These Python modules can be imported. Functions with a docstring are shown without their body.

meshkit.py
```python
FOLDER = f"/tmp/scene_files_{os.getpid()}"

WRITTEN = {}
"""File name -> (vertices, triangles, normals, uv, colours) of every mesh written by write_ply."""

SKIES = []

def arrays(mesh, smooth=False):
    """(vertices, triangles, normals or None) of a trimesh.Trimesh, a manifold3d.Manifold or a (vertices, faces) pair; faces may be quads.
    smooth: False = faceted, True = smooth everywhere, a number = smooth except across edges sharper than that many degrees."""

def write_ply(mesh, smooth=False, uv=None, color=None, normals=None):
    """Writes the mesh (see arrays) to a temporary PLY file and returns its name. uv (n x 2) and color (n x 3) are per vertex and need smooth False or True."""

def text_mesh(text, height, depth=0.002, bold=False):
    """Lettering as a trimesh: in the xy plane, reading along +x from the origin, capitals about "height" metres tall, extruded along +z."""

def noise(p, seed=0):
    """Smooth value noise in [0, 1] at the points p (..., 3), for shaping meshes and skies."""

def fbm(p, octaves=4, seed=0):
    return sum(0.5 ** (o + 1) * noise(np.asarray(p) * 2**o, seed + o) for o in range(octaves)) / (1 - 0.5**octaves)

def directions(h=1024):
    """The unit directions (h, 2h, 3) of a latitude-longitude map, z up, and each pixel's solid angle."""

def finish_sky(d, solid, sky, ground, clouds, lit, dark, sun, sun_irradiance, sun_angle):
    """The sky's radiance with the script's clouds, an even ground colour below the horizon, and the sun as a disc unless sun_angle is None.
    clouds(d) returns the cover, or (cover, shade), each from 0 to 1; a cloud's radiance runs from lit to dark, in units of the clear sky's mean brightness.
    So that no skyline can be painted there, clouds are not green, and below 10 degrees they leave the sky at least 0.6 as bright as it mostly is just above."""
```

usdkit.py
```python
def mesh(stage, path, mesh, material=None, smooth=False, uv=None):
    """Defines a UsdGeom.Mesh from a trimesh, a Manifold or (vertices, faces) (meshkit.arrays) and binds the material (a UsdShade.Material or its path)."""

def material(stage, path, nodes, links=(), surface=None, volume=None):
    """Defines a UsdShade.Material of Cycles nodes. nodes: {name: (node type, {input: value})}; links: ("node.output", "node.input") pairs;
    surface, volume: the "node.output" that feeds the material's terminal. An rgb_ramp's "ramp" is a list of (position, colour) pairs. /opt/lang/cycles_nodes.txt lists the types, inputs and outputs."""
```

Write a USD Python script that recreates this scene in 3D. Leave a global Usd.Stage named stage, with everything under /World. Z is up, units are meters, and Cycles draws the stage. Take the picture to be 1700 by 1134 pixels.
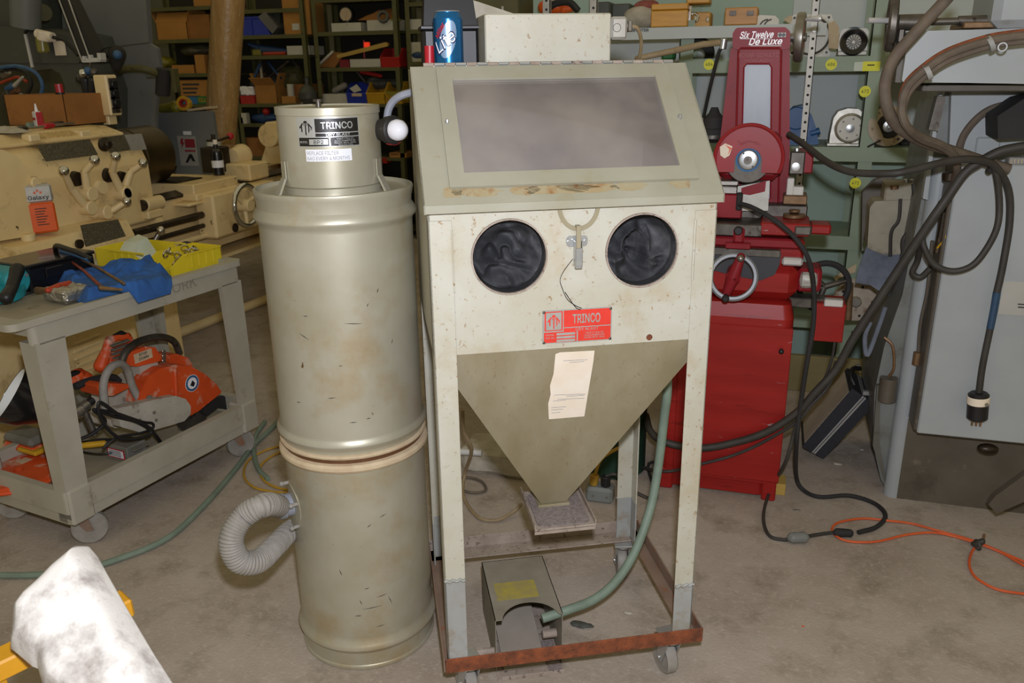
import math, random
import numpy as np, trimesh, shapely
from shapely.geometry import Polygon, Point
from pxr import Usd, UsdGeom, UsdLux, UsdShade, Gf, Sdf, Vt
import usdkit, meshkit

random.seed(7); RNG = np.random.default_rng(7)
stage = Usd.Stage.CreateInMemory()
UsdGeom.SetStageUpAxis(stage, 'Z')
UsdGeom.Xform.Define(stage, '/World')

# ---------------------------------------------------------------- camera, flash, ambient light, exposure
CAM_H, PITCH, ROLL, FPX, HEAD = 1.5154, .322, -.0153, 1368.4, .30      # metres, radians, focal length in pixels of the 1700-wide frame
FLASH, AMBIENT, EXPOSURE = 4200.0, .11, 0.0
C = np.array([0, 0, CAM_H])
FWD = np.array([-math.sin(HEAD)*math.cos(PITCH), math.cos(HEAD)*math.cos(PITCH), -math.sin(PITCH)])
_r0 = np.array([math.cos(HEAD), math.sin(HEAD), 0]); _u0 = np.cross(_r0, FWD)
RT = math.cos(ROLL)*_r0 + math.sin(ROLL)*_u0
UP = -math.sin(ROLL)*_r0 + math.cos(ROLL)*_u0
cam = UsdGeom.Camera.Define(stage, '/World/camera')
cam.CreateHorizontalApertureAttr(36.0); cam.CreateVerticalApertureAttr(36.0*1134/1700)
cam.CreateFocalLengthAttr(36.0*FPX/1700); cam.CreateFStopAttr(8.0); cam.CreateFocusDistanceAttr(1.9)
cam.CreateExposureAttr(EXPOSURE); cam.CreateClippingRangeAttr((.05, 200.0))
m4 = np.eye(4); m4[0, :3], m4[1, :3], m4[2, :3], m4[3, :3] = RT, UP, -FWD, C
UsdGeom.Xformable(cam).AddTransformOp().Set(Gf.Matrix4d(*m4.ravel().tolist()))
fl = UsdLux.SphereLight.Define(stage, '/World/camera_flash')           # the speedlight above the lens
fl.CreateRadiusAttr(.03); fl.CreateIntensityAttr(FLASH); fl.CreateColorAttr(Gf.Vec3f(.98, 1.0, 1.12))
UsdGeom.Xformable(fl).AddTranslateOp().Set(Gf.Vec3d(*(C + .15*UP + .03*RT - .03*FWD)))
dome = UsdLux.DomeLight.Define(stage, '/World/shop_ambient')           # weak warm light of the shop's lamps
dome.CreateIntensityAttr(AMBIENT); dome.CreateColorAttr(Gf.Vec3f(1, .84, .50))

# ---------------------------------------------------------------- pixel -> place
def ray(px, py): return (px-850)/FPX*RT - (py-567)/FPX*UP + FWD
def on(px, py, ax, v):
    d = ray(px, py); return C + (v-C[ax])/d[ax]*d
def PY(px, py, y): return on(px, py, 1, y)
def PX(px, py, x): return on(px, py, 0, x)
def PZ(px, py, z=0.): return on(px, py, 2, z)
def PD(px, py, d): return C + d*ray(px, py)
def rz(a): return np.array([[math.cos(a), -math.sin(a), 0], [math.sin(a), math.cos(a), 0], [0, 0, 1]])
class Frame:
    def __init__(s, loc, yaw): s.o, s.R = np.array(loc, float), rz(yaw); s.loc, s.yaw = s.o, yaw
    def on(s, px, py, ax, v):
        o = s.R.T@(C-s.o); d = s.R.T@ray(px, py); return o + (v-o[ax])/d[ax]*d
    def w(s, p): return np.asarray(p)@s.R.T + s.o
    def loc_of(s, p): return (np.asarray(p)-s.o)@s.R

# ---------------------------------------------------------------- meshes
TM = trimesh.Trimesh
def J(*ms):
    ms = [m for q in ms for m in (q if isinstance(q, (list, tuple)) else [q]) if m is not None]
    return trimesh.util.concatenate(ms) if len(ms) > 1 else ms[0]
def hull(p): return trimesh.convex.convex_hull(np.asarray(p, float))
def box(lo, hi, ch=.002):
    lo, hi = np.minimum(lo, hi).astype(float), np.maximum(lo, hi).astype(float)
    c = min(ch, *(.45*(hi-lo)))
    if c < 2e-4:
        return trimesh.creation.box(bounds=[lo, hi])
    pts = []
    for i in (0, 1):
        for j in (0, 1):
            for k in (0, 1):
                p = np.array([(lo, hi)[i][0], (lo, hi)[j][1], (lo, hi)[k][2]]); s = np.array([1-2*i, 1-2*j, 1-2*k])*c
                for a in range(3):
                    q = p + s; q[a] = p[a]; pts.append(q)
    return hull(pts)
def boxP(x0, y0, x1, y1, Y, d, ch=.002):
    """axis-aligned box whose front face (world y=Y) covers the pixel rectangle, d deep"""
    xm, ym = (x0+x1)/2, (y0+y1)/2
    a, b = PY(x0, ym, Y)[0], PY(x1, ym, Y)[0]; z0, z1 = PY(xm, y1, Y)[2], PY(xm, y0, Y)[2]
    return box((a, Y, z0), (b, Y+d, z1), ch)
def orient(m, o, x, y, z):
    T = np.eye(4); T[:3, 0], T[:3, 1], T[:3, 2], T[:3, 3] = x, y, z, o
    m = m.copy(); m.apply_transform(T); return m
def axes(d, up=(0, 0, 1)):
    d = np.asarray(d, float); d = d/np.linalg.norm(d); up = np.asarray(up, float)
    if abs(d@up) > .98: up = np.array([0, 1., 0])
    x = np.cross(up, d); x /= np.linalg.norm(x); return x, np.cross(d, x), d
def rev(prof, o=(0, 0, 0), d=(0, 0, 1), n=32, caps=True):
    """lathe: prof = [(radius, height)...] about axis d through o"""
    prof = [(max(r, 0), h) for r, h in prof]
    if caps:
        if prof[0][0] > 1e-6: prof = [(0, prof[0][1])] + prof
        if prof[-1][0] > 1e-6: prof = prof + [(0, prof[-1][1])]
    p = np.array(prof); k = len(p); th = np.arange(n)*2*np.pi/n
    v = np.stack([p[:, None, 0]*np.cos(th), p[:, None, 0]*np.sin(th), np.broadcast_to(p[:, None, 1], (k, n))], -1).reshape(-1, 3)
    f = []
    for i in range(k-1):
        a = i*n+np.arange(n); b = i*n+(np.arange(n)+1) % n
        if p[i, 0] > 1e-6: f.append(np.stack([a, b, b+n], 1))
        if p[i+1, 0] > 1e-6: f.append(np.stack([a, b+n, a+n], 1))
    m = TM(v, np.vstack(f), process=False); m.merge_vertices(); m.remove_unreferenced_vertices()
    x, y, z = axes(d); return orient(m, np.asarray(o, float), x, y, z)
def cyl(p0, p1, r, r1=None, n=20, ch=.0):
    p0, p1 = np.asarray(p0, float), np.asarray(p1, float); L = np.linalg.norm(p1-p0); r1 = r if r1 is None else r1
    c = min(ch, L*.3, r*.5)
    prof = [(r-c, 0), (r, c), (r1, L-c), (r1-c, L)] if c > 0 else [(r, 0), (r1, L)]
    return rev(prof, p0, p1-p0, n)
def ball(c, r, n=2, s=(1, 1, 1)):
    m = trimesh.creation.icosphere(n, r); m.apply_scale(s); m.apply_translation(c); return m
def spline(P, n=8, closed=False):
    P = np.asarray(P, float); k = len(P); out = []
    g = (lambda i: P[i % k]) if closed else (lambda i: P[i] if 0 <= i < k else (2*P[0]-P[1] if i < 0 else 2*P[-1]-P[-2]))
    for i in range(k if closed else k-1):
        a, b, c, d = g(i-1), g(i), g(i+1), g(i+2)
        for t in np.arange(n)/n:
            out.append(.5*(2*b+(c-a)*t+(2*a-5*b+4*c-d)*t*t+(3*b-a-3*c+d)*t**3))
    if not closed: out.append(P[-1])
    return np.array(out)
def tube(P, r, n=10, sm=8, closed=False, fr=None):
    P = spline(P, sm, closed) if sm else np.asarray(P, float)
    k = len(P); T = np.gradient(P, axis=0)
    if closed: T = np.roll(P, -1, 0)-np.roll(P, 1, 0)
    T /= np.linalg.norm(T, axis=1, keepdims=True)+1e-12
    a = np.cross(T[0], [0, 0, 1.] if abs(T[0][2]) < .9 else [1., 0, 0]); A = []
    for t in T:
        a = a-(a@t)*t; a /= np.linalg.norm(a)+1e-12; A.append(a)
    A = np.array(A); B = np.cross(T, A); th = np.arange(n)*2*np.pi/n
    R = np.broadcast_to(np.asarray(r, float) if fr is None else fr(np.linspace(0, 1, k)), (k,))
    v = (P[:, None]+R[:, None, None]*(np.cos(th)[None, :, None]*A[:, None]+np.sin(th)[None, :, None]*B[:, None])).reshape(-1, 3)
    f = []
    for i in range(k if closed else k-1):
        p = i*n+np.arange(n); q = i*n+(np.arange(n)+1) % n; o = ((i+1) % k)*n-i*n
        f += [np.stack([p, q, q+o], 1), np.stack([p, q+o, p+o], 1)]
    f = np.vstack(f)
    if not closed:
        v = np.vstack([v, P[:1], P[-1:]]); i0, i1 = k*n, k*n+1; s = np.arange(n); e = (s+1) % n
        f = np.vstack([f, np.stack([np.full(n, i0), e, s], 1), np.stack([np.full(n, i1), s+(k-1)*n, e+(k-1)*n], 1)])
    return TM(v, f, process=False)
def tubeP(pp, r, n=10, sm=8): return tube([PY(*p) for p in pp], r, n, sm)
def ext(poly, d):
    ps = [poly] if isinstance(poly, Polygon) else list(poly.geoms)
    return J([trimesh.creation.extrude_polygon(p, d, engine='earcut') for p in ps])
def prism(poly, d, o=(0, 0, 0), x=(1, 0, 0), y=(0, 0, 1)):
    """extrude a 2-D polygon (list or shapely) in the plane (x, y) at o by d along x cross y"""
    if not hasattr(poly, 'geom_type'): poly = Polygon(poly)
    x, y = np.asarray(x, float), np.asarray(y, float)
    m = ext(poly.buffer(0), abs(d)); z = np.cross(x, y)
    if d < 0: m.apply_translation((0, 0, d))
    return orient(m, np.asarray(o, float), x, y, z)
def rnd(poly, r, q=4):
    p = poly if hasattr(poly, 'geom_type') else Polygon(poly)
    return p.buffer(-r).buffer(r, quad_segs=q)
def prismP(pix, Y, d, r=0, holes=(), ch=0):
    """outline in pixels on the plane y=Y, d metres deep (away from the camera)"""
    q = Polygon([(p[0], p[2]) for p in (PY(a, b, Y) for a, b in pix)])
    if r: q = rnd(q, r)
    for h in holes: q = q.difference(Polygon([(p[0], p[2]) for p in (PY(a, b, Y) for a, b in h)]))
    return prism(q, -d, (0, Y, 0))
def prismX(pix, X, d, r=0):
    """outline in pixels on the plane x=X, d metres deep towards -x"""
    q = Polygon([(p[1], p[2]) for p in (PX(a, b, X) for a, b in pix)])
    if r: q = rnd(q, r)
    return prism(q, -d, (X, 0, 0), (0, 1, 0), (0, 0, 1))
def ring(c, d, ro, ri, h, n=32):
    c, d = np.asarray(c, float), np.asarray(d, float); d = d/np.linalg.norm(d)
    p = [(ri, -h/2), (ro, -h/2), (ro, h/2), (ri, h/2), (ri, -h/2)]
    return rev(p, c, d, n, caps=False)
def torus(c, d, R, r, n=40, m=10):
    th = np.linspace(0, 2*np.pi, m+1); return rev([(R+r*math.cos(t), r*math.sin(t)) for t in th], c, d, n, caps=False)
def circ(x, y, r, n=40): return Point(x, y).buffer(r, quad_segs=n//4)
def grid(fn, nu, nv, th=0.0):
    """surface fn(u, v) on [0,1]^2, given a thickness th along its normals"""
    U, V = np.meshgrid(np.linspace(0, 1, nu), np.linspace(0, 1, nv), indexing='ij')
    v = fn(U, V).reshape(-1, 3); i, j = np.meshgrid(np.arange(nu-1), np.arange(nv-1), indexing='ij')
    a = (i*nv+j).ravel(); f = np.vstack([np.stack([a, a+nv, a+nv+1], 1), np.stack([a, a+nv+1, a+1], 1)])
    m = TM(v, f, process=False)
    if not th: return m
    w = v-m.vertex_normals*th; k = len(v)
    e = np.concatenate([np.arange(nv-1), (nu-1)*nv+np.arange(nv-1)[::-1]+1, np.arange(nu-1)[::-1]*nv+nv, np.arange(nu-1)*nv+nv-1])
    e2 = np.concatenate([np.arange(nv-1)+1, (nu-1)*nv+np.arange(nv-1)[::-1], np.arange(nu-1)[::-1]*nv, np.arange(nu-1)*nv+nv-1+nv])
    side = np.vstack([np.stack([e, e2, e2+k], 1), np.stack([e, e2+k, e+k], 1)])
    return TM(np.vstack([v, w]), np.vstack([f, f[:, ::-1]+k, side]), process=False)
def text(s, h, o, x, y, width=None, depth=.0006, bold=True, shear=0, center=True):
    m = meshkit.text_mesh(s, h, depth, bold); v = np.array(m.vertices)
    w = np.ptp(v[:, 0]); v[:, 0] -= v[:, 0].min()
    if width: v[:, 0] *= width/w; w = width
    if center: v[:, 0] -= w/2
    v[:, 0] += shear*v[:, 1]; x, y = np.asarray(x, float), np.asarray(y, float)
    return orient(TM(v, m.faces, process=False), np.asarray(o, float), x, y, np.cross(x, y))
def rough_up(m, amp, sc, seed=0, sub=0):
    for _ in range(sub): m = m.subdivide()
    n = np.array(m.vertex_normals); v = np.array(m.vertices)
    return TM(v+n*((meshkit.fbm(v*sc, 3, seed)-.5)*2*amp)[:, None], m.faces, process=False)
def turn(m, o, axis, ang):
    m = m.copy(); m.apply_transform(trimesh.transformations.rotation_matrix(ang, axis, o)); return m
def link(pts, rs):
    """smooth chain: hull of consecutive spheres"""
    return J([hull(np.vstack([ball(a, ra, 1).vertices, ball(b, rb, 1).vertices])) for a, ra, b, rb in zip(pts[:-1], rs[:-1], pts[1:], rs[1:])])

# ---------------------------------------------------------------- materials
def lin(h):
    if not isinstance(h, str): return tuple(h)
    c = [int(h[i:i+2], 16)/255 for i in (0, 2, 4)]
    return tuple(x/12.92 if x <= .04045 else ((x+.055)/1.055)**2.4 for x in c)
MATS = {}
def mat(name, c, c2=None, s=5, rough=.5, metal=0., dirt=None, ds=25, dt=.6, dw=.06, bump=0., bs=80, spec=.5, stretch=None, emit=0, det=5, dirt2=None, ds2=4, dt2=.6, dw2=.1, coat=0, rv=0):
    c = lin(c); c2 = lin(c2) if c2 else tuple(x*.8 for x in c)
    n = {'g': ('geometry', {}), 'p': ('principled_bsdf', dict(roughness=rough, metallic=metal, specular_ior_level=spec, coat_weight=coat)),
         'n1': ('noise_texture', dict(scale=s, detail=det, roughness=.6)), 'r1': ('rgb_ramp', {'ramp': [(.32, c), (.68, c2)]})}
    L = [('n1.fac', 'r1.fac')]; src = 'g.position'
    if stretch:
        n['mp'] = ('mapping', {'scale': stretch}); L.append(('g.position', 'mp.vector')); src = 'mp.vector'
    L.append((src, 'n1.vector')); out = 'r1.color'
    for k, (d, sc, t, w) in enumerate(((dirt, ds, dt, dw), (dirt2, ds2, dt2, dw2))):
        if d:
            n[f'd{k}'] = ('noise_texture', dict(scale=sc, detail=7, roughness=.65)); n[f'q{k}'] = ('rgb_ramp', {'ramp': [(t, (0, 0, 0)), (min(t+w, 1), (1, 1, 1))]})
            n[f'x{k}'] = ('mix_color', {'b': lin(d)})
            L += [(src, f'd{k}.vector'), (f'd{k}.fac', f'q{k}.fac'), (out, f'x{k}.a'), (f'q{k}.color', f'x{k}.fac')]; out = f'x{k}.result'
    L.append((out, 'p.base_color'))
    if rv:
        n['rr'] = ('map_range', dict(from_min=.3, from_max=.7, to_min=rough-rv, to_max=rough+rv, clamp=True)); L += [('n1.fac', 'rr.value'), ('rr.result', 'p.roughness')]
    if bump:
        n['bn'] = ('noise_texture', dict(scale=bs, detail=3)); n['b'] = ('bump', dict(strength=bump, distance=.004)); L += [('g.position', 'bn.vector'), ('bn.fac', 'b.height'), ('b.normal', 'p.normal')]
    if emit:
        n['p'][1].update(emission_strength=emit, emission_color=c)
    MATS[name] = usdkit.material(stage, '/World/Looks/'+name, n, L, surface='p.BSDF'); return MATS[name]

# ---------------------------------------------------------------- things and parts
USED = {}
GROUPS = {'carton_tray': 'white shallow cartons on the dark shelving', 'cardboard_box': 'cardboard boxes around the workshop shelving', 'plastic_bin': 'plastic parts bins on the dark shelving', 'steel_shelving': 'dark green steel shelving bays',
          'metal_rod': 'rods in the shelf clutter', 'wooden_box': 'wooden boxes on the grey shelf', 'looped_hose': 'hoses looped at the left edge', 'steel_bar': 'steel bars on the lower cart shelf', 'screwdriver': 'screwdrivers on the lathe top', 'white_scrap': 'white scraps on the floor', 'coiled_cable': 'yellow-brown cords behind the drum', 'thin_cord': 'thin cords by the red cabinet', 'product_box': 'small product boxes on the dark shelving', 'plastic_bag': 'crumpled bags on the dark shelving', 'storage_bin': 'yellow storage bins on the cart'}
def nm(parent, name):
    k = USED.get((parent, name), 0); USED[(parent, name)] = k+1
    return name if k == 0 else f'{name}_{k:03d}'
class T:
    def __init__(s, name, label, cat, loc=(0, 0, 0), yaw=0., group=None, kind=None, frame=None):
        if frame: loc, yaw = frame.loc, frame.yaw
        s.path = '/World/'+nm('/World', name); x = UsdGeom.Xform.Define(stage, s.path); s.f = Frame(loc, yaw)
        x.AddTranslateOp().Set(Gf.Vec3d(*map(float, loc)))
        x.AddRotateZOp().Set(math.degrees(yaw))
        s.prim = x.GetPrim(); tag(s.prim, label, cat, group, kind)
    def p(s, name, mesh, m, smooth=30, label=None, under=None, local=False, kind=None):
        """adds a part (or, under another part, a sub-part); meshes are in world space unless local"""
        base = under or s.path; path = base+'/'+nm(base, name)
        if not local:
            mesh = mesh.copy() if not isinstance(mesh, tuple) else TM(*mesh, process=False); mesh.vertices = s.f.loc_of(mesh.vertices)
        pr = usdkit.mesh(stage, path, mesh, MATS[m] if isinstance(m, str) else m, smooth).GetPrim()
        if label: pr.SetCustomDataByKey('label', label)
        if kind: pr.SetCustomDataByKey('kind', kind)
        return path
def tag(pr, label=None, cat=None, group=None, kind=None):
    group = group or GROUPS.get(pr.GetName().rstrip('0123456789').rstrip('_')) if cat else group
    for k, v in (('label', label), ('category', cat), ('group', group), ('kind', kind)):
        if v: pr.SetCustomDataByKey(k, v)
def O(name, label, cat, mesh, m, smooth=30, group=None, kind=None):
    """a thing of one mesh"""
    path = '/World/'+nm('/World', name); pr = usdkit.mesh(stage, path, mesh, MATS[m] if isinstance(m, str) else m, smooth).GetPrim()
    tag(pr, label, cat, group, kind); return path
def base_of(m): b = m.bounds; return np.array([(b[0][0]+b[1][0])/2, (b[0][1]+b[1][1])/2, b[0][2]])

M = mat
M('cabinet_paint', 'b9b8aa', 'aeaa97', s=7, rough=.42, dirt='8f7250', ds=85, dt=.60, dw=.10, dirt2='a8946e', ds2=6, dt2=.54, dw2=.3, spec=.5)
M('hopper_paint', '9a927a', '897f62', s=9, rough=.42, dirt='7c6a4c', ds=130, dt=.60, dw=.12, stretch=(1, 1, .25), spec=.5)
M('lid_paint', '9b9988', '908d78', s=6, rough=.45, dirt='8d7a50', ds=45, dt=.66, dw=.07, dirt2='90845f', ds2=6, dt2=.58, dw2=.25)
M('rust_stain', '98855f', '9b9377', s=22, rough=.6, dirt='8a6238', ds=30, dt=.52, dw=.16)
M('rust', '8f4d2b', '5c3421', s=32, rough=.85, dirt='47291c', ds=50, dt=.58, dw=.1, bump=.5, bs=250)
M('dusty_steel', 'a3978a', '8c7d70', s=20, rough=.8, dirt='6a5d54', ds=60, dt=.58)
M('drum_paint', 'b4b19f', 'a7a28b', s=6, rough=.40, metal=.35, dirt='6a5238', ds=26, dt=.70, dw=.02, dirt2='a08759', ds2=5, dt2=.52, dw2=.32)
M('gasket', 'c9b898', 'b6a183', s=20, rough=.8)
M('brown_band', '7a5a40', '6a4a32', s=12, rough=.45, metal=.5)
M('grey_weld_paint', '9ea1a0', '8f9088', s=9, rough=.5, dirt='86765c', ds=14, dt=.52, dw=.2)
M('hose_grey', '96928a', '827e76', s=25, rough=.65)
M('pvc_grey', '8f939c', '858993', rough=.5)
M('rubber_black', '36373a', '28292b', s=14, rough=.75, dirt='646465', ds=9, dt=.5, dw=.3, spec=.35)
M('black', '1c1c1e', '141415', rough=.45)
M('black_rough', '2c2b2a', '222120', rough=.8)
M('plate_black', '1e1c1a', '1a1816', rough=.35)
M('plate_silver', 'cfd3d4', 'c2c6c8', rough=.3, metal=.7)
M('plate_white', 'e6e8ec', 'dcdee4', rough=.4)
M('plate_red', 'd5372b', 'c8301f', s=30, rough=.5)
M('plate_grey', 'a9a8a0', '99978e', s=40, rough=.5, metal=.3)
M('ink', '3a3a3a', '303030', rough=.8)
M('ink_grey', '8c9096', '9a9ea2', s=60, rough=.7)
M('paper', 'efe6d6', 'e6d8c0', s=12, rough=.85)
M('zinc', 'c5c8c8', 'b5b8b8', s=30, rough=.35, metal=.8)
M('steel', 'a8a59e', '8e8a82', s=20, rough=.35, metal=.85)
M('steel_dark', '6f6a62', '4f4a44', s=16, rough=.45, metal=.7, dirt='3a332b', ds=20, dt=.58)
M('chrome', 'dedede', 'd2d2d2', rough=.08, metal=1.)
M('galvanised', 'b9b7ae', 'aaa89f', s=30, rough=.5, metal=.4)
M('green_hose', '7d8f7e', '6b7a6c', s=12, rough=.6)
M('can_blue', '2f7fc0', '2468a8', s=8, rough=.22, metal=.75)
M('can_white', 'f0f0f2', 'e6e6ea', rough=.35)
M('can_red', 'b3202c', 'a81a28', rough=.4)
M('can_silver', '9fbcdc', '8eacd0', rough=.3, metal=.5)
M('can_navy', '142a5c', '10224e', rough=.35)
M('grit', '8f8580', '6f6460', s=120, rough=.9, dirt='e8e0d8', ds=160, dt=.68, dw=.02)
M('yellow_stain', 'a4953f', '8d8458', s=30, rough=.8)
M('dust_plate', '9a9184', '8c8376', s=9, rough=.75)
M('pedal_steel', '8d8879', '7c7668', s=12, rough=.6, dirt='565148', ds=24, dt=.64)
M('concrete', 'b0a597', '978a7b', s=2.2, rough=.85, dirt='6e624e', ds=6, dt=.50, dw=.34, dirt2='b5aa9b', ds2=55, dt2=.52, dw2=.25, bump=.35, bs=120, det=12)
# ================================================================ THE SETTING
def setting(name, mesh, m, label, parts=()):
    O(name, label, None, mesh, m, kind='structure')
setting('floor', box((-9, -1.5, -.06), (7, 9.2, 0), 0), 'concrete', 'dirty worn brown grey concrete workshop floor')
M('wall_dark', '6a6a58', '5c5c4c', s=3, rough=.9)
M('wall_ochre', '8c8058', '7a6e48', s=4, rough=.9)
setting('wall_back', box((-9, 9.0, 0), (7, 9.2, 4.2), 0), 'wall_dark', 'dim back wall of the workshop behind the shelving')
setting('wall_left', box((-9.2, 1.0, 0), (-9, 9.2, 4.2), 0), 'wall_dark', 'dim left wall of the workshop')
setting('wall_right', box((4.0, 4.62, 0), (4.2, 9.0, 4.2), 0), 'wall_ochre', 'right wall of the workshop beyond the machines')
setting('baseboard_back', box((-1.6, 4.46, 0), (3.2, 4.52, .26), .004), 'wall_ochre', 'ochre kick board at the foot of the wall behind the green shelving')

# ================================================================ BLASTING CABINET
CF = Frame((-.6427, 1.5191, 0), .4606)
cab = T('blasting_cabinet', 'grey sandblasting cabinet with sloped window and two round glove holes on a wheeled stand', 'sandblasting cabinet', frame=CF)
W, D, ZF, RH, ZB, ZL, ZT, YT, YL = .61, .50, .169, .040, .937, 1.258, 1.518, .246, -.018
def cp(name, mesh, m, **k): return cab.p(name, mesh, m, local=True, **k)
def YL_(px, py, y=0.): return CF.on(px, py, 1, y)
hl, hr = YL_(845.5, 426.5), YL_(1065.5, 415.6)
GR = .0785
front = Polygon([(0, ZB), (W, ZB), (W, ZL-.004), (0, ZL-.004)])
for h in (hl, hr): front = front.difference(circ(h[0], h[2], GR))
side = [(0, ZB), (0, ZL-.01), (YT, ZT-.012), (D, ZT-.012), (D, ZB)]
body = J(prism(front, -.004, (0, 0, 0)), prism(side, .004, (0, 0, 0), (0, 1, 0)), prism(side, .004, (W-.004, 0, 0), (0, 1, 0)),
         box((.004, D-.004, ZB), (W-.004, D, ZT-.012), 0), box((0, YT, ZT-.012), (W, D, ZT-.006), .001))
cp('cabinet_body', body, 'cabinet_paint')
# hopper: a four-sided funnel below the chamber
zh = YL_(919, 834, .215)[2]; xh = YL_(919, 834, .215)[0]
b = [(xh-.034, .215), (xh+.034, .215), (xh+.034, .285), (xh-.034, .285)]; t = [(.001, .001), (W-.001, .001), (W-.001, D-.001), (.001, D-.001)]
v = np.array([(*q, ZB) for q in t]+[(*q, zh) for q in b]); inn = v.copy(); inn[:, 0] += np.where(v[:, 0] > xh, -.003, .003); inn[:, 1] += np.where(v[:, 1] > .25, -.003, .003)
f = []
for i in range(4):
    k = (i+1) % 4; f += [(i, i+4, k+4), (i, k+4, k), (8+i, 8+k+4, 8+i+4), (8+i, 8+k, 8+k+4), (i, k, 8+k), (i, 8+k, 8+i), (i+4, 8+i+4, 8+k+4), (i+4, 8+k+4, k+4)]
hop = cp('hopper', TM(np.vstack([v, inn]), f, process=False), 'hopper_paint', smooth=False)
# legs of angle iron, each with its grey welded extension at the foot
def angle(x, y, sx, sy, w, th, z0, z1):
    return J(box((x, y, z0), (x+sx*w, y+sy*th, z1), .001), box((x, y, z0), (x+sx*th, y+sy*w, z1), .001))
zpl, zpr = YL_(708, 368, -.004)[2], YL_(1190, 348, -.004)[2]
for (x, sx, y, sy, top, zw) in ((0, 1, -.0042, 1, zpl, .385), (W, -1, -.0042, 1, zpr, .30), (0, 1, D-.006, -1, ZB+.1, .27), (W, -1, D-.006, -1, ZB+.1, .27)):
    lg = cp('leg', angle(x, y, sx, sy, .048, .004, zw, top), 'cabinet_paint')
    cp('leg_extension', angle(x+.004*sx*0, y, sx, sy, .0475, .0042, ZF-RH+.004, zw), 'grey_weld_paint' , under=lg, label='grey repainted welded-on foot of the leg')
    wv = np.array([(x+sx*a, y-.002*sy, zw+.003*math.sin(a*400)) for a in np.linspace(0, .048, 9)])
    cp('weld_bead', tube(wv, .0035, 6, 2), 'grey_weld_paint', under=lg)
for zz, xx in ((zpl, .047), (zpr, W-.047)):
    cp('weld_bead', tube([(xx+(.0 if xx < .3 else 0), -.003, zz-.02-.0*k) if k == 0 else (xx, -.003, zz-.05*k) for k in range(4)], .003, 6, 3), 'cabinet_paint')
# lid: sloped frame with the window door
ev = np.array([0, YT-YL, ZT-ZL]); LV = np.linalg.norm(ev); ev /= LV; nv = np.array([0, -ev[2], ev[1]]); O0 = np.array([0, YL, ZL])
def S(px, py, k=0.):
    o = CF.R.T@(C-CF.o); d = CF.R.T@ray(px, py); q = o+((O0+k*nv-o)@nv)/(d@nv)*d; return q[0], (q-O0)@ev
def rect(tl, tr, br, bl, k=0.):
    a, b_, c, d = (S(*q, k) for q in (tl, tr, br, bl)); return (a[0]+d[0])/2, (c[1]+d[1])/2, (b_[0]+c[0])/2, (a[1]+b_[1])/2
dx0, dv0, dx1, dv1 = rect((723, 111), (1107, 107), (1161, 296), (747, 310), .008)
gx0, gv0, gx1, gv1 = rect((750, 129), (1087, 126), (1130, 275), (771, 286), .008)
lp = Polygon([(-.0075, 0), (W+.0075, 0), (W+.0055, LV), (-.0055, LV)])
hole = shapely.box(gx0-.006, gv0-.006, gx1+.006, gv1+.006)
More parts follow.
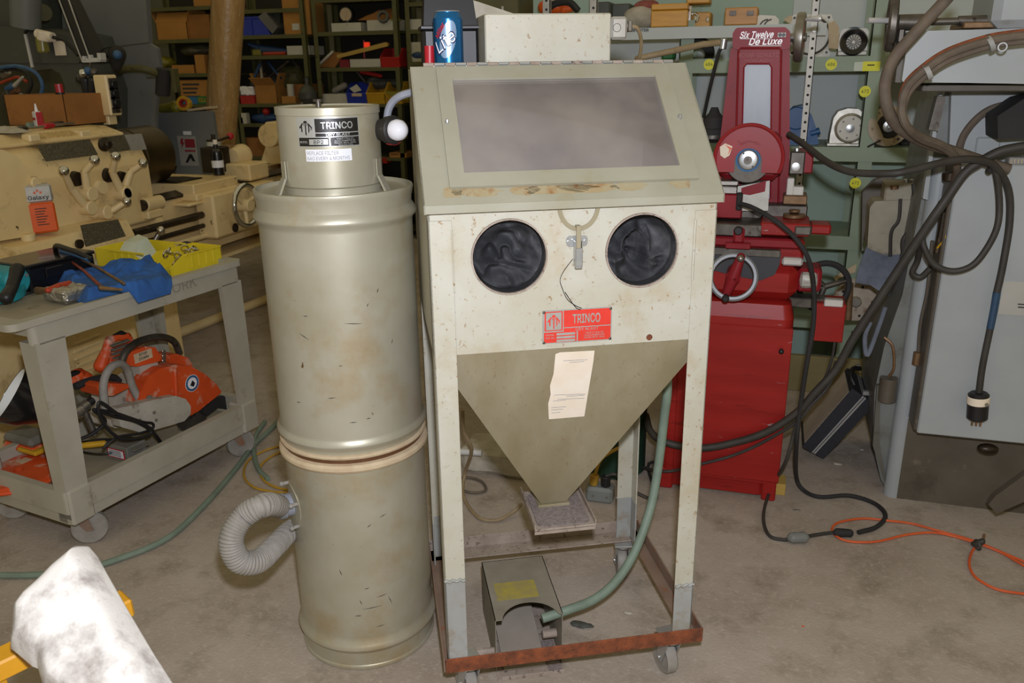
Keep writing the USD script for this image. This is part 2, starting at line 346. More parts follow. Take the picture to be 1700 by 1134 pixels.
lid = cp('lid', J(prism(lp.difference(hole), -.003, O0, (1, 0, 0), ev), box((-.0075, YL, ZL-.018), (W+.0075, YL+.003, ZL), .001),
       prism([(YL, ZL-.018), (YL, ZL), (YT, ZT), (YT, ZT-.02)], .0025, (-.0075, 0, 0), (0, 1, 0)),
       prism([(YL, ZL-.018), (YL, ZL), (YT, ZT), (YT, ZT-.02)], .0025, (W+.005, 0, 0), (0, 1, 0)),
       box((-.0055, YT-.001, ZT-.003), (W+.0055, YT+.02, ZT), .001)), 'lid_paint')
wf = cp('window_door', J(prism(shapely.box(dx0, dv0, dx1, dv1).difference(shapely.box(gx0, gv0, gx1, gv1)), .007, O0+.001*nv, (1, 0, 0), ev)), 'lid_paint', under=lid)
n = {'g': ('geometry', {}), 'nz': ('noise_texture', dict(scale=6, detail=5, distortion=.15)), 'r': ('rgb_ramp', {'ramp': [(.36, (.44, .44, .44)), (.64, (.27, .27, .27))]}),
     'dc': ('rgb_ramp', {'ramp': [(.38, lin('a69d97')), (.62, lin('968c8e'))]}), 'df': ('principled_bsdf', dict(roughness=.6, base_color=lin('9a8f88'))),
     'tr': ('transparent_bsdf', {}), 'm1': ('mix_closure', {}), 'gl': ('glossy_bsdf', dict(roughness=.12)), 'fr': ('fresnel', dict(IOR=1.45)), 'm2': ('mix_closure', {})}
MATS['dusty_glass'] = usdkit.material(stage, '/World/Looks/dusty_glass', n, [('g.position', 'nz.vector'), ('nz.fac', 'r.fac'), ('nz.fac', 'dc.fac'), ('dc.color', 'df.base_color'),
     ('r.color', 'm1.fac'), ('tr.BSDF', 'm1.closure1'), ('df.BSDF', 'm1.closure2'), ('fr.fac', 'm2.fac'), ('m1.closure', 'm2.closure1'), ('gl.BSDF', 'm2.closure2')], surface='m2.closure')
cp('window_pane', prism(shapely.box(gx0-.004, gv0-.004, gx1+.004, gv1+.004), -.003, O0+.003*nv, (1, 0, 0), ev), 'dusty_glass', under=lid, label='dusty scratched glass pane')
for px, py in ((742, 203), (1128, 195)):
    x, vv = S(px, py, .008); o = O0+x*np.array([1, 0, 0])+vv*ev
    cp('thumb_screw', J(cyl(o+.006*nv, o+.014*nv, .006, .003, 12), box(o+.012*nv-(.003, .006, .005), o+.012*nv+(.003, .006, .005), .002)), 'zinc', under=lid)
x, vv = S(985, 322, .0)
# rust run under the window door: flat stain on the sheet
rs = np.random.default_rng(3)
for cx_, wx_ in ((.27, .075), (.33, .06), (.10, .05), (.53, .022), (.42, .035), (.20, .03), (.05, .02)):
    th = np.linspace(0, 2*np.pi, 40, endpoint=False); rr = .55+.9*np.array([meshkit.fbm(np.array([math.cos(a)*2.6+cx_*29, math.sin(a)*2.6, 3.]), 4) for a in th])
    st_ = Polygon([(cx_+wx_*math.cos(a)*r_, .030+.013*math.sin(a)*r_) for a, r_ in zip(th, rr)])
    cp('rust_stain', prism(st_, .0004, O0, (1, 0, 0), ev), 'rust_stain', under=lid, label='rusty patch on the lid')
# piano hinge
hx0, hx1 = YL_(698, 103, YT)[0]+.006, YL_(1121, 101, YT)[0]-.004
hg = cp('hinge', box((hx0, YT+.003, ZT), (hx1, YT+.028, ZT+.0012), 0), 'steel')
for k in range(24):
    a0 = hx0+(hx1-hx0)*k/24; a1 = hx0+(hx1-hx0)*(k+1)/24-.0012
    cp('hinge_knuckle', cyl((a0, YT+.004, ZT+.0035), (a1, YT+.004, ZT+.0035), .0042, n=10), 'zinc' if k % 2 else 'dusty_steel', under=hg)
# glove ports
for h, sd in ((hl, 1), (hr, 2)):
    g = cp('glove_port', ring((h[0], .012, h[2]), (0, 1, 0), GR+.0015, GR-.002, .034, 48), 'dusty_steel')
    cp('cuff', rev([(GR-.003, .0), (GR-.003, .055), (GR-.008, .08)], (h[0], .0, h[2]), (0, 1, 0), 48, caps=False), 'rubber_black', under=g)
    def gl(U, V, h=h, sd=sd):
        a = V*2*np.pi; r = U*(GR-.004); X = r*np.cos(a); Z = r*np.sin(a)
        fold = np.abs(meshkit.fbm(np.stack([X*17+sd*5, Z*15, X*0+sd], -1), 2, sd)-.5)*2+.5*np.abs(meshkit.noise(np.stack([X*40+Z*12, Z*34+sd, X*0+sd], -1), sd+3)-.5)
        yy = .075-.045*U**3+.11*(fold-.3)*(1-U**4)
        yy -= .028*np.clip((-Z-.022-.2*X)/.006, 0, 1)*(1-U**6)
        return np.stack([h[0]+X, yy, h[2]+Z], -1)
    cp('glove', grid(gl, 30, 80), 'rubber_black', under=g, label='crumpled black rubber glove sleeve', smooth=40)
# latch
lx = YL_(961, 385, -.004); rr0 = .052
arc = [(lx[0]+.045*math.cos(a), 1.243+.052*math.sin(a)) for a in np.linspace(math.pi, 2*math.pi, 24)]
arcin = [(lx[0]+.036*math.cos(a), 1.243+.043*math.sin(a)) for a in np.linspace(2*math.pi, math.pi, 24)]
cp('latch_plate', prism(arc+arcin, .003, (0, -.0, 0)), 'hopper_paint', label='half-round strike plate under the lid')
lb = YL_(959, 400, -.004)
la = cp('latch', J(prism(rnd(shapely.box(lb[0]-.024, lb[2]-.012, lb[0]+.022, lb[2]+.011), .008), .0025, (0, 0, 0)),
    *[cyl((lb[0]+d_, -.0025, lb[2]-.002), (lb[0]+d_, -.005, lb[2]-.002), .004, n=12) for d_ in (-.018, .017)]), 'zinc')
cp('hook', J(box((lb[0]-.006, -.018, lb[2]-.022), (lb[0]+.004, -.014, lb[2]+.034), .0008), box((lb[0]-.006, -.017, lb[2]+.030), (lb[0]+.004, -.002, lb[2]+.034), .0008)), 'hopper_paint', under=la)
cp('lever', J(box((lb[0]-.008, -.022, lb[2]-.052), (lb[0]+.006, -.019, lb[2]-.012), .001), box((lb[0]-.0085, -.022, lb[2]-.055), (lb[0]+.0065, -.012, lb[2]-.048), .001), box((lb[0]-.009, -.021, lb[2]-.05), (lb[0]-.007, -.006, lb[2]+.002), .0005), box((lb[0]+.005, -.021, lb[2]-.05), (lb[0]+.007, -.006, lb[2]+.002), .0005)), 'zinc', under=la)
wire = [YL_(px, py, -.006) for px, py in ((951, 430), (936, 450), (930, 465), (934, 480), (942, 497), (955, 507), (966, 512))]
cp('wire', J(tube(wire, .0007, 5, 6), tube([YL_(px, py, -.006) for px, py in ((938, 485), (950, 503), (958, 512), (964, 514))], .0007, 5, 6)), 'black', under=la)
# red maker's plate
def nameplate(tl, br, y, mate):
    a, b_ = YL_(*tl, y), YL_(*br, y); return a[0], b_[2], b_[0], a[2]
x0, x1 = (YL_(900, 517)[0]+YL_(901, 572)[0])/2, (YL_(1016, 508)[0]+YL_(1014.5, 563)[0])/2
z1, z0 = (YL_(900, 517)[2]+YL_(1016, 508)[2])/2, (YL_(901, 572)[2]+YL_(1014.5, 563)[2])/2
pw, ph = x1-x0, z1-z0
npl = cp('nameplate', box((x0, -.0012, z0), (x1, 0, z1), .0004), 'plate_grey', label='red and grey riveted maker\'s plate')
def pr(u0, v0, u1, v1, m, k=1):   # u, v in plate fractions, v from the top
    return cp('plate_panel', box((x0+u0*pw, -.0012-.0003*k, z1-v1*ph), (x0+u1*pw, -.0012, z1-v0*ph), 0), m, under=npl)
pr(.305, .03, .985, .53, 'plate_red'); pr(.305, .56, .985, .66, 'plate_red'); pr(.02, .66, .49, .97, 'plate_red'); pr(.51, .66, .985, .97, 'plate_red')
pr(.03, .04, .29, .62, 'plate_red'); pr(.05, .07, .27, .59, 'plate_grey', 2)
def pt(s, u, v, h, w, m='plate_grey', k=2, name='lettering', **kw):
    cp(name, text(s, h*ph, (x0+u*pw, -.0012-.0003*k, z1-v*ph), (1, 0, 0), (0, 0, 1), width=w*pw, depth=.0004, **kw), m, under=npl, smooth=False)
pt('TRINCO', .63, .42, .26, .40); pt('DRY BLAST', .64, .65, .075, .33, bold=False)
pt('TRINITY TOOL CO.', .75, .76, .05, .27, bold=False); pt('34600 COMMERCE RD.', .75, .83, .05, .30, bold=False); pt('FRASER, MICH. 48026', .75, .90, .05, .30, bold=False)
pt('MODEL', .11, .76, .05, .12, bold=False); pt('SER. No.', .11, .85, .05, .14, bold=False)
for v0 in (.69, .79, .89): pr(.20, v0, .47, v0+.07, 'plate_grey', 2)
def emblem(ox, oz, w, h, add, m):
    """three slanted T-shapes under a pointed arch, as on the maker's plate"""
    Pg = lambda pts: Polygon([(ox+a*w, oz+b_*h) for a, b_ in pts])
    sh = [Pg([(.04, .52), (.30, .80), (.33, .72), (.10, .44)]), Pg([(.18, .62), (.26, .70), (.26, .22), (.18, .28)]),
          Pg([(.36, .80), (.42, .90), (.58, .90), (.64, .80), (.64, .62), (.60, .62), (.60, .78), (.40, .78), (.40, .62), (.36, .62)]), Pg([(.46, .80), (.54, .80), (.54, .04), (.46, .10)]),
          Pg([(.68, .80), (.76, .72), (.76, .22), (.90, .34), (.90, .42), (.76, .34), (.68, .16)]), Pg([(.76, .72), (.96, .50), (.90, .46), (.76, .60)]),
          Point(ox+.88*w, oz+.42*h).buffer(.06*w).difference(Point(ox+.88*w, oz+.42*h).buffer(.035*w))]
    return shapely.union_all([s.buffer(0) for s in sh])
cp('emblem', prism(emblem(x0+.06*pw, z1-.59*ph, .20*pw, .50*ph, None, None), .0004, (0, -.0018, 0)), 'plate_red', under=npl, smooth=False)
for u, v_ in ((.02, .05), (.98, .05), (.02, .96), (.98, .96)):
    cp('rivet', ball((x0+u*pw, -.0015, z1-v_*ph), .0032, 1, (1, .5, 1)), 'steel_dark', under=npl)
bp = YL_(1078, 560)
cp('rivet', ball((bp[0], 0, bp[2]), .007, 2, (1, .4, 1)), 'rust')
# torn instruction sheet on the hopper
hn = np.cross((1, 0, 0), v[4]-v[0]); hn /= np.linalg.norm(hn); hn = hn if hn[1] < 0 else -hn
def HS(px, py, k=.0006):
    o = CF.R.T@(C-CF.o); d = CF.R.T@ray(px, py); p0 = v[0]+k*hn; return o+((p0-o)@hn)/(d@hn)*d
pp = [(922, 588), (930, 585), (987, 582), (985, 600), (975, 660), (970, 691), (935, 694), (911, 696), (910, 670), (914, 655), (913, 640), (919, 620)]
hy = np.cross(hn, (1, 0, 0)); hy = hy if hy[2] > 0 else -hy
o0 = HS(945, 640); to2 = lambda q: ((q-o0)[0], (q-o0)@hy)
sheet = cp('instruction_sheet', prism([to2(HS(*q)) for q in pp], .0005, o0, (1, 0, 0), hy), 'paper', label='torn yellowed paper sheet glued to the hopper')
for py, xa, xb in ((598, 935, 975), (601, 945, 970), (655, 920, 972), (657, 940, 970), (662, 925, 970), (665, 918, 940), (676, 915, 940), (680, 915, 935), (685, 915, 930)):
    a, b_ = to2(HS(xa, py+1)), to2(HS(xb, py-1)); cp('print_line', prism(Polygon([(a[0], a[1]), (b_[0], b_[1]), (b_[0], b_[1]+.0012), (a[0], a[1]+.0012)]), .0003, o0+.0005*hn, (1, 0, 0), hy), 'ink_grey', under=sheet, smooth=False)
# catch tray under the hopper
tc = [YL_(px, py, y_) for px, py, y_ in ((886, 880, .10), (988, 871, .10))]; tz = zh-.012
q = [CF.on(px, py, 2, tz) for px, py in ((886, 882), (988, 872), (963, 812), (864, 812))]
tx0, tx1, ty0, ty1 = (q[0][0]+q[3][0])/2, (q[1][0]+q[2][0])/2, (q[0][1]+q[1][1])/2, (q[2][1]+q[3][1])/2
tr = cp('catch_tray', J(box((tx0, ty0, tz-.004), (tx1, ty1, tz), .001), box((tx0, ty0, tz-.004), (tx0+.003, ty1, tz+.016), .001), box((tx1-.003, ty0, tz-.004), (tx1, ty1, tz+.016), .001), box((tx0, ty0, tz-.012), (tx1, ty0+.003, tz+.003), .001)), 'dusty_steel')
cp('blast_grit', rough_up(prism(rnd(shapely.box(tx0+.012, ty0+.012, tx1-.012, ty1-.02), .02), .004, (0, 0, tz), (1, 0, 0), (0, 1, 0)), .0015, 60, 2, 3), 'grit', under=tr, kind='stuff', label='grey spent blast grit lying in the tray')
cp('slide_gate', box((xh-.042, .208, tz), (xh+.042, .292, tz+.010), .001), 'hopper_paint')
M('dusty_rust', '86705f', '75604f', s=14, rough=.85, dirt='8e5430', ds=22, dt=.58, dw=.1)
# wheeled base of rusty angle iron
bf = cp('base_frame', J(box((-.007, -.0085, ZF-RH), (W+.032, -.0045, ZF), .001), box((-.007, -.0045, ZF-RH), (W+.032, .034, ZF-RH+.004), .001)), 'rust', label='rusty angle-iron base')
cp('rail', J(box((-.030, D+.026, ZF-RH), (W+.032, D+.03, ZF), .001), box((-.030, D-.03, ZF-RH), (W+.032, D+.026, ZF-RH+.004), .001)), 'dusty_steel', under=bf)
cp('rail', J(box((-.012, -.004, ZF-RH), (-.008, D+.026, ZF), .001), box((-.008, -.004, ZF-RH), (.026, D+.026, ZF-RH+.004), .001)), 'dusty_rust', under=bf)
cp('rail', J(box((W+.028, -.004, ZF-RH), (W+.032, D+.026, ZF), .001), box((W-.006, -.004, ZF-RH), (W+.028, D+.026, ZF-RH+.004), .001)), 'dusty_rust', under=bf)
def caster(Tn, x, y, zt_, yaw, rw, ww, mw='hose_grey', mb='zinc', under=None, name='caster', local=True):
    R = rz(yaw); o = np.array([x, y, 0]); q = lambda m_: orient(m_, o, R[:, 0], R[:, 1], R[:, 2])
    trail = .022
    br = J(box((-.035, -.028, zt_-.004), (.035, .028, zt_), .001), cyl((0, 0, zt_-.018), (0, 0, zt_-.004), .024, n=20),
           *[prism([(-.02, zt_-.016), (.02, zt_-.016), (trail+.012, rw-.008), (trail-.012, rw-.008)], .003, (0, s*(ww/2+.004)+.0015, 0)) for s in (-1, 1)],
           cyl((trail, -ww/2-.008, rw), (trail, ww/2+.008, rw), .006, n=12))
    c_ = Tn.p(name, q(br), mb, local=local, under=under)
    Tn.p('wheel', q(rev([(rw*.45, -ww/2), (rw*.7, -ww/2+.002), (rw-.004, -ww/2), (rw, -ww/2+.005), (rw, ww/2-.005), (rw-.004, ww/2), (rw*.7, ww/2-.002), (rw*.45, ww/2)], (trail, 0, rw), (0, 1, 0), 32)), mw, local=local, under=c_)
for x, y, a in ((W-.035, .035, math.pi*.55), (.055, .035, math.pi*.6), (W-.03, D-.02, math.pi*.45), (.03, D-.02, math.pi*.5)):
    caster(cab, x, y, ZF-RH-.0005, a, .045, .03)
# light box on the roof with its junction box
lxa, lxb = YL_(806, 99, YT+.045)[0], YL_(1013.5, 98, YT+.045)[0]; lz = YL_(910, 22, YT+.045)[2]
lbx = cp('light_box', box((lxa, YT+.045, ZT-.006), (lxb, YT+.20, lz), .003), 'cabinet_paint')
ja, jb = YL_(1014, 66, YT+.06), YL_(1043, 27, YT+.06)
jn = cp('junction_box', box((ja[0], YT+.06, ja[2]), (jb[0], YT+.12, jb[2]), .006), 'galvanised', under=lbx)
jc = YL_(1023, 46, YT+.06)
cp('knockout', torus((jc[0]+.002, YT+.06, jc[2]), (0, 1, 0), .009, .0006, 24, 6), 'steel_dark', under=lbx)
cp('cable_clamp', J(cyl((jb[0], YT+.09, ja[2]+.03), (jb[0]+.018, YT+.09, ja[2]+.03), .010, n=14), box((jb[0]+.006, YT+.078, ja[2]+.018), (jb[0]+.016, YT+.102, ja[2]+.043), .002)), 'steel', under=lbx)
a = CF.loc_of(PY(1046, 47, CF.w((jb[0]+.015, YT+.09, 0))[1]))
M('cable_tan', '9c8a6c', '8a7858', s=20, rough=.6)
cp('power_cable', tube([(jb[0]+.012, YT+.09, ja[2]+.03), (jb[0]+.035, YT+.10, ja[2]+.026), (jb[0]+.055, YT+.13, ja[2]+.0), (jb[0]+.066, YT+.17, ZT+.02), (jb[0]+.068, YT+.21, ZT-.006), (jb[0]+.05, D+.02, ZT-.1)], .0045, 8, 8), 'cable_tan', under=lbx)
# blast hose from the chamber down to the pedal
GH = [YL_(1108, 640, .30), YL_(1103, 690, .32), YL_(1092, 780, .33), YL_(1078, 850, .30), YL_(1052, 920, .25), YL_(1020, 968, .20), YL_(985, 996, .17), YL_(945, 1012, .15), YL_(900, 1027, .14)]
O('blast_hose', 'thick grey-green rubber hose curving from under the hopper down to the foot pedal', 'hose', TM(*(lambda m_: (CF.w(m_.vertices), m_.faces))(tube([GH[0]+(0.0, .03, .16)]+GH, .0125, 12, 8)), process=False), 'green_hose')

# ================================================================ FOOT PEDAL
fp = T('foot_pedal', 'boxy grey metal foot pedal with arched opening standing on the floor inside the stand', 'foot pedal', frame=CF)
def fpp(n_, m_, k, **kw): return fp.p(n_, m_, k, local=True, **kw)
fr_ = CF.on(938, 1117, 2, 0.); px1, py0 = fr_[0], fr_[1]+.03
hz = CF.on(939, 1017, 1, py0)[2]; px0 = CF.on(822, 1035, 1, py0)[0]; py1 = CF.on(896, 923, 2, hz)[1]
hood = Polygon([(px0, 0.004), (px1, 0.004), (px1, hz), (px0, hz)]).difference(shapely.union_all([circ((px0+px1)/2, hz*.42, (px1-px0)*.40), shapely.box((px0+px1)/2-(px1-px0)*.40, -.1, (px0+px1)/2+(px1-px0)*.40, hz*.42)]))
# folded hood: top sheet whose front edge is cut in an arc, two sides
top = shapely.box(px0, py0, px1, py1).difference(Point((px0+px1)/2+.004, py0-.012).buffer((px1-px0)*.42, quad_segs=16))
fpp('housing', J(prism(top, .002, (0, 0, hz-.002), (1, 0, 0), (0, 1, 0)), prism([(py0, 0.003), (py1, 0.003), (py1, hz), (py0, hz)], .002, (px0, 0, 0), (0, 1, 0)), prism([(py0, 0.003), (py1, 0.003), (py1, hz), (py0, hz)], .002, (px1-.002, 0, 0), (0, 1, 0)), box((px0, py1-.002, .003), (px1, py1, hz), 0)), 'pedal_steel')
fpp('base_plate', J(box((px0, py0-.03, 0), (px1, py1, .003), .001), box((px0+.01, py0-.032, 0), (px1, py0-.029, .012), .001)), 'dusty_steel')
tl = turn(box((px0+.02, py0-.005, 0), (px1-.045, py1-.03, .003), .001), (px0, py1-.03, 0), (1, 0, 0), .19); tl.apply_translation((0, 0, .026+.0))
tl.apply_translation((0, 0, max(0, .006-tl.bounds[0][2]) if tl.bounds[0][2] < .006 else 0))
fpp('treadle', tl, 'dust_plate')
fpp('fitting', cyl((px1-.04, py0+.07, .05), (px1-.002, py0+.07, .05), .012, n=12), 'dusty_steel'); fpp('fitting', J(cyl((px0-.045, py0+.03, .05), (px0, py0+.03, .05), .009, n=12), cyl((px0-.05, py0+.03, .05), (px0-.03, py0+.03, .05), .013, n=6)), 'dusty_steel')
fpp('yellow_stencil', box(np.append(CF.on(826, 998, 2, hz)[:2], hz), np.append(CF.on(886, 962, 2, hz)[:2], hz+.0004), 0), 'yellow_stain', label='worn patch of yellow paint')
fpp('blast_grit', rough_up(box((px1-.04, py0-.02, .003), (px1-.006, py0+.10, .006), 0), .002, 70, 5, 4), 'grit', kind='stuff')

# ================================================================ DRINK CAN on the roof
cb = YL_(746, 99.5, YT+.055)[0]; cy_ = YT+.062
can = T('drink_can', 'blue aluminium beer can with white and red script on the cabinet roof', 'drink can', CF.w((cb, cy_, ZT-.006)), CF.yaw)
Rc = .033
can.p('can_body', rev([(.024, 0), (.026, .001), (.031, .008), (Rc, .014), (Rc, .104), (.031, .108), (.0275, .117), (.0265, .118), (.0268, .1215), (.0255, .1215), (.0245, .117), (0, .116)], n=48), 'can_blue', local=True, smooth=40)
can.p('rim', torus((0, 0, .1205), (0, 0, 1), .0263, .0012, 40, 8), 'zinc', local=True)
can.p('pull_tab', prism(rnd(shapely.box(-.006, -.012, .006, .012), .005), .001, (0, 0, .117), (1, 0, 0), (0, 1, 0)), 'zinc', local=True)
def wrap(m_, r, a0=0.):
    """bend a mesh lying in the xz-plane (facing -y) round a vertical cylinder; its x is arc length, -y is height above the surface"""
    v_ = np.array(m_.vertices); th = a0+v_[:, 0]/r; rr_ = r-v_[:, 1]
    return TM(np.stack([rr_*np.sin(th), -rr_*np.cos(th), v_[:, 2]], 1), m_.faces, process=False)
def flat(poly, h=.0004, y=0., sub=.004):
    m_ = prism(poly, h, (0, y, 0)); return m_.subdivide_to_size(sub) if sub else m_
ca = -.12
ov = shapely.affinity.rotate(shapely.affinity.scale(Point(0, .062).buffer(1, quad_segs=12), .018, .040), -14)
can.p('label_print', wrap(flat(ov, .0003), Rc, ca), 'can_silver', local=True, label='tilted white oval of the printed label')
tx = text('Lite', .030, (0, -.0003, .045), (.80, 0, .60), (-.42, 0, .91), width=.056, depth=.0003); can.p('lettering', wrap(tx.subdivide_to_size(.004), Rc, ca-.05), 'can_navy', local=True, smooth=False)
tx = text('Lite', .026, (0, -.0006, .047), (.80, 0, .60), (-.42, 0, .91), width=.050, depth=.0003, bold=False); can.p('lettering', wrap(tx.subdivide_to_size(.004), Rc, ca-.05), 'can_white', local=True, smooth=False)
tx = text('Miller', .010, (-.013, -.0008, .078), (.55, 0, .84), (-.80, 0, .6), width=.034, depth=.0003); can.p('lettering', wrap(tx.subdivide_to_size(.004), Rc, ca-.02), 'can_red', local=True, smooth=False)

# ================================================================ DUST COLLECTOR
DC = Frame((-.9872, 1.7724, 0), math.atan2(.487, .874))      # local -y points at the camera
dc = T('dust_collector', 'tall khaki drum-shaped dust collector standing left of the blasting cabinet', 'dust collector', frame=DC)
def dp(n_, m_, k, **kw): return dc.p(n_, m_, k, local=True, **kw)
DR = .185
dp('upper_drum', rev([(DR-.004, .6300), (DR-.004, .634), (DR-.002, .640), (DR+.006, .650), (DR+.007, .655), (DR+.003, .664), (DR-.003, .672), (DR-.003, 1.168), (DR-.001, 1.178), (DR+.007, 1.1865), (DR+.008, 1.1935), (DR+.003, 1.204), (DR-.003, 1.212), (DR-.002, 1.228), (DR+.001, 1.240), (DR+.003, 1.249), (DR+.001, 1.253), (DR-.005, 1.2535), (DR-.009, 1.245), (DR-.012, 1.2435), (0, 1.2435)], n=96, caps=False), 'drum_paint', smooth=40)
dp('clamp_band', rev([(DR-.006, .592), (DR-.006, .632)], n=72, caps=False), 'brown_band', label='brown metal clamp band between the two drums')
dp('gasket', J(rev([(DR-.006, .630), (DR+.002, .628), (DR+.003, .624), (DR+.001, .619), (DR-.006, .618)], n=72, caps=False), rev([(DR-.006, .606), (DR+.003, .604), (DR+.007, .598), (DR+.007, .590), (DR+.002, .583), (DR-.006, .582)], n=72, caps=False)), 'gasket', label='pale felt gasket rings')
dp('lower_drum', rev([(0, .0), (DR-.006, .0), (DR-.002, .002), (DR-.001, .008), (DR-.002, .012), (DR-.004, .014), (DR-.004, .05), (DR-.002, .055), (DR+.006, .064), (DR+.007, .069), (DR+.004, .078), (DR-.003, .088), (DR-.004, .100), (DR-.004, .58), (DR-.002, .586), (DR-.006, .600)], n=96, caps=False), 'drum_paint', smooth=40)
TR_ = .117
ztop, zlip, zb0 = 1.436, 1.419, 1.262
mh = dp('motor_housing', rev([(TR_-.004, 1.2436), (TR_-.004, 1.258), (TR_, zb0), (TR_, zlip+.003)], n=80, caps=False), 'drum_paint', smooth=40)
dp('lid', rev([(TR_, zlip-.001), (TR_+.0025, zlip), (TR_+.0025, ztop-.001), (TR_+.001, ztop), (TR_-.004, ztop), (TR_-.006, ztop-.004), (0, ztop-.003)], n=80, caps=False), 'drum_paint', smooth=40)
dp('knob', J(cyl((-.02, .02, ztop-.004), (-.02, .02, ztop+.012), .006), cyl((-.02, .02, ztop+.008), (-.02, .02, ztop+.014), .012)), 'steel_dark')
for a in (-1.15, 1.08, 3.1):
    rr_ = TR_+.001; e = lambda r, da, z_: (r*math.sin(a+da), -r*math.cos(a+da), z_)
    s_ = np.array([(e(rr_+.0005, -.09, 1.318)), e(rr_+.0005, .09, 1.318), e(rr_+.0035, -.09, 1.318), e(rr_+.0035, .09, 1.318), e(rr_+.0005, -.09, 1.277), e(rr_+.0005, .09, 1.277), e(rr_+.0035, -.09, 1.277), e(rr_+.0035, .09, 1.277)])
    f_ = np.array([(e(rr_+.0005, -.09, 1.28)), e(rr_+.0005, .09, 1.28), e(rr_+.006, -.09, 1.28), e(rr_+.006, .09, 1.28), e(rr_+.018, -.09, 1.244), e(rr_+.018, .09, 1.244), e(rr_+.024, -.09, 1.244), e(rr_+.024, .09, 1.244)])
    dp('bracket', J(hull(s_), hull(f_)), 'drum_paint')
SC = []
for a_, z_, L_, t_ in ((-.25, .78, .022, .1), (-.5, .98, .014, .1), (-.55, .93, .03, -.5), (.1, .96, .045, -.12), (.45, 1.03, .012, 1.2), (.3, 1.0, .01, 1.), (-.1, .86, .01, 0), (-.75, .76, .014, .1), (.2, .72, .012, .1), (.26, .73, .01, 2.), (.0, .715, .02, .0), (.62, .9, .012, 1.2), (-.35, .30, .02, 1.9), (-.1, .21, .016, 1.9), (.05, .19, .05, .05), (.2, .22, .03, .15), (.0, .25, .014, .2), (.32, .2, .03, 1.9), (-.15, .17, .02, .05), (.15, .13, .024, .1), (.3, .45, .02, .3), (.1, .43, .014, .6)):
    d_ = np.array([math.cos(t_), math.sin(t_)])*L_/2; n_ = np.array([-d_[1], d_[0]])/L_*.0022
    SC.append(wrap(flat(Polygon([np.array([0, z_])-d_, np.array([0, z_])+n_, np.array([0, z_])+d_, np.array([0, z_])-n_]), .0003), DR-.0028 if z_ > .6 else DR-.0038, a_))
dp('paint_scratch', J(SC), 'steel_dark', kind='stuff', label='dark scratches in the drum paint', smooth=False)
# nameplate and sticker on the motor housing (arc coordinates)
na, nw, nh, nz = .0, .0, .0, 0
def hz_(py): # height on the housing front at pixel row py
    return DC.on(545, py, 1, -TR_)[2]
def hx_(px, py): return TR_*math.asin(np.clip(DC.on(px, py, 1, -TR_*.96)[0]/TR_, -1, 1))
pa, pb_, pz1, pz0 = hx_(494, 220), hx_(596, 220), hz_(195), hz_(244)
pw2, ph2 = pb_-pa, pz1-pz0
plate = dp('nameplate', wrap(flat(shapely.box(pa, pz0, pb_, pz1), .0008), TR_), 'plate_silver', label='black and silver maker\'s plate')
def dpr(u0, v0, u1, v1, m_, k=1): dp('plate_panel', wrap(flat(shapely.box(pa+u0*pw2, pz1-v1*ph2, pa+u1*pw2, pz1-v0*ph2), .0003, -.0008-.0003*(k-1)), TR_), m_, under=plate)
def dpt(s, u, v, h, w, m_='plate_silver', k=2, bold=True): dp('lettering', wrap(text(s, h*ph2, (pa+u*pw2, -.0008-.0003*(k-1), pz1-v*ph2), (1, 0, 0), (0, 0, 1), width=w*pw2, depth=.0004, bold=bold).subdivide_to_size(.004), TR_), m_, under=plate, smooth=False)
dpr(.30, .04, .985, .50, 'plate_black'); dpr(.30, .535, .985, .645, 'plate_black'); dpr(.02, .68, .50, .97, 'plate_black'); dpr(.525, .68, .985, .97, 'plate_black'); dpr(.19, .73, .485, .92, 'plate_silver', 2)
dp('emblem', wrap(flat(emblem(pa+.03*pw2, pz1-.63*ph2, .24*pw2, .58*ph2, None, None), .0004, -.0008), TR_), 'plate_black', under=plate, smooth=False)
dpt('TRINCO', .64, .38, .22, .50); dpt('DRY BLAST', .65, .63, .09, .38); dpt('MODEL', .10, .86, .07, .13, bold=False); dpt('BP2', .34, .895, .13, .15, 'plate_black', 3, False)
for i, s in enumerate(('TRINITY TOOL CO.', '34600 COMMERCE RD.', 'FRASER, MICH. 48026', '(313) 296-5900')): dpt(s, .755, .755+.07*i, .05, (.28, .34, .34, .23)[i], bold=False)
sa, sb, sz1, sz0 = hx_(508, 257), hx_(584, 257), hz_(248), hz_(268)
stk = dp('sticker', wrap(flat(shapely.box(sa, sz0, sb, sz1), .0004), TR_), 'plate_white', label='white filter reminder sticker')
for s, v_, w_ in (('REPLACE FILTER', .45, .68), ('BAG EVERY 4 MONTHS', .90, .92)):
    dp('lettering', wrap(text(s, .30*(sz1-sz0), (sa+.03*(sb-sa), -.0004, sz1-v_*(sz1-sz0)), (1, 0, 0), (0, 0, 1), width=w_*(sb-sa), depth=.0003, bold=False, center=False).subdivide_to_size(.004), TR_), 'ink_grey', under=stk, smooth=False)
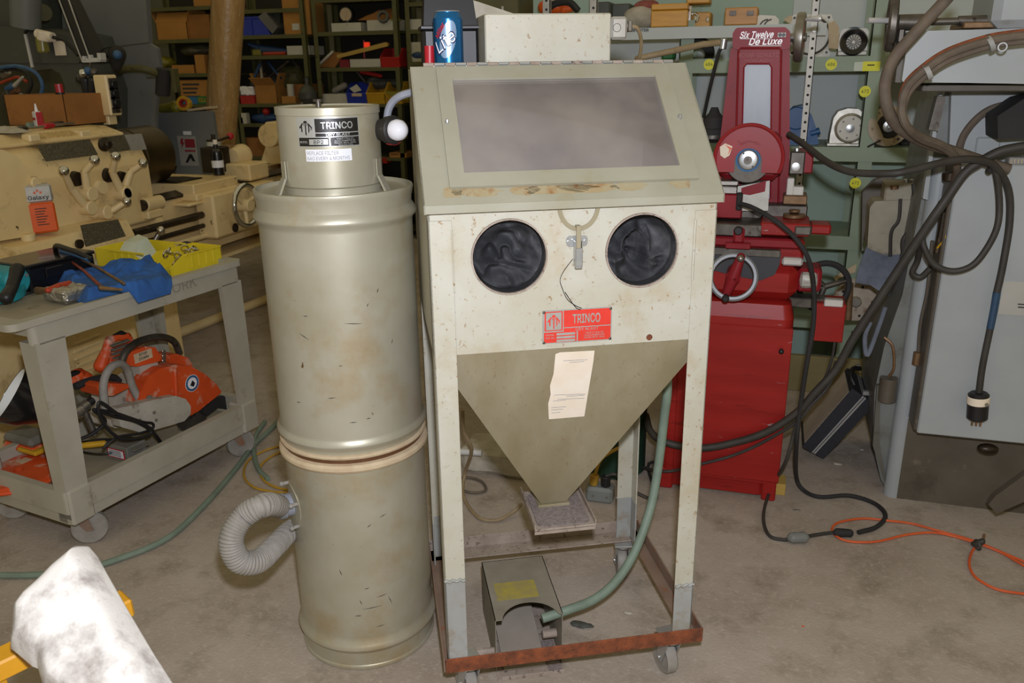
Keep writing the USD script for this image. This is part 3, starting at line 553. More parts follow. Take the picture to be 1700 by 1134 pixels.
# inlet plate, collar and the corrugated hose bending back to the cabinet
pc = DC.on(493, 832, 1, -.02); az = math.atan2(-.72, -.70)
ap = math.atan2(-1, -1.0)
def dcyl(a, z_, r): return np.array([r*math.cos(a), r*math.sin(a), z_])
A0 = math.radians(-163)      # direction of the inlet round the drum
zi = DC.on(497, 834, 1, -.05)[2]
pl = wrap(flat(shapely.affinity.scale(circ(0, zi, .062), .9, 1.0), .002), DR-.004, A0+math.pi/2)
pl_ = dp('inlet_plate', pl, 'drum_paint')
for da, dz in ((.24, .02), (.2, -.048), (-.05, .058)):
    q0, q1 = dcyl(A0+da, zi+dz, DR-.004), dcyl(A0+da, zi+dz, DR+.014); dp('bolt', J(cyl(q0, q1, .005, n=10), ball(q1, .007, 1)), 'hose_grey', under=pl_)
ci = dcyl(A0, zi, DR); dn = dcyl(A0, 0, 1)
dp('hose_collar', rev([(.026, -.006), (.030, -.005), (.030, .012), (.033, .014), (.033, .030), (.030, .032), (.029, .032)], ci, dn, 32, caps=False), 'pvc_grey')
hp = [(478, 830), (440, 838), (404, 858), (384, 895), (396, 930), (428, 932), (458, 905), (484, 880), (520, 860)]
dw = [DC.w(ci+dn*.026)]
ds = [None, 1.95, 1.93, 1.92, 1.94, 1.98, 2.08, 2.22, 2.4]
hpts = [dw[0]] + [PD(px, py, d_) for (px, py), d_ in zip(hp[1:], ds[1:])]
HS_ = spline(hpts, 40); L_ = np.r_[0, np.cumsum(np.linalg.norm(np.diff(HS_, axis=0), axis=1))]
k_ = int(L_[-1]/.0016); HS_ = np.stack([np.interp(np.linspace(0, L_[-1], k_), L_, HS_[:, i]) for i in range(3)], 1)
hm = tube(HS_, 0, 24, 0, fr=lambda t_: .0275+.0019*np.sin(2*np.pi*t_*L_[-1]/.0068))
dc.p('flexible_hose', hm, 'hose_grey', smooth=True, label='dusty grey corrugated hose')
# outlet pipe and lamp holder on the right of the housing
M('socket_black', '2b2926', '211f1d', s=12, rough=.5, dirt='5a5148', ds=10, dt=.6)
M('bulb', 'e8e8ec', 'dcdce2', rough=.15, spec=.6)
lp_ = T('lamp', 'frosted bulb in a black socket sticking out beside the dust collector top', 'lamp', PY(640, 235, 1.80))
b0, b1, b2 = PY(632, 216, 1.80), PY(655, 214, 1.785), PY(663, 216, 1.78)
dirb = (b2-b0)/np.linalg.norm(b2-b0)
lp_.p('socket', rev([(.024, 0), (.025, .004), (.025, .020), (.031, .024), (.033, .042), (.030, .044)], b0, dirb, 28), 'socket_black')
lp_.p('bulb', rev([(.014, 0), (.0225, .006), (.0245, .016), (.022, .028), (.014, .037), (.006, .040), (0, .0405)], b0+dirb*.038, dirb, 32, caps=False), 'bulb')
lp_.p('tape', grid(lambda U, V: b0+dirb*.030+U[..., None]*.013*dirb+.0335*(np.cos(4.2+V*1.1)[..., None]*axes(dirb)[0]+np.sin(4.2+V*1.1)[..., None]*axes(dirb)[1]), 3, 10, .0006), 'can_red', label='scrap of red and white tape on the rim')
lp_.p('pipe', tube([PY(642, 200, 1.83), PY(645, 182, 1.83), PY(653, 168, 1.83), PY(668, 158, 1.83), PY(690, 152, 1.85)], .009, 10, 6), 'pvc_grey')
# ================================================================ CART
KF = Frame((-2.07, 1.83, 0), -.156)
M('cart_grey', 'a9a596', '9d9989', s=6, rough=.6, dirt='7d735c', ds=9, dt=.62, dw=.15)
M('cart_top', '9a927c', '8c8470', s=9, rough=.7, dirt='5f5642', ds=12, dt=.6, dw=.15)
cart = T('utility_cart', 'grey moulded plastic two-shelf utility cart loaded with tools', 'cart', frame=KF)
def kp(n_, m_, k, **kw): return cart.p(n_, m_, k, local=True, **kw)
CL, CW, ZT1, ZT0, ZB1, ZB0 = .865, .52, .822, .735, .238, .118
sb_ = shapely.box
top_o = rnd(sb_(-CW-.02, -.075, .014, CL+.012), .03); top_i = rnd(sb_(-CW+.02, -.02, -.022, CL-.03), .02)
tt = kp('top_shelf', J(prism(top_o.difference(top_i), .022, (0, 0, ZT1-.022), (1, 0, 0), (0, 1, 0)),
    prism(rnd(sb_(-CW, -.005, 0, CL), .02).difference(top_i), ZT1-.02-ZT0, (0, 0, ZT0), (1, 0, 0), (0, 1, 0)), prism(rnd(sb_(-CW+.004, -.001, -.004, CL-.004), .02), (.80-ZT0-.028), (0, 0, ZT0+.028), (1, 0, 0), (0, 1, 0))), 'cart_grey')
kp('shelf_liner', prism(top_i.buffer(-.002), .002, (0, 0, .7995), (1, 0, 0), (0, 1, 0)), 'cart_top', under=tt)
bot_i = rnd(sb_(-CW+.025, .02, -.025, CL-.025), .02); bot_o = rnd(sb_(-CW-.004, -.006, .004, CL+.006), .02)
bt = kp('bottom_shelf', J(prism(bot_o.difference(bot_i), ZB1-ZB0-.04, (0, 0, ZB0+.04), (1, 0, 0), (0, 1, 0)), prism(rnd(bot_o.buffer(-.006), .02), .045, (0, 0, ZB0), (1, 0, 0), (0, 1, 0))), 'cart_grey')
kp('shelf_liner', prism(bot_i.buffer(-.001), .002, (0, 0, ZB0+.0445), (1, 0, 0), (0, 1, 0)), 'cart_top', under=bt)
for x, y, sx, sy in ((0, 0, -1, 1), (0, CL, -1, -1), (-CW, 0, 1, 1), (-CW, CL, 1, -1)):
    def lsec(w1, w2, th=.022): 
        return np.array([(0, 0), (w1, 0), (w1, th), (th, th), (th, w2), (0, w2)])
    a_, b_ = lsec(.075, .10), lsec(.055, .075); pz0, pz1 = ZB0+.02, ZT0+.005
    vv = np.vstack([np.c_[b_, np.full(6, pz0)], np.c_[a_, np.full(6, pz1)]]); vv[:, 0] = x+sx*(vv[:, 0]); vv[:, 1] = y+sy*vv[:, 1]
    parts = [hull(vv[[0, 1, 2, 3, 6, 7, 8, 9]]), hull(vv[[0, 3, 4, 5, 6, 9, 10, 11]])]
    kp('post', J(*parts, box((x+sx*.0-.007*(sx < 0)*-1, y, ZB0-.004), (x+sx*.07, y+sy*.085, ZB1+.004), .008)), 'cart_grey', under=None)
for x, y, a in ((-.06, .07, .9), (-.06, CL-.08, 1.2), (-CW+.06, .07, .6), (-CW+.06, CL-.08, 1.5)):
    caster(cart, x, y, ZB0+.002, a, .058, .03, 'hose_grey', 'dusty_rust')
M('scrawl', '8a8474', '807a6a', rough=.7)
wo = KF.on(300, 490, 0, .0145)
kp('marker_scrawl', text('WORK', .038, (.0006, .56, .768), (0, 1, 0), (0, 0, 1), width=.17, depth=.0004, bold=False), 'scrawl', smooth=False)
def KT(px, py, z): return KF.on(px, py, 2, z)
def kw(m_): m_ = m_.copy(); m_.vertices = KF.w(m_.vertices); return m_
ZS = .802
M('bin_yellow', 'dcc92c', 'cfba20', s=9, rough=.45, dirt='a08c1e', ds=10, dt=.66)
def bin_(name, label, x0, y0, x1, y1, z, h, m, frame, grp=None, low='y0', rail=True, content=None):
    """open plastic storage bin with a low front and a rim"""
    b = T(name, label, 'storage bin', frame=frame, group=grp); t_ = .004
    pl = lambda lo, hi: box(lo, hi, .001)
    side = [(0, 0), (1, 0), (1, 1), (.28, 1), (0, .45)]
    ax = 1 if low[0] == 'y' else 0; fl_ = low[1] == '1'
    if ax == 1:
        P_ = [((y1-(y1-y0)*u) if fl_ else (y0+(y1-y0)*u), z+h*w_) for u, w_ in side]
        sd = [prism(P_, t_, (xx, 0, 0), (0, 1, 0), (0, 0, 1)) for xx in (x0, x1-t_)]
        yb, yf = (y0, y1-t_) if fl_ else (y1-t_, y0)
        en = [pl((x0, yb, z), (x1, yb+t_, z+h)), pl((x0, yf, z), (x1, yf+t_, z+.45*h))]
    else:
        P_ = [((x1-(x1-x0)*u) if fl_ else (x0+(x1-x0)*u), z+h*w_) for u, w_ in side]
        sd = [prism(P_, t_, (0, yy, 0), (1, 0, 0), (0, 0, 1)) for yy in (y0+t_, y1)]
        xb, xf = (x0, x1-t_) if fl_ else (x1-t_, x0)
        en = [pl((xb, y0, z), (xb+t_, y1, z+h)), pl((xf, y0, z), (xf+t_, y1, z+.45*h))]
    b.p('tray', J(pl((x0, y0, z), (x1, y1, z+t_)), *sd, *en), m, local=True)
    rims = [pl((x0-.005, y0+.3*(y1-y0), z+h-.006), (x0+.002, y1, z+h)), pl((x1-.002, y0+.3*(y1-y0), z+h-.006), (x1+.005, y1, z+h))] if ax == 1 else [pl((x0+.3*(x1-x0), y0-.005, z+h-.006), (x1, y0+.002, z+h)), pl((x0+.3*(x1-x0), y1-.002, z+h-.006), (x1, y1+.005, z+h))]
    for r_ in rims: b.p('rim', r_, m, local=True)
    for k in range(4):
        if ax == 1: yy = y0+(y1-y0)*(.4+.14*k); b.p('rib', pl((x1, yy, z+.2*h), (x1+.003, yy+.006, z+h*.9)), m, local=True)
        else: xx = x0+(x1-x0)*(.4+.14*k); b.p('rib', pl((xx, y0-.003, z+.2*h), (xx+.006, y0, z+h*.9)), m, local=True)
    return b
q0, q1 = KT(294, 457, ZS), KT(387, 431, ZS); q2 = KT(264, 447, ZS)
bin_('storage_bin', 'yellow plastic bin at the right corner of the cart top holding chain and keys', -.215, .60, -.075, .855, ZS, .072, 'bin_yellow', KF, 'yellow storage bins on the cart', 'y0')
a0_, a1_ = KT(180, 450, ZS), KT(268, 430, ZS); a2_ = KT(152, 420, ZS)
bin_('storage_bin', 'yellow plastic bin behind the blue cloth holding a cloudy plastic scoop', -.50, .63, -.235, .83, ZS, .072, 'bin_yellow', KF, 'yellow storage bins on the cart', 'x1')
M('cloudy', 'c6cfbe', 'b4bda8', rough=.4)
sc_ = np.array([-.40, .74, 0])
O('plastic_scoop', 'cloudy grey-green plastic scoop lying in the yellow bin', 'scoop', kw(rough_up(hull([(sc_[0]+a*.11-.0, sc_[1]+b_*.14, ZS+.012+c_) for a, b_, c_ in ((-.5, -.5, 0), (.5, -.5, 0), (-.5, .5, 0), (.5, .4, 0), (-.3, -.2, .075), (.3, -.2, .075), (-.3, .3, .09), (.3, .2, .085))]), .004, 20, 4, 3)), 'cloudy')
ch_ = KT(310, 425, ZS+.05)
cl_ = []
for k in range(16):
    o = np.array([-.18+.07*RNG.random(), .66+.14*RNG.random(), ZS+.02+.06*RNG.random()]); cl_.append(torus(o, RNG.normal(size=3), .013, .0035, 14, 6))
O('chain', 'shiny steel chain links heaped in the right-hand yellow bin', 'chain', kw(J(cl_)), 'chrome', kind='stuff')
O('wheel_pulley', 'black rubber wheel standing between the two yellow bins', 'wheel', kw(J(rev([(.01, 0), (.034, .002), (.036, .012), (.034, .024), (.01, .026)], (-.255, .86, ZS+.038), (.4, -1, .1), 24))), 'black_rough')
M('blue_cloth', '2f62a6', '234c8a', s=9, rough=.95, dirt='182c4c', ds=10, dt=.6, dw=.15)
cpix = [(88, 457), (108, 446), (140, 440), (170, 449), (186, 452), (197, 440), (235, 436), (255, 438), (282, 455), (284, 466), (270, 481), (250, 490), (215, 484), (180, 492), (140, 503), (127, 492), (112, 480), (96, 468)]
poly = Polygon([KT(a, b_, .822)[:2] for a, b_ in cpix]).buffer(.003).intersection(sb_(-2, -2, .05, 3))
def drape(poly, zf, th=.002, step=.008):
    x0, y0, x1, y1 = poly.bounds; m_ = trimesh.creation.extrude_polygon(poly, th, engine='earcut').subdivide_to_size(step)
    v_ = np.array(m_.vertices); b_ = v_[:, 2].copy(); v_[:, 2] = 0; v_[:, 2] = zf(v_, np.array([poly.exterior.distance(Point(*q[:2])) for q in v_]))+b_
    return TM(v_, m_.faces, process=False)
def zc(v_, e):
    f_ = meshkit.fbm(v_*np.array([16, 10, 1])+3, 3, 5); r_ = np.abs(f_-.5)*2
    return np.maximum(ZS+.006+np.minimum(e/.03, 1)*(.006+.05*f_+.03*r_), np.where(v_[:, 0] > -.03, .824, 0))-np.clip(v_[:, 0]-.012, 0, 1)*1.0
O('shop_cloth', 'crumpled blue shop cloth hanging over the edge of the cart', 'cloth', kw(drape(poly, zc)), 'blue_cloth', smooth=True)
# hacksaw lying on the cloth
zh_ = ZS+.072
M('saw_red', '8e3a2c', '6c2c22', s=30, rough=.5); M('saw_bronze', '8a6c4c', '6e5438', s=30, rough=.5, metal=.4); M('saw_blue', '3c6690', '2c4c70', s=20, rough=.5)
hs = T('hacksaw', 'old hacksaw with red frame bar and blue-black handle lying on the blue cloth', 'hacksaw', KF.w(KT(160, 440, zh_)))
def kpt(px, py, dz=0.): return KF.w(KT(px, py, zh_+dz))
hs.p('frame_bar', link([kpt(111, 429), kpt(140, 450), kpt(168, 476)], [.005, .005, .006]), 'saw_red')
hs.p('back_bar', link([kpt(125, 426, .004), kpt(160, 443), kpt(206, 471, -.01)], [.005]*3), 'saw_bronze')
hs.p('blade_holder', link([kpt(168, 478), kpt(202, 481)], [.007, .004]), 'saw_bronze')
hs.p('nose_fitting', ball(kpt(168, 477), .009, 2), 'steel_dark')
hs.p('handle', tube([kpt(98, 418, .01), kpt(92, 414, .03), kpt(94, 408, .05), kpt(108, 412, .05), kpt(130, 420, .04), kpt(152, 431, .02)], .009, 10, 6), 'black')
hs.p('handle_grip', tube([kpt(102, 416, .03), kpt(125, 422, .03), kpt(148, 431, .02)], .010, 10, 6), 'saw_blue')
# black steel box, teal saw, scraper, casting
M('black_gloss', '18181a', '101012', rough=.25, coat=.4)
bb = KT(52, 485, ZS); b1_ = KT(150, 478, ZS)
bx = T('metal_box', 'glossy black metal box at the back left of the cart top', 'box', frame=KF)
bx.p('box_body', box((bb[0]-.17, bb[1]-.01, ZS), (bb[0]+.02, bb[1]+.25, ZS+.085), .006), 'black_gloss', local=True)
bx.p('lid', box((bb[0]-.174, bb[1]-.014, ZS+.085), (bb[0]+.024, bb[1]+.254, ZS+.098), .004), 'black_gloss', local=True)
bx.p('latch', box((bb[0]+.02, bb[1]+.05, ZS+.04), (bb[0]+.026, bb[1]+.16, ZS+.075), .002), 'black_gloss', local=True)
M('teal', '1f8f98', '1a7d86', s=14, rough=.5, dirt='3a6a6c', ds=12, dt=.6)
ts = KT(28, 495, ZS)
tw = T('circular_saw', 'teal circular saw with black handle at the front left of the cart top', 'power tool', frame=KF)
tx_, ty_ = ts[0]-.04, ts[1]-.015
tw.p('motor_housing', J(box((tx_-.12, ty_-.02, ZS+.01), (tx_+.02, ty_+.10, ZS+.09), .012), cyl((tx_-.10, ty_+.03, ZS+.055), (tx_+.045, ty_+.03, ZS+.055), .045, n=28, ch=.006)), 'teal', local=True)
tw.p('blade_guard', rev([(.0, 0), (.085, 0), (.09, .006), (.088, .03), (0, .032)], (tx_+.0, ty_-.03, ZS+.022), (.25, 0, 1), 36), 'teal', local=True)
tw.p('base_shoe', box((tx_-.1, ty_-.06, ZS), (tx_+.06, ty_+.1, ZS+.004), .001), 'steel', local=True)
tw.p('handle', link([np.array([tx_+.05, ty_+.03, ZS+.095]), np.array([tx_+.075, ty_-.0, ZS+.075]), np.array([tx_+.10, ty_-.035, ZS+.05]), np.array([tx_+.13, ty_-.075, ZS+.035])], [.024, .020, .019, .022]), 'black', local=True)
tw.p('trigger', link([np.array([tx_+.055, ty_-.005, ZS+.055]), np.array([tx_+.062, ty_-.02, ZS+.03])], [.010, .007]), 'black', local=True)
for q in ((tx_+.045, ty_+.06, ZS+.07), (tx_+.045, ty_+.0, ZS+.045)): tw.p('screw', cyl(q, (q[0]+.004, q[1], q[2]), .006, n=10), 'zinc', local=True)
M('red_handle', 'b23e1e', '98331a', s=10, rough=.4)
sq = KF.w(KT(98, 482, ZS+.05)); s0, s1, s2 = KF.w(KT(62, 482, ZS+.03)), KF.w(KT(80, 482, ZS+.045)), KF.w(KT(115, 470, ZS+.05))
sp_ = T('scraper', 'scraper with orange-red wooden handle lying beside the teal saw', 'scraper', s0)
sp_.p('handle', link([s1, (s1+s2)/2, s2], [.010, .013, .009]), 'red_handle'); sp_.p('ferrule', cyl(s0, s1, .012, .009, 12), 'saw_bronze')
M('foil', 'b9b6ac', '9c998e', s=40, rough=.35, metal=.8)
fo = KT(108, 500, ZS)
O('metal_casting', 'wrinkled silvery metal block near the front edge of the cart top', 'metal part', kw(rough_up(box((fo[0]-.05, fo[1]-.04, ZS+.003), (fo[0]+.06, fo[1]+.06, ZS+.05), .01), .007, 45, 3, 5)), 'foil')

# ---- on the lower shelf
ZL0 = ZB0+.048
M('saw_orange', 'd9531f', 'c2471a', s=8, rough=.5, dirt='c9a890', ds=14, dt=.54, dw=.14)
M('dusty_white', 'b3aea2', 'a29c8e', s=14, rough=.7, dirt='857c70', ds=16, dt=.6)
M('dusty_motor', '77756a', '66645a', s=18, rough=.75)
def KX(px, py, x): return KF.on(px, py, 0, x)
def prismK(pix, x, d, r=0):
    q = Polygon([tuple(KX(a, b_, x)[1:]) for a, b_ in pix]).buffer(0)
    if r: q = rnd(q, r)
    return prism(q, -d, (x, 0, 0), (0, 1, 0), (0, 0, 1))
ct = T('cutoff_saw', 'dusty orange cut-off saw with big blade guard on the lower cart shelf', 'cut-off saw', frame=KF)
def cs(n_, m_, k, **kw_): return ct.p(n_, m_, k, local=True, **kw_)
def z5(*pts): return [(a*.3351, 540+b_*.3351) for a, b_ in pts]
XG = -.13
gd = cs('blade_guard', prismK(z5((688, 395), (695, 345), (715, 290), (750, 245), (800, 212), (870, 196), (950, 205), (1020, 245), (1070, 290), (1100, 332), (985, 425), (940, 450), (870, 380), (780, 375)), XG, .07, .006), 'saw_orange')
em = [KX(*z5((952, 287))[0], XG)]
for r_, mm, k in ((.034, 'plate_white', 1), (.032, 'saw_blue', 2), (.023, 'plate_white', 3)):
    cs('sticker', prism(circ(em[0][1], em[0][2], r_), .0004*k, (XG, 0, 0), (0, 1, 0), (0, 0, 1)), mm, under=gd)
cs('sticker_mark', prism([(em[0][1]-.012, em[0][2]-.006), (em[0][1]+.002, em[0][2]+.012), (em[0][1]+.013, em[0][2]-.004), (em[0][1]+.004, em[0][2]-.016)], .0016, (XG, 0, 0), (0, 1, 0), (0, 0, 1)), 'black', under=gd)
sl = [KX(*z5(p_)[0], XG) for p_ in ((865, 225), (870, 345))]
cs('guard_rib', link([sl[0]+(.002, 0, 0), sl[1]+(.002, 0, 0)], [.008, .008]), 'saw_orange', under=gd)
kb = KX(*z5((735, 362))[0], XG); cs('knob', cyl(kb, kb+(.012, 0, 0), .013, n=8, ch=.002), 'dusty_motor', under=gd)
bc = KX(*z5((955, 430))[0], XG-.03)
cs('blade', J(cyl((XG-.035, bc[1], bc[2]), (XG-.031, bc[1], bc[2]), .085, n=40)), 'steel_dark', label='dark toothed blade')
for k in range(12):
    a = k/12*2*math.pi; cs('blade_tooth', box((XG-.036, bc[1]+.086*math.cos(a)-.004, bc[2]+.086*math.sin(a)-.004), (XG-.030, bc[1]+.086*math.cos(a)+.004, bc[2]+.086*math.sin(a)+.004), .001), 'steel')
cs('belt_guard', prismK(z5((570, 415), (660, 395), (760, 370), (870, 350), (920, 365), (945, 400), (945, 440), (915, 475), (850, 495), (760, 520), (690, 530), (600, 505)), XG+.035, .04, .012), 'dusty_white')
for p_ in ((762, 432), (772, 470), (690, 470)):
    k_ = KX(*z5(p_)[0], XG+.035); cs('bolt', cyl(k_, k_+(.005, 0, 0), .006, n=6), 'dusty_motor')
cs('engine', J(prismK(z5((560, 510), (565, 360), (660, 300), (720, 250), (800, 260), (800, 500)), XG-.07, .12, .01), prismK(z5((690, 205), (780, 180), (800, 260), (700, 290)), XG-.05, .08)), 'dusty_white')
for k in range(5):
    zz = KX(*z5((0, 300+k*26))[0], XG-.06)[2]; a_, b_ = KX(*z5((600, 350))[0], XG-.06)[1], KX(*z5((690, 350))[0], XG-.06)[1]
    cs('cooling_fin', box((XG-.075, a_, zz), (XG-.055, b_, zz+.004), .001), 'dusty_motor')
cv = cs('top_cover', prismK(z5((600, 180), (650, 130), (720, 105), (770, 110), (800, 160), (790, 180), (680, 205), (620, 200)), XG-.04, .11, .008), 'saw_orange')
cv2 = KX(*z5((715, 150))[0], XG-.04); cs('label_plate', box((XG-.04, cv2[1]-.045, cv2[2]-.018), (XG-.039, cv2[1]+.035, cv2[2]+.018), 0), 'gasket', under=cv)
for s_, dz in (('STOP', .004), ('DOWN', -.012)): cs('lettering', text(s_, .010, (XG-.0388, cv2[1]-.005, cv2[2]+dz), (0, 1, 0), (0, 0, 1), depth=.0004), 'ink', under=cv, smooth=False)
cs('side_cover', prismK(z5((475, 300), (500, 285), (640, 292), (650, 305), (560, 350), (500, 350)), XG-.02, .10, .004), 'saw_orange')
cs('rear_handle', J(link([KX(*z5(p_)[0], XG-.12) for p_ in ((500, 200), (530, 120), (540, 75), (580, 60), (630, 55), (650, 90), (640, 130), (590, 150), (530, 200))], [.026, .018, .016, .015, .015, .015, .018, .02, .026])), 'saw_orange')
cs('trigger', link([KX(*z5(p_)[0], XG-.12) for p_ in ((555, 60), (600, 42), (640, 55))], [.008, .012, .008]), 'black')
cs('front_handle', tube([KX(*z5(p_)[0], x_) for p_, x_ in (((600, 190), XG-.02), ((625, 130), XG-.03), ((690, 80), XG-.06), ((790, 58), XG-.10), ((860, 80), XG-.14), ((890, 140), XG-.16))], .014, 12, 6), 'steel_dark')
cs('front_handle', tube([KX(*z5(p_)[0], x_) for p_, x_ in (((525, 440), XG+.02), ((512, 300), XG+.02), ((540, 220), XG+.02), ((590, 190), XG+.01), ((630, 220), XG-.01), ((655, 300), XG-.02), ((690, 370), XG-.02))], .014, 12, 6), 'hose_grey', label='grey rubber-covered loop handle')
cs('spring', tube([KX(*z5((812+7*math.sin(k*1.2), 195-k*2.2))[0], XG-.06) for k in range(34)], .003, 5, 2), 'steel')
cs('orange_housing', prismK(z5((840, 190), (835, 150), (870, 140), (930, 160), (960, 205)), XG-.09, .08, .005), 'saw_orange')
cs('foot', J(prismK(z5((1000, 430), (1060, 370), (1110, 350), (1170, 400), (1160, 425), (1080, 410), (1030, 450)), XG-.01, .02)), 'black_rough')
# other things on the lower shelf
def kbox(px, py, sx, sy, sz, z=ZL0, ch=.003, yaw=0):
    o = KT(px, py, z); m_ = box((-sx/2, -sy/2, 0), (sx/2, sy/2, sz), ch); m_ = turn(m_, (0, 0, 0), (0, 0, 1), yaw); m_.apply_translation((o[0], o[1], z)); return m_
em_ = T('electric_motor', 'dusty dark grey finned electric motor on the lower cart shelf', 'motor', frame=KF)
mo = KT(140, 700, ZL0); mz = ZL0+.06; mx, my = mo[0]-.06, mo[1]+.10
em_.p('motor_body', cyl((mx, my-.07, mz), (mx+.02, my+.07, mz), .055, n=32, ch=.006), 'dusty_motor', local=True)
for k in range(18):
    a = k/18*2*math.pi; q = np.array([mx+.01+.055*math.cos(a), my, mz+.055*math.sin(a)])
    em_.p('cooling_fin', turn(box((q[0]-.006, my-.055, q[2]-.0015), (q[0]+.006, my+.055, q[2]+.0015), 0), q, (0, 1, 0), -a), 'dusty_motor', local=True)
em_.p('end_bell', cyl((mx-.002, my-.085, mz), (mx, my-.07, mz), .045, .055, 24), 'dusty_motor', local=True); em_.p('foot', box((mx-.05, my-.05, ZL0), (mx+.06, my+.05, ZL0+.01), .002), 'dusty_motor', local=True)
tv = T('hose_valve', 'nickel hose coupling with grey pipe leaning in front of the motor', 'coupling', frame=KF)
v0, v1, v2 = KX(124, 686, -.12), KX(146, 670, -.12), KX(158, 722, -.10)
tv.p('collar', J(cyl(v0, v0*.5+v1*.5, .022, n=20, ch=.003), cyl(v0*.5+v1*.5, v1, .018, n=20, ch=.003)), 'steel', local=True); tv.p('pipe', cyl(v0*.4+v1*.6, v2, .011, n=14), 'steel_dark', local=True); tv.p('knob', cyl(v1, v1+(v1-v0)*.4, .014, n=12, ch=.003), 'black', local=True)
gb = T('ballast_box', 'grey metal box with a red and white warning label on the lower cart shelf', 'box', frame=KF)
g0 = KT(213, 760, ZL0); gb.p('box_body', box((g0[0]-.07, g0[1]-.035, ZL0), (g0[0]+.045, g0[1]+.05, ZL0+.062), .003), 'dusty_motor', local=True); gb.p('bracket', box((g0[0]+.045, g0[1]-.025, ZL0+.05), (g0[0]+.075, g0[1]+.04, ZL0+.054), .001), 'dusty_motor', local=True)
lb_ = gb.p('label_print', box((g0[0]-.06, g0[1]-.0358, ZL0+.012), (g0[0]+.030, g0[1]-.035, ZL0+.048), 0), 'can_red', local=True); gb.p('label_print', box((g0[0]-.054, g0[1]-.0362, ZL0+.016), (g0[0]+.024, g0[1]-.0355, ZL0+.044), 0), 'plate_white', local=True)
for k in range(4): gb.p('print_line', box((g0[0]-.05, g0[1]-.0365, ZL0+.02+k*.006), (g0[0]+.012, g0[1]-.036, ZL0+.0225+k*.006), 0), 'ink', local=True)
ag = T('angle_sander', 'yellow and black belt sander arm lying on the lower cart shelf', 'power tool', frame=KF)
a0, a1 = KT(100, 742, ZL0+.05), KT(174, 735, ZL0+.05)
ag.p('arm', link([a0, a1], [.016, .015]), 'black_rough', local=True)
M('tool_yellow', 'd0a21f', 'b78c1a', s=14, rough=.5, dirt='6a5a30', ds=18, dt=.62)
ag.p('cover', link([a0*.6+a1*.4+(.012, -.012, .004), a1+(.01, -.012, .004)], [.012, .012]), 'tool_yellow', local=True)
ag.p('belt_loop', tube([KT(*p_, ZL0+.03) for p_ in ((130, 748), (165, 754), (195, 748), (200, 736), (188, 730), (160, 730), (135, 738))], .004, 6, 6, closed=True), 'black', local=True)
cd = T('tangled_cable', 'tangled black power cord lying over the saw on the lower cart shelf', 'cord', frame=KF)
cd.p('cord', tube([KX(px, py, x_) for px, py, x_ in ((130, 730, -.10), (150, 722, -.09), (175, 700, -.08), (155, 680, -.08), (185, 690, -.07), (225, 700, -.06), (250, 715, -.05), (240, 725, -.05), (200, 728, -.06), (170, 700, -.07), (165, 668, -.07), (200, 690, -.06), (245, 708, -.05), (258, 722, -.05), (272, 742, -.06))], .006, 8, 8), 'black', local=True)
cd.p('cord', tube([KX(px, py, x_) for px, py, x_ in ((160, 680, -.08), (190, 685, -.07), (235, 700, -.06), (253, 703, -.06), (252, 712, -.06), (230, 720, -.06), (195, 726, -.07), (170, 745, -.08))], .005, 8, 8), 'black', local=True)
od = T('disc_guard', 'flat orange disc-shaped guard with a hole at the left front of the lower cart shelf', 'guard', frame=KF)
dpix = KT(30, 778, ZL0+.03)
dk = circ(dpix[0], dpix[1], .15, 64).difference(circ(dpix[0]+.01, dpix[1]-.005, .017))
od.p('disc', prism(dk, .018, (0, 0, ZL0+.012), (1, 0, 0), (0, 1, 0)), 'saw_orange', local=True)
od.p('rim', torus((dpix[0], dpix[1], ZL0+.01), (0, 0, 1), .148, .008, 64, 8), 'saw_orange', local=True)
od.p('worn_patch', box((dpix[0]-.06, dpix[1]+.03, ZL0+.03), (dpix[0]-.02, dpix[1]+.07, ZL0+.0305), 0), 'gasket', local=True, label='pale scuffed patch of lettering')
lt = T('belt_sander', 'dusty grey and red power tool with yellow band on top of the orange disc', 'power tool', frame=KF)
l0 = KT(45, 735, ZL0+.06)
lt.p('body', rough_up(box((l0[0]-.075, l0[1]-.05, ZL0+.042), (l0[0]+.10, l0[1]+.06, ZL0+.07), .012), .002, 20, 1, 2), 'saw_orange', local=True)
lt.p('cover', box((l0[0]-.07, l0[1]-.045, ZL0+.07), (l0[0]+.09, l0[1]+.055, ZL0+.105), .012), 'dusty_motor', local=True); lt.p('band', box((l0[0]+.02, l0[1]-.054, ZL0+.05), (l0[0]+.12, l0[1]+.03, ZL0+.066), .004), 'tool_yellow', local=True)
hd = T('work_lamp', 'black clamp lamp with white reflector at the left end of the lower cart shelf', 'lamp', frame=KF)
hc = KX(15, 655, -.30); hn_ = np.array([-.42, -.62, .58]); hn_ /= np.linalg.norm(hn_)
hd.p('hood', rev([(.03, -.13), (.05, -.12), (.085, -.06), (.095, 0), (.098, .0), (.088, -.06), (.052, -.124), (.03, -.134)], hc, hn_, 40, caps=False), 'black_gloss', local=True)
M('lamp_white', 'e8ecee', 'dfe4e6', rough=.35); hd.p('reflector', rev([(0, -.075), (.03, -.07), (.06, -.045), (.084, -.012), (.094, -.001)], hc, hn_, 40, caps=False), 'lamp_white', local=True)
hd.p('socket', cyl(hc-hn_*.19, hc-hn_*.12, .03, n=20, ch=.004), 'black', local=True)
oh = T('chainsaw_handle', 'orange power tool housing lying behind the motor on the lower cart shelf', 'power tool', frame=KF)
oh.p('housing', link([KX(*z5(p_)[0], -.26) for p_ in ((340, 280), (390, 250), (420, 270))], [.03, .028, .03]), 'saw_orange', local=True); oh.p('grip', link([KX(*z5(p_)[0], -.25) for p_ in ((335, 255), (370, 240), (400, 240))], [.012, .013, .012]), 'black', local=True)
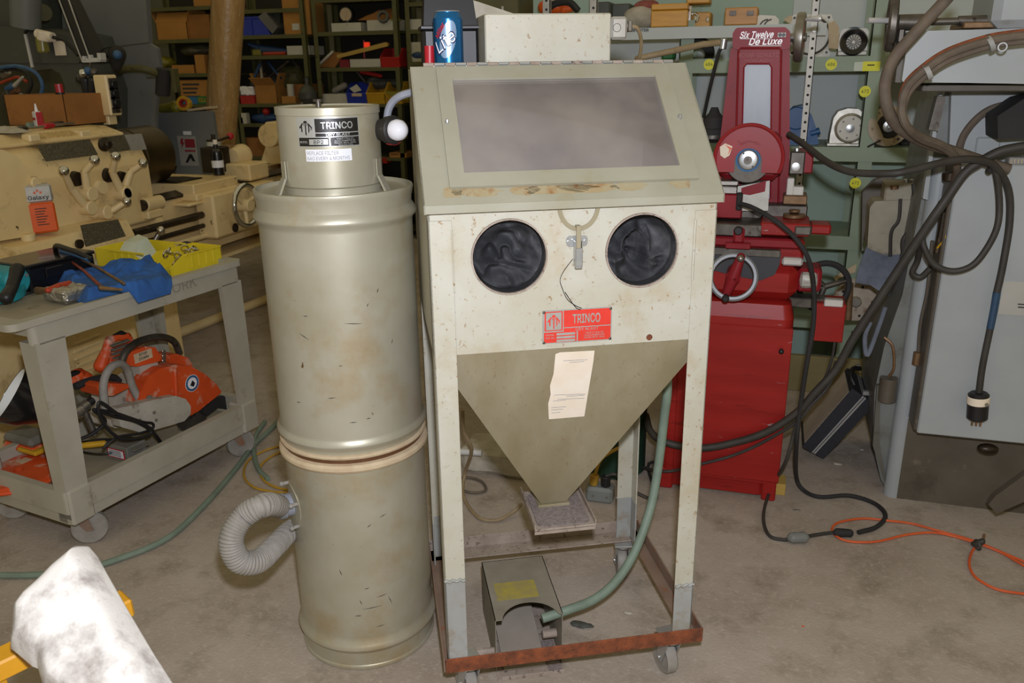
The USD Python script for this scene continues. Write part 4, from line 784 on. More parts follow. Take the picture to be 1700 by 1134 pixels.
oh.p('hose', tube([KX(*z5(p_)[0], -.22) for p_ in ((370, 305), (430, 280), (500, 262), (560, 258), (590, 280))], .013, 10, 6), 'black_rough', local=True)
for i, (a, b_, r_) in enumerate(((z5((485, 750))[0], z5((560, 710))[0], .006), (z5((540, 735))[0], z5((640, 690))[0], .008))):
    p0, p1 = KT(*a, ZL0+r_), KT(*b_, ZL0+r_); O('steel_bar', ('short dark steel bar lying at the front edge of the lower cart shelf', 'longer dark steel cutter bar lying behind the short bar')[i], 'bar', kw(J(cyl(p0, p1, r_, n=10), cyl(p0*.4+p1*.6, p0*.25+p1*.75, r_*1.5, n=10))), 'steel_dark')

# ================================================================ LATHE
M('cream', 'e4cd98', 'd6bb82', s=4, rough=.42, dirt='7c6234', ds=5, dt=.54, dw=.22, dirt2='2c261b', ds2=22, dt2=.665, dw2=.03)
M('cream_clean', 'e4cf9e', 'd6be88', s=6, rough=.42, dirt='7c683e', ds=18, dt=.66, dw=.1)
M('oily_iron', '3c3225', '2a231a', s=12, rough=.4, metal=.5, dirt='5c4c34', ds=20, dt=.6)
M('index_plate', '57523f', '464232', s=60, rough=.5, dirt='8a8468', ds=130, dt=.56, dw=.05, stretch=(1, 2.5, 1))
M('bronze_dark', '4e4024', '3a2f1a', s=8, rough=.35, metal=.6)
XF = -2.95
M('cream_worn', 'c9ad70', 'b69a5e', s=20, rough=.5)
la_ = T('metal_lathe', 'large cream-painted metal lathe with chrome-knobbed levers behind the cart', 'lathe', (-3.3, 3.6, 0))
yE = PX(250, 300, XF)[1]
def lprof(pts, y0, y1, r=0): 
    q = Polygon(pts); q = rnd(q, r) if r else q
    return prism(q, -(y1-y0), (0, y0, 0))
zbt = PX(200, 357, XF)[2]
body_ = la_.p('headstock', lprof([(XF, .80), (XF, 1.09), (XF-.025, 1.15), (XF-.06, 1.19), (XF-.11, 1.222), (XF-.62, 1.222), (XF-.62, .80)], 2.2, yE, .02), 'cream')
la_.p('headstock_cover', J(lprof([(XF-.085, 1.222), (XF-.085, 1.236), (XF-.19, 1.270), (XF-.62, 1.275), (XF-.63, 1.222)], 2.2, yE-.04, .008)), 'cream')
for px, py in ((52, 224), (137, 218)):
    q = PX(px, py, XF-.11); la_.p('cover_lug', box(q-(.03, .03, .03), q+(.02, .03, .004), .006), 'cream_clean')
mt_ = PX(93, 213, XF-.13); ml = np.array([-.03, 1, .0]); la_.p('cast_lettering', text('MONARCH', .055, (XF-.112, PX(93, 220, XF-.13)[1], 1.245), (0, 1, 0), (-.951, 0, .308), width=PX(125, 213, XF-.13)[1]-PX(60, 213, XF-.13)[1], depth=.004), 'cream_worn', smooth=False, label='raised cast letters')
la_.p('gear_cover', prismX([(-60, 252), (5, 248), (32, 262), (50, 290), (58, 320), (62, 390), (-60, 410)], XF+.05, .16, .03), 'cream')
la_.p('oil_boss', J(cyl(PX(55, 304, XF+.05), PX(55, 304, XF+.05)+(.02, 0, 0), .025, n=20, ch=.004)), 'cream_clean')
def pl4(pix, X, th, m_, name='index_plate', **k): la_.p(name, prismX(pix, X+th, th+.004), m_, **k)
pl4([(62, 241), (149, 231), (163, 257), (78, 268)], XF-.008, .003, 'index_plate'); pl4([(172, 228), (206, 224), (217, 249), (184, 254)], XF-.008, .003, 'index_plate'); pl4([(207, 224), (235, 222), (244, 248), (219, 250)], XF-.008, .003, 'galvanised', 'chart_plate')
q = PX(174, 240, XF); la_.p('dial_knob', rev([(.032, 0), (.032, .012), (.02, .02), (.02, .035), (.014, .04)], q-(.01, 0, 0), (1, 0, 0), 20), 'oily_iron')
def lever(base, mid, end, kr=.022, w=.016):
    b0_, m0, e0 = PX(*base, XF+.03), PX(*mid, XF+.05), PX(*end, XF+.10)
    lv = la_.p('lever', link([b0_, m0, e0], [w*1.3, w, w*.8]), 'cream_clean'); la_.p('ball_knob', ball(e0, kr, 3), 'chrome', under=lv, smooth=True); la_.p('hub', cyl((XF-.01, b0_[1], b0_[2]), (XF+.06, b0_[1], b0_[2]), w*2.0, n=20, ch=.004), 'cream_clean', under=lv)
lever((145, 345), (118, 312), (106, 284)); lever((146, 322), (140, 285), (157, 266)); lever((203, 322), (186, 285), (192, 260)); lever((205, 318), (217, 285), (237, 271)); lever((172, 352), (185, 350), (210, 335))
for px, py in ((166, 311), (150, 350), (200, 296), (178, 291), (125, 297)):
    q = PX(px, py, XF); la_.p('boss', cyl(q-(.005, 0, 0), q+(.02, 0, 0), .035, .03, n=24), 'cream_clean' if px in (166, 150) else 'oily_iron')
la_.p('feed_gearbox', J(lprof([(XF+.13, .70), (XF+.13, .79), (XF+.10, .86), (XF-.02, .882), (XF-.3, .882), (XF-.3, .62), (XF+.1, .62)], PX(18, 410, XF+.1)[1], PX(215, 390, XF+.1)[1], .025)), 'cream')
la_.p('gearbox_end', cyl((XF+.03, PX(18, 410, XF+.1)[1]-.02, .74), (XF+.03, PX(18, 410, XF+.1)[1]+.02, .74), .085, n=32, ch=.006), 'cream_clean')
xg = XF+.125; gq = [PX(*p_, xg) for p_ in ((133, 374), (195, 364), (210, 396), (143, 415))]
la_.p('index_plate', prism([(g[1], g[2]) for g in gq], .003, (xg-.0, 0, 0), (0, 1, 0), (0, 0, 1)), 'index_plate', label='dark gearbox chart plate')
q = PX(50, 380, XF+.08); la_.p('filler_cap', cyl((XF+.06, q[1], .862), (XF+.06, q[1], .892), .028, n=18, ch=.004), 'cream_clean')
q = PX(130, 405, XF+.13); la_.p('sight_glass', cyl(q, q+(.012, 0, 0), .02, n=18), 'oily_iron')
# spindle, chuck, bed
cq = PX(262, 255, XF-.27); chz = cq[2]; yC = PX(289, 258, XF-.13)[1]-yE-.01
la_.p('chuck', J(rev([(.09, 0), (.145, .01), (.145, yC*.4), (.150, yC*.42), (.155, yC-.01), (.150, yC), (.06, yC+.002), (.05, yC+.005)], (XF-.27, yE+.01, chz), (0, 1, 0), 48)), 'bronze_dark')
for k in range(3):
    a = .6+k*2.094; la_.p('chuck_jaw', turn(box((XF-.27+.05, yE+yC+.01, chz-.02), (XF-.27+.14, yE+yC+.045, chz+.02), .003), (XF-.27, yE, chz), (0, 1, 0), a), 'oily_iron')
yT = 5.9
la_.p('bed', J(box((XF-.12, yE, .60), (XF-.06, yT, .875), .004), box((XF-.50, yE, .60), (XF-.44, yT, .875), .004), box((XF-.5, yE, .56), (XF-.03, yT, .62), .004), lprof([(XF-.13, .87), (XF-.13, .885), (XF-.09, .905), (XF-.05, .885), (XF-.05, .87)], yE, yT)), 'cream')
la_.p('bed_way', J(lprof([(XF-.14, .875), (XF-.14, .888), (XF-.095, .91), (XF-.045, .888), (XF-.045, .875)], yE, yT)), 'oily_iron')
la_.p('chip_tray', lprof([(XF+.02, .50), (XF+.02, .52), (XF-.55, .52), (XF-.55, .50)], yE-.3, yT), 'cream_clean')
for nme, py0_, py1_, r_, Xr in (('lead_screw', (232, 382), (349, 355), .019, XF+.02), ('feed_rod', (235, 401), (349, 374), .013, XF+.02), ('start_rod', (232, 420), (349, 392), .016, XF+.02)):
    a_, b_ = PX(*py0_, Xr), PX(*py1_, Xr); zr = (a_[2]+b_[2])/2; la_.p(nme, cyl((Xr, yE-.2, zr), (Xr, yT, zr), r_, n=16), 'cream_clean' if nme == 'start_rod' else 'oily_iron')
q = PX(266, 383, XF+.05); la_.p('ball_knob', ball(q, .024, 3), 'chrome', smooth=True); la_.p('start_lever', link([q, q+(-.03, -.03, -.06)], [.010, .014]), 'steel')
bs = PX(250, 345, XF+.0)
la_.p('rod_bracket', J(box((XF-.05, PX(236, 345, XF)[1], PX(250, 362, XF)[2]), (XF+.03, PX(262, 345, XF)[1], PX(250, 348, XF)[2]), .006), cyl((XF+.0, PX(238, 340, XF)[1], bs[2]+.02), (XF+.0, PX(266, 332, XF)[1], bs[2]+.02), .035, n=20, ch=.004)), 'cream_clean')
la_.p('stop_rod', cyl((XF+.0, PX(233, 337, XF)[1], bs[2]+.02), (XF+.0, PX(256, 332, XF)[1]+.02, bs[2]+.02), .028, n=20), 'oily_iron')
# apron, carriage, cross-slide
ya, yb = PX(350, 350, XF+.08)[1], PX(428, 340, XF+.08)[1]
za0, za1 = PX(360, 398, XF+.1)[2], PX(360, 322, XF+.1)[2]
ap_ = la_.p('apron', J(box((XF-.02, ya, za0), (XF+.10, ya+.62, za1), .012)), 'cream')
hq = PX(409, 341, XF+.16)
la_.p('handwheel', J(torus(hq, (1, 0, 0), .112, .015, 40, 12)), 'chrome', under=ap_, smooth=True, label='chrome carriage handwheel')
la_.p('handwheel_spoke', J(*[link([hq+(-.01, 0, 0), hq+np.array([0, .11*math.cos(a), .11*math.sin(a)])], [.016, .010]) for a in (.4, 2.5, 4.6)], cyl(hq-(.06, 0, 0), hq+(.03, 0, 0), .035, n=20, ch=.005)), 'cream_clean', under=ap_)
q = PX(390, 378, XF+.1); la_.p('sight_glass', cyl(q, q+(.006, 0, 0), .026, n=20), 'oily_iron', under=ap_)
cz = PX(350, 288, XF-.2)[2]-.11
la_.p('carriage', J(box((XF-.52, ya-.12, za1-.05), (XF+.04, ya+.62, cz+.02), .01), box((XF-.30, ya-.05, cz+.02), (XF+.04, ya+.40, cz+.06), .008)), 'cream')
la_.p('cross_slide', J(box((XF-.55, ya-.04, cz+.05), (XF+.02, ya+.36, cz+.11), .006)), 'cream')
la_.p('chip_deposit', rough_up(box((XF-.5, ya-.02, cz+.105), (XF-.1, ya+.2, cz+.118), 0), .01, 25, 4, 4), 'oily_iron', kind='stuff', label='black oily chips on the carriage')
tp = PX(358, 262, XF-.2)
la_.p('tool_post', J(box((tp[0]-.06, tp[1]-.06, cz+.112), (tp[0]+.06, tp[1]+.06, cz+.26), .006), box((tp[0]-.08, tp[1]-.03, cz+.20), (tp[0]+.03, tp[1]+.16, cz+.23), .004), cyl((tp[0], tp[1], cz+.26), (tp[0], tp[1], cz+.30), .04, n=20), cyl((tp[0], tp[1], cz+.30), (tp[0], tp[1], cz+.33), .012, n=12)), 'oily_iron')
h0, h1 = np.array([tp[0], tp[1], cz+.285]), PX(382, 226, XF-.2)
la_.p('clamp_handle', cyl(h0, h1, .010, n=12), 'bronze_dark'); la_.p('red_knob', ball(h1, .022, 2), 'can_red', smooth=True); la_.p('clamp_hub', cyl((tp[0], tp[1], cz+.265), (tp[0], tp[1], cz+.29), .045, .04, 20), 'galvanised')
q = PX(400, 258, XF-.15)
la_.p('compound_dial', J(cyl(q-(0, .09, 0), q+(0, .0, 0), .045, .065, 24), cyl(q, q+(0, .02, 0), .068, n=24)), 'cream_clean'); la_.p('compound_crank', cyl(q+(0, .03, 0), q+(.02, .06, 0), .05, n=24, ch=.006), 'steel_dark')
la_.p('saddle_block', box((XF-.25, PX(385, 280, XF-.1)[1], cz+.06), (XF+.02, PX(418, 275, XF-.1)[1], cz+.16), .01), 'cream')
la_.p('tailstock', J(lprof([(XF-.45, .90), (XF-.02, .90), (XF-.06, 1.0), (XF-.16, 1.02), (XF-.16, 1.18), (XF-.38, 1.18), (XF-.40, 1.0)], 5.1, 5.6, .02), cyl((XF-.27, 4.95, 1.10), (XF-.27, 5.7, 1.10), .075, n=28), cyl((XF-.27, 5.75, 1.10), (XF-.27, 5.79, 1.10), .10, n=28)), 'cream')
la_.p('tailstock_lever', J(cyl((XF-.20, 5.15, 1.19), (XF-.20, 5.15, 1.27), .015, n=12), link([(XF-.20, 5.15, 1.26), (XF-.05, 5.05, 1.30)], [.012, .012])), 'steel_dark')
la_.p('headstock_base', box((XF-.62, 2.2, .0), (XF-.02, yE+.10, .80), .02), 'cream'); la_.p('tailstock_base', box((XF-.5, 5.2, .0), (XF-.06, 5.9, .62), .02), 'cream')
for k in range(6):
    zz = .16+k*.035; la_.p('louvre', box((XF-.022, PX(130, 600, XF)[1], zz), (XF-.012, PX(175, 580, XF)[1], zz+.012), .002), 'cream_clean')
la_.p('floor_rail', cyl((XF-.4, 3.4, .03), (XF-.1, 6.2, .03), .03, n=12), 'cream_clean')

# ---- things on the lathe
def stand(px, py, z): return PZ(px, py, z)
oc = PX(72, 380, XF+.05); oc = np.array([oc[0], oc[1], .882])
M('can_orange', 'e0601c', 'd2551a', rough=.4)
tin = T('oil_tin', 'rectangular orange and white oil tin standing on the lathe gearbox', 'tin', oc, .95)
hT = .20; tin.p('tin_body', box((-.055, -.03, 0), (.055, .03, hT*.63), .008), 'can_orange', local=True); tin.p('tin_top', box((-.055, -.03, hT*.63), (.055, .03, hT), .008), 'galvanised', local=True)
tin.p('cap', J(cyl((.0, 0, hT), (.0, 0, hT+.02), .016, n=16), cyl((.0, 0, hT+.02), (.0, 0, hT+.03), .013, n=16)), 'steel', local=True)
for fx, fy, xd in (((0, -.0302, 0), (0, 0, 1), (1, 0, 0)), ((.0552, 0, 0), (0, 0, 1), (0, 1, 0))):
    xd = np.array(xd, float); wdt = .078 if xd[0] else .05
    tin.p('lettering', text('Galaxy', .016, np.array(fx)+(0, 0, hT*.70), xd, fy, width=wdt, depth=.0006), 'black', local=True, smooth=False)
    for k in range(3): tin.p('star_print', prism([(.008*math.cos(a)*(1 if i % 2 else .4), .008*math.sin(a)*(1 if i % 2 else .4)) for i, a in enumerate(np.linspace(0, 2*math.pi, 10, endpoint=False))], .0006, np.array(fx)+xd*(k-1)*.011+(0, 0, hT*.84+(.008 if k == 1 else 0)), xd, fy), 'can_orange', local=True)
    for k in range(7): tin.p('print_line', prism(shapely.box(-wdt*.28, 0, wdt*.28-.006*(k % 3), .0035), .0005, np.array(fx)+(0, 0, hT*(.5-.055*k)), xd, fy), 'ink', local=True)
bq = PX(365, 300, XF-.1)
bo = T('bottle', 'black bottle with pale cork and white label on the lathe cross-slide', 'bottle', (bq[0], bq[1], cz+.11))
bo.p('bottle_body', rev([(.03, 0), (.033, .005), (.033, .12), (.026, .14), (.014, .15), (.014, .175)], n=24), 'black_gloss', local=True); bo.p('cork', cyl((0, 0, .175), (0, 0, .20), .012, n=12), 'paper', local=True); bo.p('label_band', rev([(.0335, .045), (.0335, .085)], n=24, caps=False), 'plate_white', local=True)
# pendant control box on the lathe headstock
pq = PX(181, 196, XF-.25); pbz = PX(181, 193, XF-.25)[2]; ptz = PX(190, 124, XF-.25)[2]
py0_, py1_ = PX(180, 160, XF-.25)[1], PX(199, 160, XF-.25)[1]
pb2 = T('push_button_station', 'cream push-button box with three black buttons standing on the lathe headstock', 'control box', (XF-.3, py0_, 1.27))
pb2.p('box_body', box((XF-.33, py0_, pbz), (XF-.25, py1_, ptz), .006), 'cream_clean')
for k in range(3):
    q = np.array([XF-.25, py0_*.45+py1_*.55, pbz+(ptz-pbz)*(.77-.225*k)]); bf_ = pb2.p('button_plate', box(q-(.001, .03, .03), q+(.002, .03, .03), .001), 'steel_dark'); pb2.p('button', cyl(q, q+(.016, 0, 0), .021, n=18, ch=.003), 'black', under=bf_)
pb2.p('name_strip', box((XF-.25, py0_+.01, pbz+.012), (XF-.248, py1_-.01, pbz+.04), 0), 'steel_dark'); pb2.p('stem', box((XF-.32, py0_+.01, 1.262), (XF-.28, py1_-.01, pbz), .004), 'cream_clean')
red_can = PX(66, 192, XF-.35)
rc = T('oil_can', 'small white and red lighter-fluid can with pointed spout on top of the lathe', 'oil can', (XF-.38, PX(67, 190, XF-.36)[1], 1.272), -.5)
rc.p('can_front', box((-.028, -.015, 0), (.028, .015, .075), .006), 'plate_white', local=True); rc.p('can_side', box((.028, -.0145, .002), (.036, .0145, .073), .004), 'can_red', local=True); rc.p('spout', cyl((0, 0, .075), (0, 0, .11), .008, .003, 10), 'can_white', local=True); rc.p('lettering', text('VM&P', .012, (0, -.0156, .035), (1, 0, 0), (0, 0, 1), width=.04, depth=.0006), 'can_red', local=True, smooth=False)
cc = T('cardboard_box', 'open orange-brown cardboard box standing on the back of the lathe headstock', 'cardboard box', (XF-.5, 2.9, 1.274))
M('cardboard', '9c6a34', '8a5c2c', s=6, rough=.9, dirt='6c4622', ds=5, dt=.6, dw=.2)
M('cardboard_light', 'b5823e', 'a47436', s=6, rough=.9)
c0, c1 = PY(8, 170, 3.3), PY(105, 165, 3.3)
cc.p('box_body', J(box((c0[0], 3.3, 1.274), (c1[0], 3.302, c0[2]+.035), .0), box((c0[0], 3.55, 1.274), (c1[0], 3.552, c0[2]+.035), 0), box((c0[0], 3.3, 1.274), (c0[0]+.003, 3.55, c0[2]+.035), 0), box((c1[0]-.003, 3.3, 1.274), (c1[0], 3.55, c0[2]+.035), 0), box((c0[0], 3.3, 1.274), (c1[0], 3.55, 1.277), 0)), 'cardboard')
tl_ = [((30, 205), (70, 198), 'steel_dark', 'flat dark spanner on the lathe top beside the oil can'), ((72, 193), (120, 190), 'can_red', 'red-ended screwdriver on the lathe top'), ((85, 201), (165, 190), 'steel_dark', 'long steel file on the lathe top'), ((100, 186), (150, 178), 'black', 'black grease gun tube on the lathe top'), ((45, 196), (100, 194), 'green_hose', 'green-handled screwdriver on the lathe top')]
for k, (a_, b_, m_, lb_) in enumerate(tl_):
    p0, p1 = PX(*a_, XF-.22-.05*k), PX(*b_, XF-.25-.05*k); p0[2] = p1[2] = 1.285
    tt_ = T(('spanner', 'screwdriver', 'file', 'grease_gun', 'screwdriver')[k], lb_, ('spanner', 'screwdriver', 'file', 'grease gun', 'screwdriver')[k], p0)
    tt_.p('shaft', cyl(p0, p1, .006, n=10), 'steel'); tt_.p('handle' if k else 'jaw', link([p0*.75+p1*.25, p0], [.012, .014]), m_)
M('rag_white', 'b8b2a2', 'a39c8a', s=20, rough=.95)
rp = Polygon([PX(*q_, XF-.2)[[1, 2]] for q_ in ((0, 214), (10, 208), (34, 206), (50, 210), (30, 215))]); y_0 = PX(0, 212, XF-.2)[1]; y_1 = PX(34, 212, XF-.2)[1]
O('wiping_rag', 'greyish crumpled rag on the lathe top at the picture edge', 'rag', drape(Polygon([(XF-.3, y_0), (XF-.13, y_0), (XF-.14, y_1), (XF-.28, y_1)]), lambda v_, e: 1.276+.04*meshkit.fbm(v_*18, 3, 3)*np.minimum(e/.02, 1)), 'rag_white', smooth=True)
# ================================================================ GREY MACHINES BEHIND THE LATHE
M('machine_grey', '717574', '676b6a', s=3, rough=.5, dirt='4a4f50', ds=5, dt=.62, dw=.15)
M('machine_dark', '4d504a', '434640', s=3, rough=.5, dirt='2f302b', ds=6, dt=.6, dw=.15)
M('olive_green', '57552e', '4a4827', s=6, rough=.6, dirt='2c2a18', ds=10, dt=.6)
M('shelf_back', '2b2a1c', '242317', s=3, rough=.9)
enc = T('machining_centre', 'tall grey sheet-metal machine enclosure with sloping side behind the lathe', 'machine', PY(190, 185, 4.75)*(1, 1, 0))
enc.p('side_panel', prismP([(112, -60), (238, -60), (247, 70), (250, 185), (240, 480), (165, 480), (165, 100), (133, 40)], 4.75, .04), 'machine_grey')
enc.p('machine_body', prismP([(100, -60), (165, -60), (185, 185), (180, 480), (120, 480)], 4.79, .4), 'machine_grey')
enc.p('cover_panel', prismP([(247, 72), (260, 80), (266, 110), (258, 186), (250, 480), (244, 480), (248, 180)], 4.74, .03, 0), 'machine_grey')
enc.p('panel_seam', tubeP([(163, 84, 4.748), (205, 76, 4.748), (247, 71, 4.748)], .003, 5, 3), 'machine_dark')
ec = T('electrical_cabinet', 'low grey electrical cabinet with danger sticker behind the lathe chuck', 'electrical cabinet', PY(290, 250, 5.0)*(1, 1, 0))
ec.p('cabinet_body', prismP([(196, 191), (352, 184), (362, 260), (372, 480), (196, 480)], 5.0, .03, .01), 'machine_grey')
ec.p('cabinet_back', prismP([(196, 194), (300, 188), (312, 480), (196, 480)], 5.03, .3), 'machine_grey')
ec.p('door_edge', tubeP([(240, 195, 4.998), (243, 260, 4.998)], .004, 6, 2), 'machine_dark')
M('sticker_orange', 'a8622c', '965626', rough=.7)
def card(Tn, x0, y0, x1, y1, Y, m_, nme='label_print', th=.003, **k): return Tn.p(nme, boxP(x0, y0, x1, y1, Y-th, th, 0), m_, **k)
card(ec, 213, 200, 240, 214, 5.0, 'sticker_orange'); card(ec, 304, 218, 317, 224, 5.0, 'plate_white')
M('sticker_pale', '9d9d98', '8f908c', rough=.6); M('danger_red', '8e2430', '7c1e2a', rough=.6)
ds_ = card(ec, 297, 226, 327, 275, 5.0, 'sticker_pale', 'danger_sticker', label='pale danger sticker with red square and lightning bolt'); card(ec, 307, 231, 323, 245, 4.997, 'danger_red', under=ds_); card(ec, 307, 249, 324, 252, 4.997, 'danger_red', under=ds_)
ec.p('bolt_print', prismP([(300, 230), (304, 230), (303, 236), (306, 237), (301, 246), (302, 239), (299, 239)], 4.994, .003), 'danger_red', under=ds_)
ec.p('figure_print', J(prismP([(314, 256), (318, 256), (324, 268), (320, 268), (316, 262), (312, 270), (308, 270)], 4.994, .003)), 'black', under=ds_)
dm = T('drill_machine', 'dark grey machine with arched opening and round motor at the upper left edge', 'machine', PY(20, 180, 4.45)*(1, 1, 0))
dm.p('column', prismP([(-60, -60), (34, -60), (34, 60), (-60, 60)], 4.5, .35, .01), 'machine_dark')
dm.p('arm', prismP([(-60, 42), (60, 46), (118, 58), (134, 105), (-60, 104)], 4.4, .4, .02), 'machine_dark')
dm.p('arch_frame', prismP([(-60, 104), (134, 105), (150, 150), (155, 420), (112, 420), (110, 150), (100, 122), (84, 114), (50, 118), (-60, 120)], 4.42, .35), 'machine_dark')
q0, q1 = PY(43, 46, 4.35), PY(41, -30, 4.35); dm.p('motor', cyl(q0, q1, .085, .09, 28), 'machine_grey')
q0 = PY(68, 22, 4.5); dm.p('motor_cap', cyl(q0, q0+(.07, -.05, 0), .06, .05, 24), 'olive_green')
fl_ = T('air_filter', 'air filter with white cap and yellowish bowl on the dark machine arm', 'air filter', PY(74, 88, 4.3))
a_, b_ = PY(62, 56, 4.34), PY(88, 62, 4.34); fl_.p('cap', J(cyl(a_, b_, .028, n=18), cyl(PY(74, 68, 4.34), PY(74, 52, 4.34), .042, n=20, ch=.006)), 'paper')
M('amber_bowl', '8a8440', '777236', rough=.25); fl_.p('bowl', rev([(.0, -.0), (.03, .0), (.036, .01), (.036, .085)], PY(73, 88, 4.34), (0, 0, 1), 20), 'amber_bowl')
fl_.p('hose', tubeP([(88, 62, 4.34), (105, 66, 4.34), (120, 80, 4.34), (130, 92, 4.34)], .011, 8, 6), 'black'); fl_.p('hose', tubeP([(62, 56, 4.34), (50, 48, 4.36), (42, 54, 4.38)], .010, 8, 6), 'black')
nt = O('warning_card', 'small cream card with red print on the dark machine arm', 'sign', boxP(90, 68, 108, 92, 4.39, .006, 0), 'paper')
for k in range(6): pass
M('white_rod', 'cfcfcc', 'c4c4c0', rough=.4)
O('gauge_strip', 'thin white rod fixed upright to the dark machine arm', 'rod', tubeP([(42, 57, 4.36), (48, 84, 4.36), (54, 112, 4.36)], .010, 8, 2), 'white_rod')
ar = T('slanted_arm', 'black channel-section arm slanting down to a white bracket in front of the grey enclosure', 'arm', PY(150, 100, 4.2))
ar.p('channel', prismP([(95, -8), (112, -8), (164, 96), (150, 100), (137, 104)], 4.2, .08), 'black'); ar.p('edge', tubeP([(96, -6, 4.195), (137, 103, 4.195)], .005, 6, 2), 'galvanised'); ar.p('edge', tubeP([(112, -6, 4.195), (150, 100, 4.195)], .005, 6, 2), 'galvanised')
ar.p('bracket', J(boxP(136, 97, 150, 104, 4.18, .05), boxP(150, 96, 166, 103, 4.17, .05), boxP(161, 88, 166, 100, 4.16, .05), boxP(136, 93, 139, 100, 4.17, .04), boxP(146, 91, 149, 99, 4.17, .04)), 'white_rod')
sg = T('sensor_head', 'dark rounded head with a glossy blue dome in front of the grey enclosure', 'sensor', PY(193, 112, 4.3))
sg.p('head', hull(np.vstack([ball(PY(194, 90, 4.3), .052, 2).vertices, ball(PY(194, 110, 4.3), .028, 2).vertices])), 'black_rough'); sg.p('dome', ball(PY(195, 91, 4.255), .026, 3), 'saw_blue', smooth=True)
sg.p('wire', tubeP([(165, 86, 4.25), (178, 79, 4.26), (192, 78, 4.28), (200, 84, 4.3)], .004, 6, 6), 'black')
dh = T('drain_hose', 'dark flexible hose bending over to a black cylinder beside the grey enclosure', 'hose', PY(272, 150, 4.6))
dh.p('hose', tubeP([(196, 122, 4.74), (203, 116, 4.60), (212, 114, 4.5), (235, 114, 4.5), (256, 120, 4.55), (266, 124, 4.6)], .022, 12, 8), 'olive_green'); dh.p('wall_bracket', box(PY(262, 130, 4.62), PY(272, 126, 4.79), .002), 'machine_dark'); dh.p('cylinder', cyl(PY(272, 114, 4.6), PY(270, 158, 4.6), .045, n=24, ch=.004), 'black_rough'); dh.p('side_strip', boxP(284, 114, 290, 154, 4.6, .05), 'olive_green')
pl_t = T('tool_rack', 'bunch of dark blue-grey hand tools hanging beside the push-button box', 'tools', PY(146, 150, 4.0))
pl_t.p('hanger', tubeP([(146, 128, 4.0), (148, 118, 4.06), (150, 106, 4.16)], .008, 6, 4), 'steel_dark')
for k, (x, y, r_, m_) in enumerate(((138, 122, .025, 'chrome'), (146, 118, .022, 'saw_blue'), (156, 120, .022, 'steel_dark'), (135, 132, .03, 'black_gloss'), (146, 134, .03, 'black_gloss'), (157, 134, .026, 'black_gloss'), (150, 150, .014, 'can_red'))): pl_t.p('tool_head', ball(PY(x, y, 4.0+.01*k), r_, 2, (1, 1, 1)), m_, smooth=True)
pl_t.p('handle', J(link([PY(142, 134, 4.02), PY(145, 160, 4.02)], [.03, .018])), 'black'); pl_t.p('handle', link([PY(153, 134, 4.02), PY(152, 165, 4.02)], [.025, .016]), 'black')
for k, (pts, r_, m_, lb_) in enumerate((([(0, 112), (30, 110), (58, 120), (70, 140), (66, 160), (50, 172), (20, 176)], .010, 'saw_blue', 'blue-black air hose looped at the left edge above the lathe'), ([(0, 118), (25, 115), (45, 122), (52, 140), (46, 155)], .010, 'black', 'black looped hose inside the blue-black loop above the lathe'), ([(0, 138), (15, 132), (30, 128), (45, 136)], .008, 'red_handle', 'short orange-red hose at the left edge above the lathe'))):
    O('looped_hose', lb_, 'hose', tubeP([(x, y, 3.9+.02*k) for x, y in pts], r_, 8, 8), m_)
rv = T('valve_block', 'cluster of small brass and steel valve fittings at the left picture edge', 'valve', PY(10, 165, 3.95))
for k, (x, y) in enumerate(((4, 125), (12, 148), (6, 160), (20, 155), (26, 165), (10, 175))): rv.p('fitting', J(cyl(PY(x, y, 3.95), PY(x+10, y-6, 3.93), .018, n=12, ch=.003)), ('steel', 'saw_blue', 'steel_dark', 'brown_band', 'steel', 'steel_dark')[k])
rv.p('lever', link([PY(24, 142, 3.9), PY(38, 128, 3.9)], [.012, .008]), 'galvanised')
sb2 = T('spray_bottle', 'dark bottle with a red trigger cap behind the open cardboard box', 'bottle', PX(106, 190, XF-.45)); q_ = PX(106, 190, XF-.45); q_[2] = 1.276; sb2.p('bottle_body', cyl(q_, q_+(0, 0, .15), .03, .02, 16), 'black'); sb2.p('cap', cyl(q_+(0, 0, .15), q_+(0, 0, .19), .018, n=12), 'can_red')

# ================================================================ ROLLED CARDBOARD TUBE
M('tube_paper', 'c29e66', 'a88350', s=4, rough=.35, stretch=(8, 8, .5), dirt='e0caa0', ds=14, dt=.60, dw=.06, coat=.8, bump=.8, bs=30)
t0, t1 = PY(372, 300, 5.6), PY(382, -30, 5.6); t0[2] = 0; dlt = (t1-PY(364, 240, 5.6))
tb = T('paper_roll', 'tall brown paper-wrapped roll leaning upright in front of the dark shelving', 'roll', PY(366, 300, 5.6)*(1, 1, 0))
lo = PY(366, 240, 5.6); hi = PY(380, -20, 5.6); base = lo+(lo-hi)*(lo[2]/(hi[2]-lo[2]))
rr_ = .5*(PY(392, 120, 5.6)[0]-PY(348, 120, 5.6)[0])
tb.p('roll', cyl(base, hi, rr_*.98, rr_*1.02, 40), 'tube_paper')
tb.p('tape_band', J(*[ring(lo+(hi-lo)*t_, hi-lo, rr_*1.01, rr_*.99, .012, 40) for t_ in (.3, .62)]), 'tube_paper')

